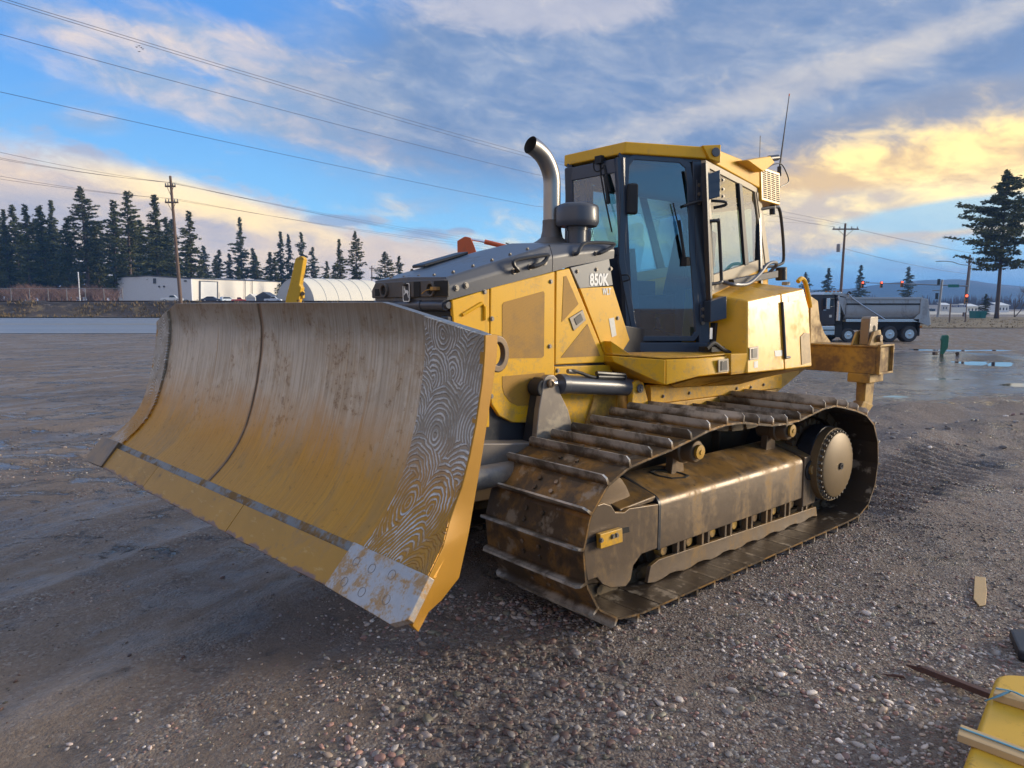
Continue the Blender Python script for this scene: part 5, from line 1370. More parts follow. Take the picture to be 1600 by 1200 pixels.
# dry grass verge beyond the yard on the right
m, b = newmat('dry_verge')
geo = E.tree.nodes.new('ShaderNodeNewGeometry'); v = E(geo.outputs['Position']); x, y, z = sepx(v)
n_ = noise(vec(x*.12, y*.5, 0.), 1., 6, .62, .3); n2_ = noise(v, 3., 5, .65)
c = mixc(n2_, (.14, .105, .06), (.19, .145, .085)); c = mixc(sst(.44, .62, n_)*.8, c, (.085, .075, .045))
E.tree.links.new(c.s, b.inputs['Base Color']); b.inputs['Roughness'].default_value = .95; bump(b, n2_, .2, .05)
M['verge'] = m
struct(link('grass_verge', gridmesh('grass_verge', np.linspace(18, 120, 60), np.linspace(60, 118, 40), lambda x, y: zf(x, y)+.05+fbm(x*.3, y*.3, 3, 50)*.04, M['verge'])))
M['sand'] = simple('pale_concrete', (.50, .46, .38), .8, var=.1)
struct(link('far_pavement', gridmesh('far_pavement', np.linspace(60, 200, 20), np.linspace(150, 240, 6), lambda x, y: zf(x, y)+.06, M['sand'])))
# tufts of dry grass on the bank and verge
tv, tf_ = [], []
for k in range(5200):
    if k < 3000:
        x_ = random.uniform(-75, 4); y_ = random.uniform(71.4, 75.4); h_ = random.uniform(.15, .45)
        if vnoise(np.array([x_*.35]), np.array([y_*.4]), 61)[0] < .42: continue
    else: x_ = random.uniform(24, 85); y_ = random.uniform(60, 100); h_ = random.uniform(.05, .14)
    z_ = float(zf(x_, y_))+.02
    for j in range(3):
        a = random.uniform(0, 3.14); w_ = random.uniform(.03, .10); o_ = len(tv)
        dx_, dy_ = math.cos(a)*w_, math.sin(a)*w_; lx, ly = random.uniform(-.15, .15), random.uniform(-.15, .15)
        tv += [(x_-dx_+lx, y_-dy_+ly, z_), (x_+dx_+lx, y_+dy_+ly, z_), (x_+lx*2, y_+ly*2, z_+h_)]; tf_.append((o_, o_+1, o_+2))
stuff(link('dry_grass', fastmesh('dry_grass', tv, tf_, simple('dry_grass', (.20, .145, .08), .9, var=.4, scale=.8), False)))

# ---- mountain beyond
MD = 1500.
rid_px = [(-900, 478), (600, 478), (820, 470), (960, 462), (1100, 455), (1180, 450), (1264, 450), (1325, 449), (1360, 444), (1396, 439), (1438, 435), (1490, 434), (1520, 437), (1545, 441), (1600, 446), (1720, 440), (1850, 452), (2100, 470), (2600, 478)]
rows = []
cx_ = np.linspace(-900, 2600, 260); rh = np.interp(cx_, [p[0] for p in rid_px], [p[1] for p in rid_px])
for j, (dd0, f) in enumerate(((-300, 0.), (-220, .22), (-150, .45), (-70, .74), (0, 1.), (110, .8), (300, 0.))):
    row = []
    for i, px_ in enumerate(cx_):
        x_ = (px_-800)/1110.*MD; hh = max(0., (478-rh[i])/1110.*MD)
        jx = fbm(np.array([x_*.010]), np.array([j*1.7]), 4, 70)[0]
        row.append((x_, MD+dd0+jx*90, -2+hh*f*(1+(.22 if 0 < j < 4 else .06)*jx*2)))
    rows.append(row)
m, b = newmat('forested_slope')
geo = E.tree.nodes.new('ShaderNodeNewGeometry'); v = E(geo.outputs['Position'])
n_ = noise(v, .02, 7, .62, .3)
c = mixc(n_, (.03, .042, .035), (.07, .08, .065)); c = mixc(sst(.62, .72, noise(v, .011, 5, .6)), c, (.35, .36, .38))
E.tree.links.new(c.s, b.inputs['Base Color']); b.inputs['Roughness'].default_value = 1.
struct(link('mountain', MB().grid(rows).mesh('mountain', m, True)))

# ================================================================== trees
M['bark'] = simple('pine_bark', (.085, .060, .048), .9, var=.35, scale=3, bumps=.4, bscale=6)
M['twig'] = simple('bare_twig', (.13, .10, .085), .9, var=.25, scale=2, rnd=True)
M['redtwig'] = simple('red_brush_twig', (.20, .12, .10), .9, var=.3, scale=2, rnd=True)
def needle_mat(name, a, b_):
    m, bb = newmat(name)
    oi = E.tree.nodes.new('ShaderNodeObjectInfo'); g_ = E.tree.nodes.new('ShaderNodeNewGeometry')
    rp_ = E(g_.outputs['Random Per Island']); n_ = noise(objco(True), .9, 4, .6)
    c = mixc(rp_*.55+n_*.45, a, b_); c = mixc(E(oi.outputs['Random'])*.35, c, (.06, .062, .03))
    E.tree.links.new(c.s, bb.inputs['Base Color']); bb.inputs['Roughness'].default_value = .75
    bb.inputs['Specular IOR Level'].default_value = .25
    return m
M['needle'] = needle_mat('pine_needles', (.042, .052, .018), (.155, .160, .050))
M['needle2'] = needle_mat('fir_needles', (.034, .046, .018), (.125, .135, .046))
def conifer_mesh(H, rad, bare, style, seed, clump=.42, nb=None):
    rg_ = random.Random(seed)
    tb = MB(); lean = (rg_.uniform(-.02, .02)*H, rg_.uniform(-.01, .01)*H); tr = H*.0105+.06
    tp_ = [(lean[0]*t*t, lean[1]*t*t, H*t*.985) for t in (0, .05, .2, .4, .6, .8, .93, 1)]
    tb.tube(tp_, [tr*1.35, tr*1.05, tr*.92, tr*.75, tr*.52, tr*.28, tr*.12, .015], 8)
    V, F = [], []
    def tri(c, s_):
        a, e_ = rg_.uniform(0, 6.28), rg_.uniform(-.9, .9)
        d1 = Vector((math.cos(a)*math.cos(e_), math.sin(a)*math.cos(e_), math.sin(e_)*.8)); d2 = d1.cross(Vector((rg_.uniform(-1, 1), rg_.uniform(-1, 1), rg_.uniform(-1, 1)))).normalized()
        o_ = len(V); w_ = rg_.uniform(.25, .5)
        V.extend([c+d1*s_, c-d1*s_*.6+d2*s_*w_, c-d1*s_*.6-d2*s_*w_]); F.append((o_, o_+1, o_+2))
    nb = nb or int(H*5.6)
    prof_gap = [rg_.uniform(.55, 1.22) for _ in range(14)]; lob = [rg_.uniform(0, 6.28) for _ in range(3)]
    for i in range(nb):
        t = bare+(1-bare)*((i+rg_.random())/nb)**.92
        f = (t-bare)/(1-bare)
        if style == 'fir': env = (1-f)**.8*(1.0 if f > .06 else .7)+.09
        elif style == 'pine': env = (min(1, f*3.2+.40))*(1-f**2.2)**.9+.06
        else: env = (1-f**1.6)**.9*(1-f*.45)*min(1, f*4+.5)+.08
        env *= prof_gap[int(f*13.99)]*rg_.uniform(.40, 1.18)
        a = rg_.uniform(0, 6.283); L_ = rad*env*(1+.22*math.sin(a+lob[0]+f*5)+.16*math.sin(2*a+lob[1]-f*9))
        z0_ = H*t; droop = {'fir': -.22, 'pine': .10, 'mix': -.05}[style]
        d = Vector((math.cos(a), math.sin(a), 0))
        base = Vector((lean[0]*t*t, lean[1]*t*t, z0_))
        tip = base+d*L_+Vector((0, 0, droop*L_+rg_.uniform(-.1, .25)*L_))
        if L_ > .5: tb.tube([base, (base+tip)/2+Vector((0, 0, -.04*L_)), tip], [max(.02, tr*.18*(1-f)), max(.015, tr*.1*(1-f)), .008], 4, cap=False)
        k = max(4, int(L_*(6 if style == 'pine' else 7.5)/clump*.42))
        for j in range(k):
            s_ = rg_.uniform(.35 if style == 'pine' else .12, 1.03)
            side = Vector((-d.y, d.x, 0))*rg_.gauss(0, .20)*L_*(1.1-s_*.5)
            c = base.lerp(tip, s_)+side+Vector((0, 0, rg_.gauss(.05, .14)*clump*1.6))
            for q_ in range(5): tri(c+Vector((rg_.gauss(0, .30), rg_.gauss(0, .30), rg_.gauss(0, .20)))*clump, clump*rg_.uniform(.45, .95))
    for q_ in range(40): tri(Vector((lean[0], lean[1], H*rg_.uniform(.90, 1.0)))+Vector((rg_.gauss(0, .22), rg_.gauss(0, .22), 0)), clump*.6)
    crown = fastmesh('crown', [v_[:] for v_ in V], F, M['needle2' if style == 'fir' else 'needle'], False)
    return tb.mesh('trunk', M['bark'], True), crown
TV = [('fir', conifer_mesh(26, 4.6, .08, 'fir', 1, .46)), ('fir', conifer_mesh(24, 4.1, .10, 'fir', 2, .46)), ('pine', conifer_mesh(27, 4.2, .26, 'pine', 3, .42)), ('pine', conifer_mesh(25, 3.4, .36, 'pine', 4, .40)),
      ('mix', conifer_mesh(26, 4.3, .18, 'mix', 5, .46)), ('mix', conifer_mesh(25, 4.9, .14, 'mix', 6, .46)), ('fir', conifer_mesh(22, 4.0, .05, 'fir', 8, .46)), ('pine', conifer_mesh(24, 4.2, .25, 'pine', 9, .42))]
TH = [26, 24, 27, 25, 26, 25, 22, 24]
GL = 'conifers behind the yard'
def tree(px, ptop, Y, kind, label, group=GL, zb=None, wid=1.0, name='pine_tree'):
    w_ = W(px, ptop, Y); zb = float(zf(w_[0], Y)) if zb is None else zb
    s_ = (w_[2]-zb)/TH[kind]
    t = thing(name, (w_[0], Y, zb-.05), label, 'tree', group, random.uniform(0, 6.28)); t.scale = (s_*wid, s_*wid, s_)
    tk, cr = TV[kind][1]
    link('trunk', tk, t); link('crown', cr, t)
    return t
row = [ # photo x, top y, distance, variant, width, label
 (6, 328, 150, 4, 1.0, 'dark conifer cut by the left edge of the picture'),
 (22, 320, 165, 0, 1.0, 'dark fir just right of the left picture edge, behind its neighbour'),
 (38, 320, 148, 5, .95, 'broad dark conifer third from the left edge'),
 (64, 322, 152, 1, 1.1, 'slender pointed fir left of the pair of tall bare trunks'),
 (80, 314, 175, 4, .9, 'thin topped conifer between a slender fir and the tallest pine'),
 (100, 340, 150, 1, 1.0, 'shorter fir tucked left of the tallest pine'),
 (128, 292, 150, 2, 1.12, 'tallest pine of the left row, with a bushy rounded top'),
 (148, 344, 158, 0, .9, 'shorter dark conifer just right of the tallest pine'),
 (174, 313, 150, 5, 1.0, 'tall full conifer left of the open topped pine'),
 (196, 300, 155, 3, 1.1, 'tall open pine with sparse upper branches and sky showing through'),
 (218, 372, 170, 6, 1.1, 'short dark fir filling the gap left of the pointed tree'),
 (240, 305, 148, 4, 1.25, 'tall dense pointed conifer left of the wooden power pole'),
 (262, 340, 170, 1, 1.0, 'dark fir half hidden behind the wooden power pole'),
 (294, 330, 150, 5, 1.0, 'full conifer just right of the wooden power pole'),
 (318, 384, 208, 6, 1.2, 'small dark fir above the roll-up door'),
 (340, 390, 209, 0, 1.2, 'small bushy fir between the pole and the lone tall pine'),
 (358, 396, 206, 6, 1.2, 'small fir left of the lone tall pine'),
 (374, 340, 208, 4, .85, 'lone tall pine standing above the warehouse roof'),
 (396, 388, 209, 1, 1.1, 'low fir right of the lone tall pine'),
 (420, 394, 205, 6, 1.3, 'low broad fir above the right end of the warehouse'),
 (437, 362, 208, 6, .8, 'left spire of the three slim firs above the round-roofed shed'),
 (450, 366, 207, 1, .7, 'middle spire of the three slim firs above the round-roofed shed'),
 (471, 363, 207, 6, .8, 'right spire of the three slim firs above the round-roofed shed'),
 (488, 386, 210, 0, 1.0, 'dark fir right of the yellow boom'),
 (510, 408, 175, 6, 1.1, 'low far fir right of the yellow boom'),
 (530, 374, 158, 4, 1.0, 'round crowned pine left of the tall pine at the shed end'),
 (556, 361, 150, 2, .85, 'tall pine at the right end of the round-roofed shed'),
 (601, 393, 150, 7, 1.35, 'broad short pine just above the bulldozer nose'),
 (623, 400, 158, 6, 1.1, 'narrow fir right of the broad short pine'),
]
for px_, ty, Y, k, w_, lb in row: tree(px_, ty, Y, k, lb, wid=w_*1.18)
fill = 0
for px_ in list(range(-50, 300, 15))+list(range(310, 560, 30)):
    tree(px_+random.uniform(-5, 5), (352 if px_ < 270 else 402)+random.uniform(-14, 22), random.uniform(172, 215), random.choice((0, 1, 4, 5, 6)), 'dark conifer in the second rank behind the front row of trees on the left', 'conifers of the second rank', wid=1.55)
big_t, big_c = conifer_mesh(21.5, 5.2, .33, 'pine', 27, clump=.36, nb=250)
def lone(px, ptop, Y, tk, cr, H, label, wid=1., zb=None, name='pine_tree', group=None, rz=0.):
    w_ = W(px, ptop, Y); zb = float(zf(w_[0], Y)) if zb is None else zb; s_ = (w_[2]-zb)/H
    t = thing(name, (w_[0], Y, zb-.05), label, 'tree', group, rz); t.scale = (s_*wid, s_*wid, s_)
    link('trunk', tk, t); link('crown', cr, t); return t
bt = lone(1574, 268, 104, big_t, big_c, 21.5, 'tall lone ponderosa pine with a bare lower trunk at the right edge', .98, rz=1.1)
bt.rotation_euler = (0, R(-1.5), 1.1)
for px_, ty, k, w_, lb in ((1259, 425, 7, 1.1, 'smallest far pine, just right of the cab'), (1294, 419, 6, 1.5, 'far dark fir above the hood of the dump truck'), (1344, 414, 0, 1.35, 'far pointed fir right of the bare power pole, behind the grey dump box'), (1421, 417, 5, 1.35, 'far round conifer above the tail of the grey dump box')):
    tree(px_, ty, 230, k, lb, 'far conifers beyond the crossroads', zb=.2, wid=w_)
tree(1541, 459, 112, 5, 'small dark bushy conifer beside the tall lone pine', None, zb=.1, wid=2.0)
def bare_mesh(H, seed, spread=.5, n0=5, mat='twig'):
    rg_ = random.Random(seed); m_ = MB()
    def br(p, d, L_, r_, lv):
        q_ = p+d*L_; m_.tube([p, (p+q_)/2+Vector((rg_.gauss(0, .05), rg_.gauss(0, .05), 0))*L_, q_], [r_, r_*.8, r_*.6], 4 if lv else 6, cap=False)
        if lv >= 4: return
        for k in range(3 if lv < 3 else 2):
            dd_ = (d+Vector((rg_.gauss(0, spread), rg_.gauss(0, spread), rg_.gauss(.12, .2)))).normalized()
            br(p+d*L_*rg_.uniform(.55, 1.), dd_, L_*rg_.uniform(.55, .8), r_*.55, lv+1)
    for k in range(n0): br(Vector((rg_.gauss(0, .12)*n0*.3, rg_.gauss(0, .12)*n0*.3, 0)), Vector((rg_.gauss(0, .22), rg_.gauss(0, .22), 1)).normalized(), H*.36, H*.011+.01, 0)
    return m_.mesh('bare_branches', M[mat], False)
bare1, bare2 = bare_mesh(12, 5, .42, 2), bare_mesh(11, 6, .42, 3)
for px_, ty, Y, me_, lb in ((1590, 428, 118, bare1, 'leafless tree right of the tall lone pine'), (1612, 420, 122, bare2, 'leafless tree cut by the right edge of the picture'), (655, 404, 150, bare2, 'leafless tree above the bulldozer hood, right of the pines'), (672, 410, 160, bare1, 'smaller leafless tree right of its neighbour above the bulldozer hood')):
    w_ = W(px_, ty, Y); zb = float(zf(w_[0], Y)); o = link('bare_tree', me_); tag(o, lb, 'tree', 'leafless trees'); s_ = (w_[2]-zb)/12.
    o.location = (w_[0], Y, zb); o.scale = (s_, s_, s_); o.rotation_euler = (0, 0, px_)
bush = [bare_mesh(3.4, 31, .6, 7, 'redtwig'), bare_mesh(3.0, 32, .6, 8, 'redtwig')]
bv_, bf_ = [], []
for k, px_ in enumerate(range(-30, 186, 6)):
    Y = random.uniform(106, 126); x_ = W(px_, 450, Y)[0]; me_ = bush[k % 2]; s_ = random.uniform(.6, 1.15); ca_, sa_ = math.cos(k*1.7), math.sin(k*1.7); z_ = float(zf(x_, Y)); o_ = len(bv_)
    bv_ += [(x_+(v_.co.x*ca_-v_.co.y*sa_)*s_*1.4, Y+(v_.co.x*sa_+v_.co.y*ca_)*s_*1.4, z_+v_.co.z*s_) for v_ in me_.vertices]
    bf_ += [tuple(i+o_ for i in f.vertices) for f in me_.polygons]
stuff(link('brush', fastmesh('brush', bv_, bf_, M['redtwig'], False)))

# ================================================================== far yard on the left
M['wall_grey'] = simple('metal_wall_grey', (.66, .68, .70), .5, var=.05, scale=1)
M['wall_cream'] = simple('metal_wall_cream', (.74, .70, .62), .5, var=.05, scale=1)
M['trim'] = simple('dark_trim', (.06, .07, .09), .5)
M['roofm'] = simple('roof_sheet', (.40, .41, .42), .5)
M['poly'] = simple('quonset_cover', (.80, .75, .62), .55, var=.05)
M['poly_front'] = simple('quonset_front', (.48, .49, .48), .6, var=.05)
def XY(px, Y): return np.array([W(px, 470, Y)[0], Y])
a_, b__, c_ = XY(185, 150), XY(300, 138), XY(440, 186)
zb = float(zf(b__[0], 140))-.3
zt = lambda px, py_, Y: W(px, py_, Y)[2]
wh = thing('warehouse', (b__[0], b__[1], zb), 'long pale metal warehouse with a white roll-up door across the road', 'warehouse')
def rel(p, z): return (p[0]-b__[0], p[1]-b__[1], z-zb)
back = np.array([4., 26.])
part('front_wall', MB().prism([rel(a_, zb), rel(b__, zb), rel(b__, zt(300, 436, 138)), rel(a_+(b__-a_)*.45, zt(237, 431.5, 144)), rel(a_, zt(185, 434, 150))], (.1, .4, 0)), M['wall_grey'], wh)
part('side_wall', MB().prism([rel(b__, zb), rel(c_, zb), rel(c_, zt(440, 441, 186)), rel(b__, zt(300, 436, 138))], (-.25, .4, 0)), M['wall_cream'], wh)
part('roof', MB().face([rel(a_, zt(185, 434, 150)+.02), rel(a_+(b__-a_)*.45, zt(237, 431.5, 144)+.02), rel(c_+[-8, 8], zt(440, 441, 186)+.9), rel(c_+[-30, 12], zt(440, 441, 186))]).face([rel(b__, zt(300, 436, 138)+.02), rel(c_, zt(440, 441, 186)+.02), rel(c_+[-8, 8], zt(440, 441, 186)+.9), rel(a_+(b__-a_)*.45, zt(237, 431.5, 144)+.02)]), M['roofm'], wh)
part('roof_trim', MB().tube([rel(a_, zt(185, 434, 150)+.1), rel(a_+(b__-a_)*.45, zt(237, 431.5, 144)+.1), rel(b__, zt(300, 436, 138)+.1), rel(c_, zt(440, 441, 186)+.1)], .14, 4), M['trim'], wh)
sd = (c_-b__)/np.linalg.norm(c_-b__); sn_ = np.array([sd[1], -sd[0]])
def swall(px, py_):    # photo position on the side wall
    r = wray(px, py_); n2 = np.array([-sd[1], sd[0]]); t = (n2@b__)/(n2@r[:2]); p = CAMW+r*t; return p
def sw_poly(q4, off=.06): return [tuple(swall(*a)+np.array([sn_[0]*off, sn_[1]*off, 0])-np.array([b__[0], b__[1], zb])) for a in q4]
part('door_frame', MB().prism(sw_poly(((310.5, 438.5), (340, 440), (340, 473), (310.5, 473))), (sn_[0]*.06, sn_[1]*.06, 0)), M['trim'], wh)
rd = part('roll_up_door', MB().prism(sw_poly(((312.5, 440), (337.5, 441), (337.5, 472), (312.5, 472)), .13), (sn_[0]*.05, sn_[1]*.05, 0)), M['white'], wh)
part('window', MB().prism(sw_poly(((342, 457), (348, 457), (348, 464), (342, 464)), .06), (sn_[0]*.05, sn_[1]*.05, 0)), M['wall_cream'], wh)
for px_ in (381, 392): part('vent_pipe', MB().tube([tuple(swall(px_, 470)+np.array([sn_[0]*.3, sn_[1]*.3, 0])-np.array([b__[0], b__[1], zb])), tuple(swall(px_, 437)+np.array([sn_[0]*.3, sn_[1]*.3, 0])-np.array([b__[0], b__[1], zb]))], .09, 6), M['trim'], wh)
fd = (b__-a_)/np.linalg.norm(b__-a_); fn = np.array([fd[1], -fd[0]])
def fwall(px, py_, off=.06):
    r = wray(px, py_); n2 = np.array([-fd[1], fd[0]]); t = (n2@a_)/(n2@r[:2]); p = CAMW+r*t; return tuple(p+np.array([fn[0]*off, fn[1]*off, 0])-np.array([b__[0], b__[1], zb]))
for q4 in (((240, 435), (244, 435), (244, 443), (240, 443)), ((248, 446.5), (250.5, 446.5), (250.5, 449), (248, 449)), ((255.5, 446.5), (258, 446.5), (258, 449), (255.5, 449)), ((288, 438), (292, 438), (292, 440), (288, 440))):
    part('wall_vent', MB().prism([fwall(*a) for a in q4], (fn[0]*.08, fn[1]*.08, 0)), M['trim'], wh)
# round-roofed shed
qc = XY(461, 128); qz = float(zf(qc[0], 128))-.4; qr = 36/1110*128; qh = zt(461, 434.5, 128)-qz
qs = thing('quonset_shed', (qc[0], qc[1], qz), 'cream round-roofed quonset shed behind the blade', 'shed')
qdir = np.array([.72, .69])*15; qrt = np.array([.93, -.36])*qr
arc = [(qrt[0]*math.cos(t), qrt[1]*math.cos(t), qh*math.sin(t)) for t in np.linspace(0, math.pi, 25)]
part('front_wall', MB().prism(arc, (.05, .05, 0)), M['poly_front'], qs)
part('barrel_roof', MB().grid([[(p[0]*1.01, p[1]*1.01, p[2]*1.01) for p in arc], [(p[0]*1.01+qdir[0], p[1]*1.01+qdir[1], p[2]*1.01) for p in arc]]), M['poly'], qs, smooth=True)
for k in range(1, 6): part('roof_hoop', MB().tube([(p[0]*1.008+qdir[0]*k/6, p[1]*1.014+qdir[1]*k/6, p[2]*1.014) for p in arc], .05, 4), M['poly_front'], qs)
part('shed_door', MB().prism([(-.9, -.35-.35, 0), (1.5, -1.25, 0), (1.5, -1.25, 3.0), (-.9, -.7, 3.0)], (.03, .1, 0)), M['white'], qs)
# small outbuildings by the shed
def hut(px0, px1, ytop, Y, mat, label, roofm='trim'):
    x0, x1 = XY(px0, Y)[0], XY(px1, Y)[0]; z_ = float(zf(x0, Y))-.3; h_ = W(px0, ytop, Y)[2]-z_; w_ = x1-x0
    t = thing('small_shed', ((x0+x1)/2, Y, z_), label, 'shed', 'small sheds in the yard')
    part('wall', MB().bb(-w_/2, w_/2, 0, 3, 0, h_*.62), M[mat], t)
    part('roof', MB().prism([(-w_*.55, -.2, h_*.62), (w_*.55, -.2, h_*.62), (0, -.2, h_)], (0, 3.4, 0)), M[roofm], t)
hut(400, 424, 456, 118, 'trim', 'small dark gable-roofed shed left of the yellow boom'); hut(384, 399, 459, 122, 'wall_grey', 'small grey shed with a pale roof beside the warehouse', 'wall_cream')
# parked vehicles
M['tyre'] = simple('tyre_rubber', (.045, .046, .05), .75, var=.3)
M['autoglass'] = simple('vehicle_glass', (.03, .035, .045), .12)
def vehicle(px0, px1, Y, kind, colr, label, rz=0.):
    x0, x1 = XY(px0, Y)[0], XY(px1, Y)[0]; L_ = x1-x0; z_ = float(zf((x0+x1)/2, Y))
    k = L_/4.8
    t = thing({'pickup': 'pickup_truck'}.get(kind, 'parked_'+kind), ((x0+x1)/2, Y, z_), label, {'pickup': 'pickup truck'}.get(kind, kind), 'vehicles parked in the yard', rz); t.scale = (k, k, k)
    pm = simple('vehicle_paint', colr, .3, var=.03, coat=.5)
    if kind == 'pickup': pr = [(-2.4, .45), (-2.4, 1.0), (-.5, 1.05), (-.35, 1.0), (.9, 1.05), (2.3, .95), (2.4, .45)]; cb_ = [(-.6, 1.03), (-.45, 1.68), (.55, 1.70), (1.15, 1.04)]
    elif kind == 'car': pr = [(-2.3, .4), (-2.35, .85), (-1.5, .98), (1.2, .95), (2.2, .8), (2.3, .4)]; cb_ = [(-1.8, .95), (-1.0, 1.42), (.3, 1.45), (1.2, .94)]
    else: pr = [(-2.35, .45), (-2.4, 1.0), (1.1, 1.05), (2.3, .95), (2.35, .45)]; cb_ = [(-2.35, 1.0), (-2.1, 1.72), (.4, 1.75), (1.2, 1.04)]
    part('body', MB().prism([(x, -.92, z) for x, z in pr], (0, 1.84, 0)), pm, t, .06)
    part('cabin', MB().prism([(x, -.80, z) for x, z in cb_], (0, 1.60, 0)), pm, t, .05)
    cx = sum(p[0] for p in cb_)/4; cz = sum(p[1] for p in cb_)/4
    for s_ in (-1, 1): part('window', MB().prism([(cx+(x-cx)*.84, s_*.805, cz+(z-cz)*.72+.03) for x, z in cb_], (0, s_*.008, 0)), M['autoglass'], t)
    for wx in (-1.45, 1.45):
        for s_ in (-1, 1):
            w_ = part('wheel', MB().cyl((wx, s_*.72, .36), (wx, s_*.94, .36), .36, n=18), M['tyre'], t, .03)
            part('rim', MB().cyl((wx, s_*.941, .36), (wx, s_*.95, .36), .22, n=14), M['wall_grey'], w_)
vehicle(253, 285, 112, 'pickup', (.55, .57, .60), 'white pickup with a ladder rack by the power pole', .25)
vehicle(283, 298, 122, 'car', (.03, .03, .04), 'dark car half hidden behind the power pole', 1.2)
vehicle(316, 346, 108, 'car', (.03, .05, .09), 'dark blue car in front of the roll-up door', .2)
vehicle(344, 368, 114, 'suv', (.60, .68, .76), 'pale blue and white suv right of the dark blue car', .9)
vehicle(362, 384, 108, 'pickup', (.42, .06, .05), 'pickup with a red tailgate right of the pale suv', .4)
vehicle(414, 440, 112, 'pickup', (.55, .60, .68), 'pale pickup in front of the round-roofed shed', .1)
# chain-link fence along the rail bank
M['fence'] = simple('galvanised_fence', (.30, .30, .30), .5, metal=.5)
fx0, fx1, fy = W(-40, 470, 84)[0], W(192, 470, 84)[0], 84.
fz0 = float(zf(-40, 84)); fe = thing('chain_link_fence', (fx0, fy, fz0), 'chain-link fence along the far side of the railway', 'fence')
nfp = 9
for k in range(nfp): part('post', MB().cyl(((fx1-fx0)*k/(nfp-1), 0, -.1), ((fx1-fx0)*k/(nfp-1), 0, 1.75), .04, n=6), M['fence'], fe)
part('top_rail', MB().cyl((0, 0, 1.7), (fx1-fx0, 0, 1.7), .03, n=6), M['fence'], fe)
wm = MB(); st_ = .28
for k in range(int((fx1-fx0)/st_)): wm.tube([(k*st_, 0, .05), (k*st_+1.6, 0, 1.65)], .005, 3, cap=False).tube([(k*st_+1.6, .01, .05), (k*st_, .01, 1.65)], .005, 3, cap=False)
o = part('wire_mesh', wm, M['fence'], fe); o['kind'] = 'stuff'
x_ = W(125, 470, 86)[0]; fp_ = link('pole', MB().cyl((0, 0, 0), (0, 0, 3.6), .06, n=8).lathe([(.09, 3.6), (.05, 3.7), (.001, 3.72)], (0, 0, 0), n=8).mesh('pole', M['wall_grey'])); fp_.location = (x_, 86, float(zf(x_, 86)))
tag(fp_, 'thin pale post standing above the chain-link fence at far left', 'post')

# ================================================================== poles and wires
M['wood'] = simple('weathered_pole', (.16, .105, .075), .85, var=.25, scale=2, bumps=.3, bscale=8)
M['insul'] = simple('insulator', (.25, .24, .24), .3)
M['wire'] = simple('wire', (.03, .03, .035), .6)
def upole(pxt, pyt, pxb, Y, arms, label, zb=None, r=.17):
    tp_ = W(pxt, pyt, Y); xb = W(pxb, 475, Y)[0]; zb = float(zf(xb, Y)) if zb is None else zb
    t = thing('utility_pole', (xb, Y, zb-.1), label, 'utility pole', 'wooden utility poles')
    d = Vector((tp_[0]-xb, 0, tp_[2]-zb+.1))
    part('pole', MB().cyl((0, 0, 0), d, r*1.15, r*.72, n=10), M['wood'], t, smooth=True)
    for ya, hw in arms:
        z_ = W(pxt, ya, Y)[2]-zb; x_ = d.x*z_/d.z; hw_ = hw/1110*Y
        ca_ = part('crossarm', MB().bb(x_-hw_, x_+hw_, -.22, -.10, z_-.08, z_+.08), M['wood'], t)
        part('brace', MB().tube([(x_-hw_*.6, -.2, z_-.05), (x_, -.16, z_-.9)], .03, 4).tube([(x_+hw_*.6, -.2, z_-.05), (x_, -.16, z_-.9)], .03, 4), M['wood'], t)
        for f in (-.9, -.45, .45, .9): part('insulator', MB().lathe([(.04, 0), (.07, .06), (.05, .12), (.07, .18), (.04, .24), (.001, .25)], (x_+hw_*f, -.16, z_+.08), n=8), M['insul'], ca_)
    return t
upole(266, 275, 283, 74, ((290, 8.), (315, 10.)), 'tall wooden power pole with two crossarms in front of the warehouse')
upole(1321, 349, 1312, 90, ((357, 20.),), 'dark wooden power pole with one long crossarm behind the dump truck', zb=0.)
part_t = bpy.data.objects['utility_pole.001']
part('transformer', MB().lathe([(.001, -.5), (.22, -.48), (.24, 0), (.22, .45), (.08, .52), (.001, .52)], (-.55, -.1, 9.2), n=14), M['insul'], part_t)
upole(1516, 398, 1507, 128, ((404, 5.), (409, 6.)), 'distant wooden pole beside the traffic signal at right', zb=0., r=.2)
upole(581, 415, 581, 190, ((419, 4.),), 'small distant power pole between pines above the bulldozer nose', r=.18)
def wire(pts, label, r=.018, sag=.0, name='power_line', n=10, cat='power line'):
    P0 = [np.array(p) for p in pts]; out = []
    for i in range(len(P0)-1):
        for k in range(n+(i == len(P0)-2)):
            t = k/n; out.append(P0[i]*(1-t)+P0[i+1]*t-np.array([0, 0, sag*4*t*(1-t)]))
    o = link(name, MB().tube(out, r, 5, cap=False).mesh(name, M['wire'], True)); return tag(o, label, cat, 'overhead power lines')
pR = W(1318, 352, 90)
wire([W(-60, -22, 22.5), W(835, 243, 47), pR+[.0, 0, .2]], 'topmost overhead wire, upper strand of the close pair crossing the blue sky', .008, .1)
wire([W(-60, -18, 22.5), W(835, 248, 47), pR+[.5, 0, .1]], 'lower strand of the close pair of wires at the top of the sky', .008, .1)
wire([W(-60, 37, 24), W(835, 272, 48), pR+[-.6, 0, .1]], 'single overhead wire below the close pair', .009, .1)
wire([W(-60, 130, 26), W(835, 322, 48), pR+[-1.2, 0, .1]], 'lowest of the near overhead wires, crossing the blue gap of sky', .009, .1)
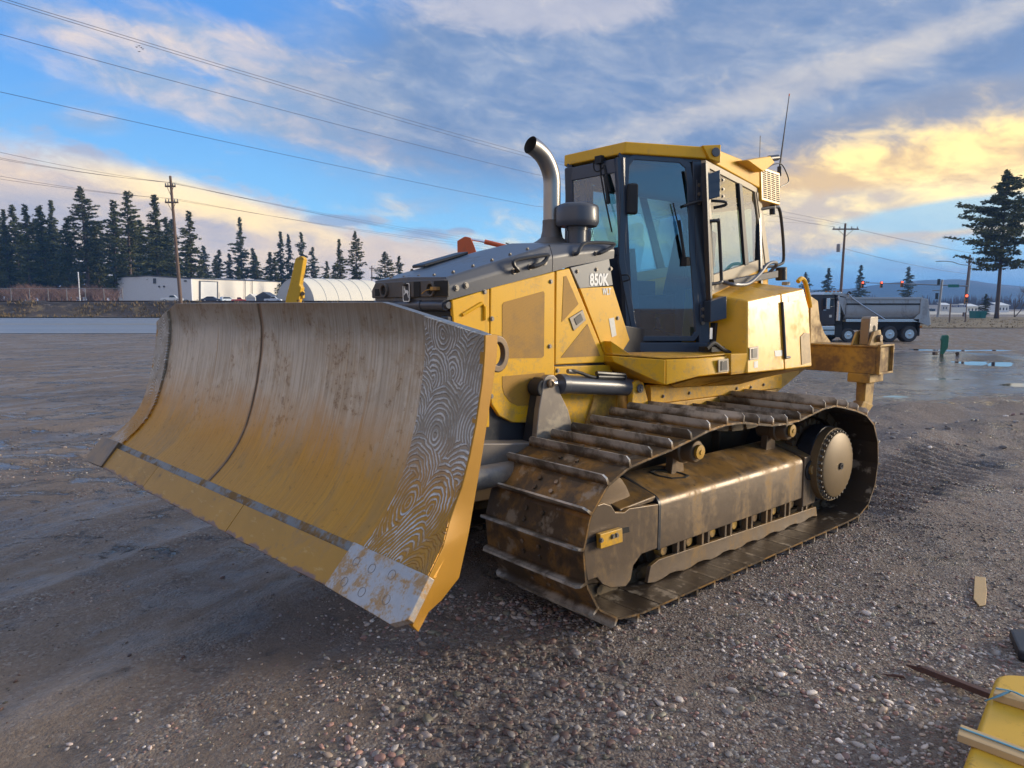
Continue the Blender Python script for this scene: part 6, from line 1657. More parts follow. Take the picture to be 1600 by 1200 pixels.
for (yl, yp_, yr, dx_, lb) in ((236, 288, 370, -7, 'uppermost wire strung from the left power pole'), (250, 289, 377, 7, 'second wire from the top of the left power pole'), (247, 289, 374, 0, 'middle wire of the upper crossarm of the left power pole'), (276, 313, 380, -9, 'upper wire of the lower crossarm of the left power pole'), (282, 314, 384, 9, 'lowest wire strung from the left power pole')):
    wire([W(-60, yl-12, 56), W(267+dx_, yp_, 74)+[0, -.16, .2], W(720, yr, 126), W(900, yr+18, 150)], lb, .014, .25)
for (y0_, x1, y1, lb) in ((356, 1600, 408, 'upper wire running right from the pole behind the dump truck'), (388, 1512, 428, 'lower drooping wire running right from the pole behind the dump truck')):
    wire([W(1330 if y0_ < 380 else 1318, y0_, 90), W(x1, y1, 128)], lb, .022, .35)
wire([W(1303, 357, 90)+[0, -.16, .2], W(1215, 338, 74), W(1180, 330, 66)], 'wire running left from the pole behind the dump truck', .02, .1)

# ================================================================== crossroads on the right
M['galv'] = simple('galvanised_mast', (.26, .28, .30), .45, metal=.5)
M['sigbox'] = simple('signal_housing', (.018, .018, .018), .5)
red_on = glow_mat('red_lamp_lit', (1.0, .07, .03), 3.0)
lens_off = simple('lamp_lens_off', (.02, .03, .02), .3)
YS = 125.
def signal(px, pyt, h, label, lit=True, yellow=True, Y=YS, parent_z=None):
    t_ = W(px, pyt, Y); H = h/1110*Y; w_ = H*.36
    t = thing('traffic_signal', (t_[0], Y-.25, t_[2]), label, 'traffic light', 'traffic signals at the crossroads')
    bx = part('housing', MB().bb(-w_/2, w_/2, -.15, .1, -H, 0), simple('signal_yellow', (.42, .16, .015), .5) if yellow else M['sigbox'], t)
    for k in range(3):
        zc = -H*(k+.5)/3
        part('lens', MB().cyl((0, -.152, zc), (0, -.17, zc), H*.135, n=14), red_on if (lit and k == 0) else lens_off, t)
        part('visor', MB().tube([(H*.145*math.cos(a), -.16-.12, zc+H*.145*math.sin(a)) for a in np.linspace(0, math.pi, 7)], .02, 4), M['sigbox'], t)
    return t
for px_, lb in ((1346.5, 'left red signal hanging from the long mast arm'), (1376, 'middle red signal hanging from the long mast arm'), (1408, 'right red signal hanging from the long mast arm')):
    signal(px_, 440 if px_ < 1400 else 439, 9.5, lb)
mx_ = W(1508, 490, YS)[0]; zb = float(zf(mx_, YS))
sp = thing('signal_mast', (mx_, YS, zb), 'tall grey mast with a long signal arm and a curved street light arm', 'signal mast')
ztop = W(1513, 415, YS)[2]-zb; za_ = W(1507, 447, YS)[2]-zb
part('mast', MB().cyl((0, 0, 0), (.4, 0, ztop), .16, .09, n=10), M['galv'], sp, smooth=True)
xe = W(1342, 441, YS)[0]-mx_
part('mast_arm', MB().tube([(0.2, 0, za_), (xe*.5, 0, za_+.35), (xe, 0, za_+.6)], [.12, .09, .05], 8), M['galv'], sp, smooth=True)
part('street_sign', MB().bb(W(1481, 446, YS)[0]-mx_, W(1498, 446, YS)[0]-mx_, -.12, -.06, za_-.22, za_+.28), simple('sign_green', (.01, .16, .12), .4), sp)
part('light_arm', MB().tube(smooth_path([(.4, 0, ztop), W(1500, 413, YS)-[mx_, YS, zb], W(1487, 409, YS)-[mx_, YS, zb], W(1468, 408, YS)-[mx_, YS, zb]], 5), .06, 6), M['galv'], sp, smooth=True)
part('lamp_head', MB().box(W(1466, 408.5, YS)-[mx_, YS, zb], (.8, .3, .12)), M['galv'], sp, .03)
signal(1508.5, 460, 13, 'red pedestrian-height signal on the right mast below the arm', Y=124.6)
mx2 = W(1467, 490, YS-4)[0]; zb = float(zf(mx2, YS-4))
s2 = thing('signal_mast', (mx2, YS-4, zb), 'short thick grey signal mast left of the for-sale sign', 'signal mast')
part('mast', MB().cyl((-.15, 0, 0), (.2, 0, W(1470, 437, YS-4)[2]-zb), .22, .15, n=10), M['galv'], s2, smooth=True)
part('side_arm', MB().tube([(0, 0, W(1467, 454, YS)[2]-zb), (W(1436, 455, YS)[0]-mx2, 0, W(1436, 455, YS)[2]-zb)], .07, 6), M['galv'], s2)
signal(1465.5, 436, 9, 'dark unlit signal on top of the thick mast, seen from the side', False, False, YS-4.4)
signal(1462.5, 458, 9.5, 'dark unlit signal halfway down the thick mast', False, False, YS-4.4)
# FOR SALE sign on two posts
Y = 80.; x0, x1 = W(1486, 480, Y)[0], W(1509, 480, Y)[0]; zb = float(zf(x0, Y))
fs = thing('sale_sign', ((x0+x1)/2, Y, zb), 'white FOR SALE board on two posts at the edge of the dry grass', 'sign')
w_ = x1-x0; zt_, zm = W(1497, 475.5, Y)[2]-zb, W(1497, 488, Y)[2]-zb
for s_ in (-1, 1): part('post', MB().bb(s_*w_*.54-.05, s_*w_*.54+.05, -.03, .07, 0, zt_+.12), M['wood'], fs)
brd = part('board', MB().bb(-w_/2, w_/2, -.06, -.02, zm, zt_), M['white'], fs)
hb_ = (zt_-zm)
part('blue_band', MB().bb(-w_/2+.02, w_/2-.02, -.066, -.061, zt_-hb_*.36, zt_-hb_*.10), simple('sign_blue', (.02, .06, .22), .5), brd)
def flat_text(txt, w, h, loc, mat, parent, name):
    cu = bpy.data.curves.new(name, 'FONT'); cu.body = txt; cu.align_x = 'CENTER'; cu.size = 1.; cu.offset = .012; cu.resolution_u = 2
    tmp = bpy.data.objects.new('tmp', cu); COL.objects.link(tmp); me = bpy.data.meshes.new_from_object(tmp); bpy.data.objects.remove(tmp)
    xs_ = [v.co.x for v in me.vertices]; ys_ = [v.co.y for v in me.vertices]
    for v in me.vertices: v.co = Vector((loc[0]+(v.co.x-(min(xs_)+max(xs_))/2)/(max(xs_)-min(xs_))*w, loc[1], loc[2]+(v.co.y-min(ys_))/(max(ys_)-min(ys_))*h))
    me.materials.clear(); me.materials.append(mat); return link(name, me, parent)
flat_text('FOR SALE', w_*.84, hb_*.19, (0, -.070, zt_-hb_*.325), M['white'], brd, 'sign_lettering')
# low buildings and the grey winter tree line beyond the crossroads
def low_building(px0, px1, ytop, ybot, Y, mat, roofm, label):
    x0, x1 = W(px0, 475, Y)[0], W(px1, 475, Y)[0]; z1_ = W(px0, ytop, Y)[2]; w_ = x1-x0
    t = thing('low_building', ((x0+x1)/2, Y, 0.), label, 'building', 'low buildings beyond the crossroads')
    part('wall', MB().bb(-w_/2, w_/2, 0, 8, 0, z1_*.72), M[mat], t)
    part('roof', MB().prism([(-w_*.53, -.5, z1_*.72), (w_*.53, -.5, z1_*.72), (w_*.45, 3, z1_), (-w_*.45, 3, z1_)], (0, 1, 0)).bb(-w_*.53, w_*.53, -.5, 8, z1_*.70, z1_*.74), M[roofm], t)
    for k in range(3): part('window', MB().bb(-w_*.35+k*w_*.3, -w_*.25+k*w_*.3, -.04, .0, z1_*.25, z1_*.5), M['autoglass'], t)
low_building(1472, 1486, 473, 482, 260, 'wall_cream', 'white', 'far white-roofed building left of the for-sale sign')
low_building(1511, 1529, 474.5, 488, 190, 'wall_cream', 'white', 'low cream building behind the right signal mast')
low_building(1560, 1577, 472.5, 484, 200, 'wall_grey', 'white', 'far building with a bright roof right of the lone pine trunk')
low_building(1443, 1462, 481, 489, 240, 'trim', 'trim', 'low dark building behind the tail of the dump truck')
def box_bin(px0, px1, ytop, Y, colr, label):
    x0, x1 = W(px0, 490, Y)[0], W(px1, 490, Y)[0]; w_ = x1-x0; zt_ = W(px0, ytop, Y)[2]
    t = thing('dumpster', ((x0+x1)/2, Y, 0.05), label, 'dumpster')
    pm = simple('bin_green', colr, .5)
    part('body', MB().hexa([(-w_/2*.92, -.6, .1), (w_/2*.92, -.6, .1), (w_/2*.92, .8, .1), (-w_/2*.92, .8, .1)], [(-w_/2, -.7, zt_-.15), (w_/2, -.7, zt_-.15), (w_/2, .9, zt_-.05), (-w_/2, .9, zt_-.05)]), pm, t)
    part('lid', MB().bb(-w_/2, w_/2, -.75, .9, zt_-.14, zt_-.04), pm, t)
    part('rib', MB().bb(-.06, .06, -.74, -.62, .15, zt_-.2), pm, t)
box_bin(1520, 1537, 486, 104, (.02, .16, .15), 'teal green dumpster left of the lone pine trunk')
for (x0_, x1_, yt, Y, lb) in ((1050, 2000, 467, 420, 'x'),):
    tv, tf_ = [], []
    for k in range(4200):
        px_ = random.uniform(x0_, x1_); Y_ = random.uniform(380, 460); x_ = (px_-800)/1110*Y_; h_ = random.uniform(2.5, 7.5)*(0.7+.6*vnoise(np.array([px_*.05]), np.array([1.]), 3)[0]); o_ = len(tv); w_ = random.uniform(.25, .8); a = random.uniform(-.6, .6)
        tv += [(x_-w_, Y_, -.2), (x_+w_, Y_, -.2), (x_+a, Y_+random.uniform(-.6, .6), h_)]; tf_.append((o_, o_+1, o_+2))
    stuff(link('far_thicket', fastmesh('far_thicket', tv, tf_, simple('far_brush', (.12, .09, .085), .95, var=.35, scale=.06), False)))

# ================================================================== dump truck
Y = 38.0
zT = float(zf(15, Y))
x_o = W(1375, 530, Y)[0]
M['truck_dark'] = simple('truck_paint', (.035, .022, .026), .3, coat=.4, var=.1)
M['dumpbox'] = simple('dump_box_paint', (.38, .41, .44), .42, metal=.3, var=.12, scale=1.2, dirt=(.13, .115, .10), damt=.5, dscale=1.4, streak=True)
M['alum'] = simple('polished_aluminium', (.62, .63, .65), .25, metal=.9, var=.08)
M['truckblack'] = simple('truck_frame', (.014, .014, .015), .6)
trk = thing('dump_truck', (x_o, Y, zT), 'dusty dark dump truck with a grey steel dump box, parked on the wet yard', 'dump truck')
def tw(px, py_, y=0.):
    p = W(px, py_, Y+y); return np.array([p[0]-x_o, y, p[2]-zT])
def tz(py_): return W(1375, py_, Y)[2]-zT
def tx(px): return W(px, 500, Y)[0]-x_o
D = 2.4
# box: half-round belly, slanting head, flared tail
def boxsec(x0, x1, zt_, zb_): 
    out = []
    for k in range(9):
        a = math.pi*k/8; out.append(a)
    return out
zt_, zb_ = tz(465), tz(501.5)
sec = [(0, zt_), (0, zt_-.45)]+[(.55-.55*math.cos(a), zb_+.55-.55*math.sin(a)) for a in np.linspace(0, math.pi/2, 7)]+[(D-.55+.55*math.sin(a), zb_+.55-.55*math.cos(a)) for a in np.linspace(0, math.pi/2, 7)]+[(D, zt_-.45), (D, zt_)]
x0, x1 = tx(1321), tx(1437)
part('dump_box', MB().hexa([(x0, y, z) for y, z in sec], [(x1, y, z) for y, z in sec]), M['dumpbox'], trk, smooth=True)
part('box_top_rail', MB().bb(x0-.05, x1+.05, -.06, .06, zt_-.10, zt_+.02).bb(x0-.05, x1+.05, D-.06, D+.06, zt_-.10, zt_+.02), M['dumpbox'], trk, .015)
part('box_band', MB().bb(x0+.02, x1-.02, -.03, -.002, tz(476.5), tz(474)), M['truckblack'], trk)
part('box_lower_rail', MB().bb(x0, x1-.05, -.05, .1, tz(503), tz(498.5)), M['alum'], trk, .01)
gate = [(tx(1436), zt_), (tx(1446), tz(467)), (tx(1449), tz(476)), (tx(1453.5), tz(507)), (tx(1450), tz(509)), (tx(1437), tz(504)), (tx(1426), tz(500)), (tx(1432), tz(493)), (tx(1436), tz(490))]
for y_ in (-.05, D): part('tailgate_side', MB().prism([(x, y_, z) for x, z in gate], (0, .05, 0)), M['dumpbox'], trk, .006)
part('tailgate', MB().hexa([(tx(1446), 0, tz(467)), (tx(1446), D, tz(467)), (tx(1453), D, tz(507)), (tx(1453), 0, tz(507))], [(tx(1448), 0, tz(467)), (tx(1448), D, tz(467)), (tx(1455), D, tz(507)), (tx(1455), 0, tz(507))]), M['dumpbox'], trk)
part('head_sheet', MB().prism([(x0, 0, zt_), (x0-.5, 0, zt_+.05), (x0-.42, 0, zt_-.1), (x0-.05, 0, zb_+.3)], (0, D, 0)), M['dumpbox'], trk)
part('cab_shield', MB().prism([(tx(1300), -.02, tz(458)), (tx(1325), -.02, tz(459)), (tx(1324), -.02, tz(466)), (tx(1318), -.02, tz(464)), (tx(1300), -.02, tz(460))], (0, D, 0)), M['dumpbox'], trk, .01)
part('tarp_arm', MB().tube([tw(1325, 458, -.12), tw(1331, 465, -.14), tw(1345, 475, -.14), tw(1382, 498.5, -.12)], .035, 8), M['alum'], trk, smooth=True)
part('tarp_motor', MB().cyl(tw(1327, 458, -.12), tw(1327, 458, .25), .10, n=12), M['truckblack'], trk, .01)
part('frame_rail', MB().bb(tx(1268), tx(1437), .72, .86, tz(512), tz(504)).bb(tx(1268), tx(1437), 1.54, 1.68, tz(512), tz(504)), M['truckblack'], trk)
part('underside_panel', MB().bb(tx(1322), tx(1436), .3, 2.1, tz(516), tz(503)), M['truckblack'], trk)
part('mud_flap', MB().bb(tx(1437), tx(1439), .05, .7, tz(525), tz(503)), M['rubber'], trk)
# cab, sleeper side, exhaust stack and steps
cbp = [(tx(1266), tz(462)), (tx(1270), tz(460)), (tx(1304), tz(460)), (tx(1306), tz(475)), (tx(1306), tz(508)), (tx(1268), tz(508)), (tx(1268), tz(480))]
part('truck_cab', MB().prism([(x, .12, z) for x, z in cbp], (0, D-.24, 0)), M['truck_dark'], trk, .03)
part('sun_visor', MB().hexa([(tx(1286), .05, tz(456)), (tx(1314), .05, tz(456)), (tx(1314), D-.05, tz(456)), (tx(1286), D-.05, tz(456))], [(tx(1284), .05, tz(461)), (tx(1314), .05, tz(461)), (tx(1314), D-.05, tz(461)), (tx(1284), D-.05, tz(461))]), M['alum'], trk, .03)
part('side_window', MB().bb(tx(1286), tx(1302), .10, .118, tz(478), tz(465)), M['autoglass'], trk, .01)
part('front_side_window', MB().bb(tx(1269), tx(1280), .10, .118, tz(477), tz(466)), M['autoglass'], trk, .01)
dro = part('truck_door', MB().bb(tx(1284), tx(1303.5), .095, .118, tz(504), tz(479)), M['truck_dark'], trk, .015)
part('door_sign', MB().bb(tx(1296.5), tx(1300.5), .088, .094, tz(496), tz(492)), M['sticker'], dro)
part('door_handle', MB().bb(tx(1287), tx(1291), .07, .094, tz(485), tz(484)), M['alum'], dro)
mo = part('truck_mirror', MB().bb(tx(1287.5), tx(1293), -.22, -.10, tz(483), tz(466)), M['alum'], trk, .02)
part('mirror_arm', MB().tube([(tx(1292), -.15, tz(466)), (tx(1304), .1, tz(466))], .02, 6).tube([(tx(1292), -.15, tz(480)), (tx(1304), .1, tz(478))], .02, 6), M['alum'], mo)
part('exhaust_stack', MB().cyl((tx(1311), .15, tz(501)), (tx(1311), .15, tz(470)), .13, n=16).cyl((tx(1311), .15, tz(470)), (tx(1311), .15, tz(457)), .08, n=14), M['alum'], trk, smooth=True)
part('cab_back_panel', MB().bb(tx(1306.5), tx(1320), .25, D-.25, tz(510), tz(463)), M['truckblack'], trk)
part('engine_hood', MB().hexa([(tx(1232), .3, tz(515)), (tx(1268), .2, tz(515)), (tx(1268), D-.2, tz(515)), (tx(1232), D-.3, tz(515))], [(tx(1234), .45, tz(486)), (tx(1268), .3, tz(481)), (tx(1268), D-.3, tz(481)), (tx(1234), D-.45, tz(486))]), M['truck_dark'], trk, .06)
tkb = part('fuel_step_tank', MB().bb(tx(1268), tx(1306), .02, .6, tz(525), tz(509)), M['alum'], trk, .06)
part('step', MB().bb(tx(1270), tx(1304), -.03, .05, tz(516.5), tz(515)), M['truckblack'], tkb); part('step', MB().bb(tx(1270), tx(1304), -.03, .05, tz(524.5), tz(523)), M['truckblack'], tkb)
part('mud_guard', MB().bb(tx(1306.5), tx(1318), .05, .7, tz(527), tz(508)), M['truckblack'], trk, .02)
for px_ in (1290, 1296, 1302, 1308): part('marker_lamp', MB().box((tx(px_), .06, tz(455.3)), (.09, .06, .06)), M['red_lamp'], trk)
for px_ in (1330, 1352, 1374, 1396, 1418): part('box_stake', MB().bb(tx(px_)-.03, tx(px_)+.03, -.035, .0, tz(474), tz(465.5)), M['dumpbox'], trk)
part('tail_lamp', MB().bb(tx(1438.5), tx(1441), -.02, .05, tz(512), tz(509)), M['red_lamp'], trk)
part('air_tank', MB().cyl((tx(1335), .5, tz(510)), (tx(1366), .5, tz(510)), .17, n=14), M['truckblack'], trk, .02)
def wheel(px, rpx, dual):
    r_ = rpx/1110*Y; zc = r_
    for near in (1, -1):
        yy = .0 if near > 0 else D
        w_ = part('wheel', MB().lathe([(r_*.62, 0), (r_*.93, .0), (r_, .05), (r_, .24), (r_*.93, .29), (r_*.62, .29)], (tx(px), yy, zc), (0, near, 0), 28, False), M['tyre'], trk, smooth=True)
        part('rim', MB().lathe([(r_*.64, .012), (r_*.58, .012), (r_*.52, .09 if dual else .03), (r_*.30, .10 if dual else .05), (r_*.24, .02), (r_*.12, .0), (.001, .0)], (tx(px), yy, zc), (0, near, 0), 24), M['alum'], w_, smooth=True)
        for k in range(8):
            a = k*math.pi/4; part('hand_hole', MB().cyl((tx(px)+r_*.42*math.cos(a), yy+near*(.07 if dual else .028), zc+r_*.42*math.sin(a)), (tx(px)+r_*.42*math.cos(a), yy+near*(.10 if dual else .05), zc+r_*.42*math.sin(a)), r_*.06, n=8), M['dark'], w_) if near > 0 else None
        if dual: part('tyre', MB().lathe([(r_*.62, 0), (r_*.93, .0), (r_, .05), (r_, .24), (r_*.93, .29), (r_*.62, .29)], (tx(px), yy+near*.34, zc), (0, near, 0), 28, False), M['tyre'], w_, smooth=True)
wheel(1327, 10.8, False); wheel(1353, 10.8, False); wheel(1392, 12.4, True); wheel(1423, 12.4, True); wheel(1248, 12.0, False)

# ================================================================== things behind the bulldozer
M['orange'] = simple('orange_paint', (.56, .10, .022), .4, var=.12, dirt=(.25, .08, .04), damt=.5)
Y = 17.; xx = W(790, 470, Y)[0]; ex = thing('excavator', (xx, Y, float(zf(xx, Y))), 'orange excavator whose folded boom shows above the bulldozer hood', 'excavator')
zg = float(zf(xx, Y))
def ew(px, py_, y=0.): p = W(px, py_, Y+y); return np.array([p[0]-xx, y, p[2]-zg])
bk = [ew(715, 377), ew(727, 370), ew(736, 372), ew(741, 384), ew(748, 405), ew(744, 440), ew(716, 440)]
part('boom_knuckle', MB().prism([p+[0, -.13, 0] for p in bk], (0, .26, 0)), M['orange'], ex, .02)
part('boom', MB().hexa([ew(735, 440)+[0, -.16, 0], ew(735, 420)+[0, -.16, 0], ew(735, 420)+[0, .16, 0], ew(735, 440)+[0, .16, 0]], [ew(830, 400)+[0, -.18, 0], ew(830, 380)+[0, -.18, 0], ew(830, 380)+[0, .18, 0], ew(830, 400)+[0, .18, 0]]), M['orange'], ex, .02)
part('boom_root', MB().hexa([ew(820, 405)+[0, -.18, 0], ew(822, 380)+[0, -.18, 0], ew(822, 380)+[0, .18, 0], ew(820, 405)+[0, .18, 0]], [(.9, -.2, 1.1), (1.3, -.2, 1.3), (1.3, .2, 1.3), (.9, .2, 1.1)]), M['orange'], ex, .02)
stk = part('arm', MB().prism([ew(718, 400)+[0, -.1, 0], ew(745, 405)+[0, -.1, 0], ew(752, 500)+[0, -.1, 0], ew(735, 500)+[0, -.1, 0]], (0, .2, 0)), M['orange'], ex, .02)
part('bucket', MB().prism([(ew(745, 500)[0]+dx_, -.4, z_) for dx_, z_ in ((-.2, 1.55), (.15, 1.55), (.35, 1.1), (.2, .75), (-.2, .65), (-.1, 1.1))], (0, .8, 0)), M['mudsteel'], ex, .01)
cy_e = part('arm_cylinder', MB().cyl(ew(757, 377.5, -.05), ew(800, 388, -.05), .055, n=14), M['orange'], ex, .01)
part('cylinder_rod', MB().cyl(ew(731, 373, -.05), ew(758, 378, -.05), .028, n=10), M['chrome'], cy_e)
part('cylinder_hose', MB().tube(smooth_path([ew(790, 380, -.05), ew(800, 383, -.05), ew(812, 386, -.05)], 4), .015, 6), M['rubber'], cy_e)
part('house', MB().bb(.6, 3.4, -1.1, 1.1, .95, 2.1), M['orange'], ex, .06); part('cab', MB().bb(.7, 2.0, -1.05, -.15, 2.1, 2.75), M['autoglass'], ex, .08)
for s_ in (-1, 1): part('crawler', MB().prism([(.2, s_*1.0-.25, .3), (.5, s_*1.0-.25, .0), (3.4, s_*1.0-.25, .0), (3.7, s_*1.0-.25, .3), (3.5, s_*1.0-.25, .65), (.4, s_*1.0-.25, .65)], (0, .5, 0)), M['rubber'], ex, .03)
part('slew_ring', MB().cyl((2., 0, .5), (2., 0, .96), .6, n=20), M['mudsteel'], ex)
# yellow boom above the blade
Y = 11.; xb = W(458, 470, Y)[0]; zb = float(zf(xb, Y)); yb_ = thing('attachment_boom', (xb, Y, zb), 'leaning rusty yellow boom arm sticking up behind the blade', 'boom arm')
def yw(px, py_, y=0.): p = W(px, py_, Y+y); return np.array([p[0]-xb, y, p[2]-zb])
M['yellow_rust'] = simple('yellow_boom_paint', (.62, .36, .02), .45, var=.12, dirt=(.12, .06, .03), damt=.9, dscale=4.5, dlo=.52, dhi=.58)
bo = [yw(464, 404), yw(474, 400), yw(478, 404), yw(471, 446), yw(474, 449), yw(470, 470), yw(460, 540), yw(440, 540), yw(449, 466), yw(456, 440)]
part('boom_arm', MB().prism([p+[0, -.09, 0] for p in bo], (0, .18, 0)), M['yellow_rust'], yb_, .02)
part('boom_lug', MB().prism([yw(470, 452)+[0, -.05, 0], yw(475, 455)+[0, -.05, 0], yw(475, 466)+[0, -.05, 0], yw(468, 468)+[0, -.05, 0]], (0, .1, 0)), M['yellow_rust'], yb_, .01)
part('boom_pin', MB().cyl(yw(473, 459, -.09), yw(473, 459, .09), .03, n=12), M['mudsteel'], yb_)
part('base_frame', MB().bb(-.7, .5, -.5, .5, 0, .25).bb(-.45, .1, -.2, .2, .2, 1.25), M['yellow_rust'], yb_, .02)
# green marker post on the right
Y = 26.8; gx_ = W(1475, 540, Y)[0]; gz_ = float(zf(gx_, Y)); gp_ = thing('marker_post', (gx_, Y, gz_-.02), 'green slab-shaped marker post stuck in a low mound on the right', 'marker post')
part('slab', MB().prism([(-.13, -.06, .0), (-.03, -.06, .0), (.13, -.06, .26), (.14, -.06, .68), (.10, -.06, .74), (-.10, -.06, .73), (-.16, -.06, .56), (-.12, -.06, .50)], (.03, .14, 0)), simple('marker_green', (.028, .145, .085), .5, var=.15, scale=5), gp_, .02)
o = part('rubble', MB().box((-.5, -.3, .06), (.16, .12, .12), Matrix.Rotation(.4, 3, 'Z')).box((.4, -.2, .05), (.12, .1, .10), Matrix.Rotation(1.1, 3, 'Y')), M['bark'], gp_, .02)

# ================================================================== small things lying in the foreground
M['lumber'] = simple('pale_lumber', (.52, .36, .18), .75, var=.18, scale=5, streak=True, dirt=(.3, .2, .1), damt=.4)
M['lumber_old'] = simple('wet_brown_lumber', (.085, .042, .034), .7, var=.25, scale=6, dirt=(.14, .09, .06), damt=.4)
M['paint_attach'] = simple('attachment_yellow', (.66, .39, .03), .42, var=.10, scale=4, dirt=(.30, .19, .05), damt=.75, dscale=11, bumps=.10, bscale=18, dlo=.54, dhi=.68)
zh = .20
A = [G(1557, 1050, zh), G(1720, 1062, zh), G(1760, 1300, zh), G(1480, 1260, zh)]
cen = sum(A)/4
ya = thing('steel_attachment', (cen[0], cen[1], 0), 'yellow painted steel attachment with rounded corner, strapped down under two wood blocks', 'attachment')
pr_ = [tuple(p-cen*[1, 1, 0]-[0, 0, zh]) for p in A]
# rounded far-left corner
v0, v1, v3 = np.array(pr_[0]), np.array(pr_[1]), np.array(pr_[3])
d1, d3 = (v1-v0)/np.linalg.norm(v1-v0), (v3-v0)/np.linalg.norm(v3-v0)
cor = [v0+d3*.07*(1-t)**2+d1*.07*t**2 for t in np.linspace(0, 1, 6)]
poly = [tuple(p) for p in cor]+pr_[1:]
part('steel_body', MB().prism(poly, (0, 0, zh)), M['paint_attach'], ya, .028, seg=4)
def board(pts_px, z0_, th, name, mat, label, cat, grp=None, bev=.003, jit=None):
    a = [G(*q_, z0_+th) for q_ in pts_px]; c = sum(a)/len(a)
    me = MB().prism([(p[0]-c[0], p[1]-c[1], 0) for p in a], (0, 0, th)).mesh(name, mat)
    o = link(name, me); o.location = (c[0], c[1], z0_); bv = o.modifiers.new('bevel', 'BEVEL'); bv.width = bev; bv.segments = 2
    return tag(o, label, cat, grp)
board(((1501, 1131), (1640, 1183), (1632, 1198), (1496, 1147)), zh+.001, .030, 'wood_block', M['lumber'], 'long pale wood strip lying across the near end of the yellow attachment', 'wood block', 'wood blocks under the blue straps')
board(((1556, 1072), (1650, 1100), (1646, 1112), (1552, 1083)), zh+.001, .034, 'wood_block', M['lumber'], 'short wood block at the rounded far end of the yellow attachment', 'wood block', 'wood blocks under the blue straps')
M['strap'] = simple('blue_strap', (.10, .26, .34), .5, var=.25, scale=40, spec=.6)
def strap(px_pts, z, label, w_=.014):
    a = [G(px_, py_, z+dz_) for px_, py_, dz_ in px_pts]; a = smooth_path(a, 5); rows = []
    for i, p in enumerate(a):
        d = np.array(a[min(i+1, len(a)-1)])-np.array(a[max(i-1, 0)]); s_ = np.array([-d[1], d[0], 0]); s_ = s_/np.linalg.norm(s_)*w_/2; rows.append([p-s_, p+s_])
    o = link('strap', MB().grid(rows).mesh('strap', M['strap'], True)); so = o.modifiers.new('solid', 'SOLIDIFY'); so.thickness = .0015; so.offset = 1
    return tag(o, label, 'strap', 'blue plastic straps on the yellow attachment')
strap(((1500, 1137, .001), (1560, 1159, .001), (1640, 1189, .001)), zh+.033, 'blue strap running along the long pale wood strip')
strap(((1556, 1076, .001), (1580, 1080, .012), (1602, 1089, .020), (1640, 1100, .002)), zh+.037, 'straight blue strap over the short wood block')
strap(((1538, 1095, -.034), (1558, 1088, .0), (1576, 1081, .012), (1590, 1083, .03), (1640, 1110, .002)), zh+.037, 'twisted blue strap hooking round the rounded end of the yellow attachment')
def stick(p0, p1, w_, th, mat, name, label, cat, z0_=0.):
    a, b_ = G(*p0), G(*p1); d = b_-a; L_ = np.linalg.norm(d[:2]); k = 7
    m_ = MB(); rg_ = random.Random(len(name)+int(p0[0]))
    m_.hexa([(0, -w_/2*.8, 0), (0, w_/2*.5, 0), (.03, w_/2*.4, th), (.05, -w_/2*.7, th)], [(L_, -w_/2, 0), (L_, w_/2, 0), (L_-.01, w_/2, th), (L_-.01, -w_/2, th)])
    m_.hexa([(-.03, -w_*.3, .004), (-.03, -w_*.1, .004), (-.03, -w_*.1, th*.4), (-.03, -w_*.3, th*.4)], [(.03, -w_*.4, .0), (.03, w_*.0, .0), (.03, w_*.0, th*.8), (.03, -w_*.4, th*.8)])
    o = link(name, m_.mesh(name, mat)); o.location = (a[0], a[1], float(zf(a[0], a[1]))+.008+z0_); o.rotation_euler = (0, 0, math.atan2(d[1], d[0]))
    bv = o.modifiers.new('bevel', 'BEVEL'); bv.width = .003; bv.segments = 2
    return tag(o, label, cat)
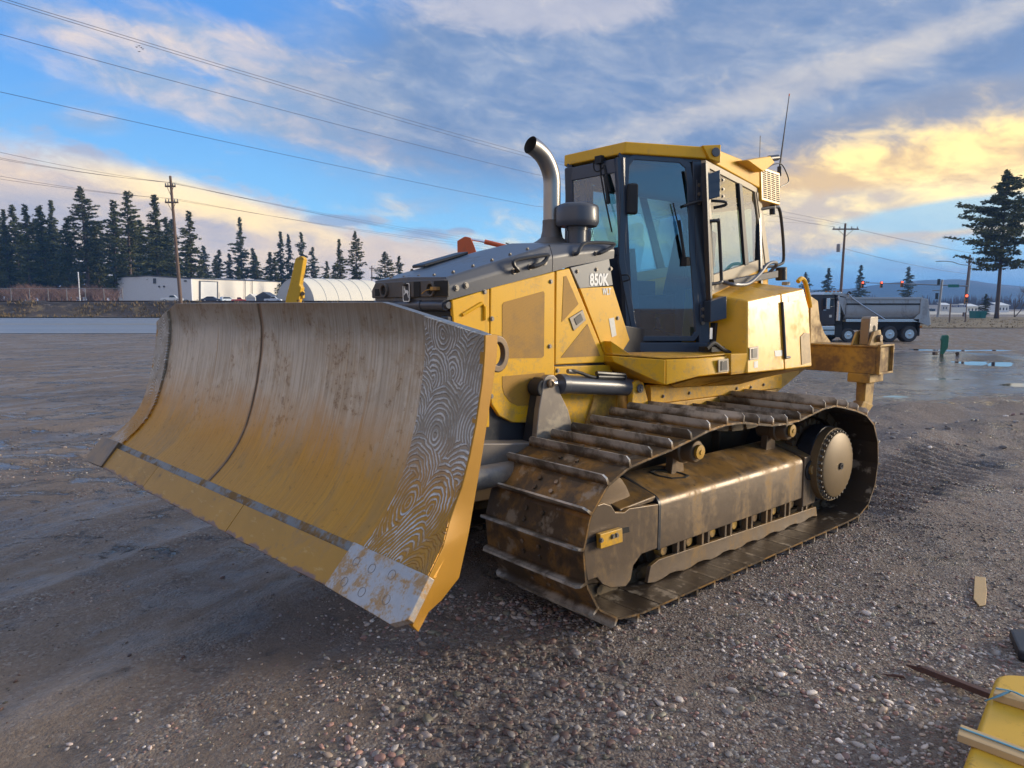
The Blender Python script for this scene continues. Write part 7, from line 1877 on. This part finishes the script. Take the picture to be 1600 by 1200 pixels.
stick((1425, 1047), (1552, 1096), .040, .030, M['lumber_old'], 'wooden_stake', 'dark wet wooden stake with a splintered pale end lying on the gravel', 'wooden stake')
stick((1384, 1058), (1415, 1063), .016, .012, M['lumber_old'], 'bark_chip', 'small dark bark chip left of the splintered stake', 'wood chip')
board(((1523, 900), (1540, 902), (1542, 926), (1540, 944), (1530, 946), (1521, 935)), .006, .008, 'wood_offcut', M['lumber'], 'pale flat wood offcut lying alone on the gravel at right', 'wood offcut')
o = board(((1577, 982), (1640, 980), (1650, 1034), (1592, 1016)), .004, .055, 'plastic_case', M['black'], 'black hard plastic case edge cut by the right border', 'case', bev=.012)
# little flock of birds high on the left
for px_, py_, lb in ((213, 74, 'leftmost bird of the tiny flock'), (217, 72, 'highest bird of the tiny flock'), (222.5, 77, 'rightmost bird of the tiny flock'), (217, 81, 'lowest bird of the tiny flock'), (220, 74.5, 'middle bird of the tiny flock')):
    p = W(px_, py_, 60); o = link('bird', MB().hexa([(-.13, 0, .05), (0, -.05, 0), (0, .07, 0), (-.10, .06, .05)], [(-.13, 0, .056), (0, -.05, .03), (0, .07, .03), (-.10, .06, .056)]).hexa([(.13, 0, .05), (0, -.05, 0), (0, .07, 0), (.10, .06, .05)], [(.13, 0, .056), (0, -.05, .03), (0, .07, .03), (.10, .06, .056)]).mesh('bird', M['rubber'])); o.location = p
    tag(o, lb+' in the sky under the upper wires', 'bird', 'flock of birds')

# ================================================================== air between here and the mountain
hz = bpy.data.materials.new('haze_air'); hz.use_nodes = True; t = hz.node_tree; t.nodes.remove(t.nodes['Principled BSDF'])
pv = t.nodes.new('ShaderNodeVolumePrincipled'); pv.inputs['Color'].default_value = (.17, .45, 1.0, 1); pv.inputs['Density'].default_value = 4.2e-4; pv.inputs['Anisotropy'].default_value = .0
t.links.new(pv.outputs[0], t.nodes['Material Output'].inputs['Volume'])
hb_ = link('haze', MB().bb(-4200, 4200, -410, 2600, -14, 72).mesh('haze', hz)); hb_['kind'] = 'stuff'
hb_.display_type = 'WIRE'
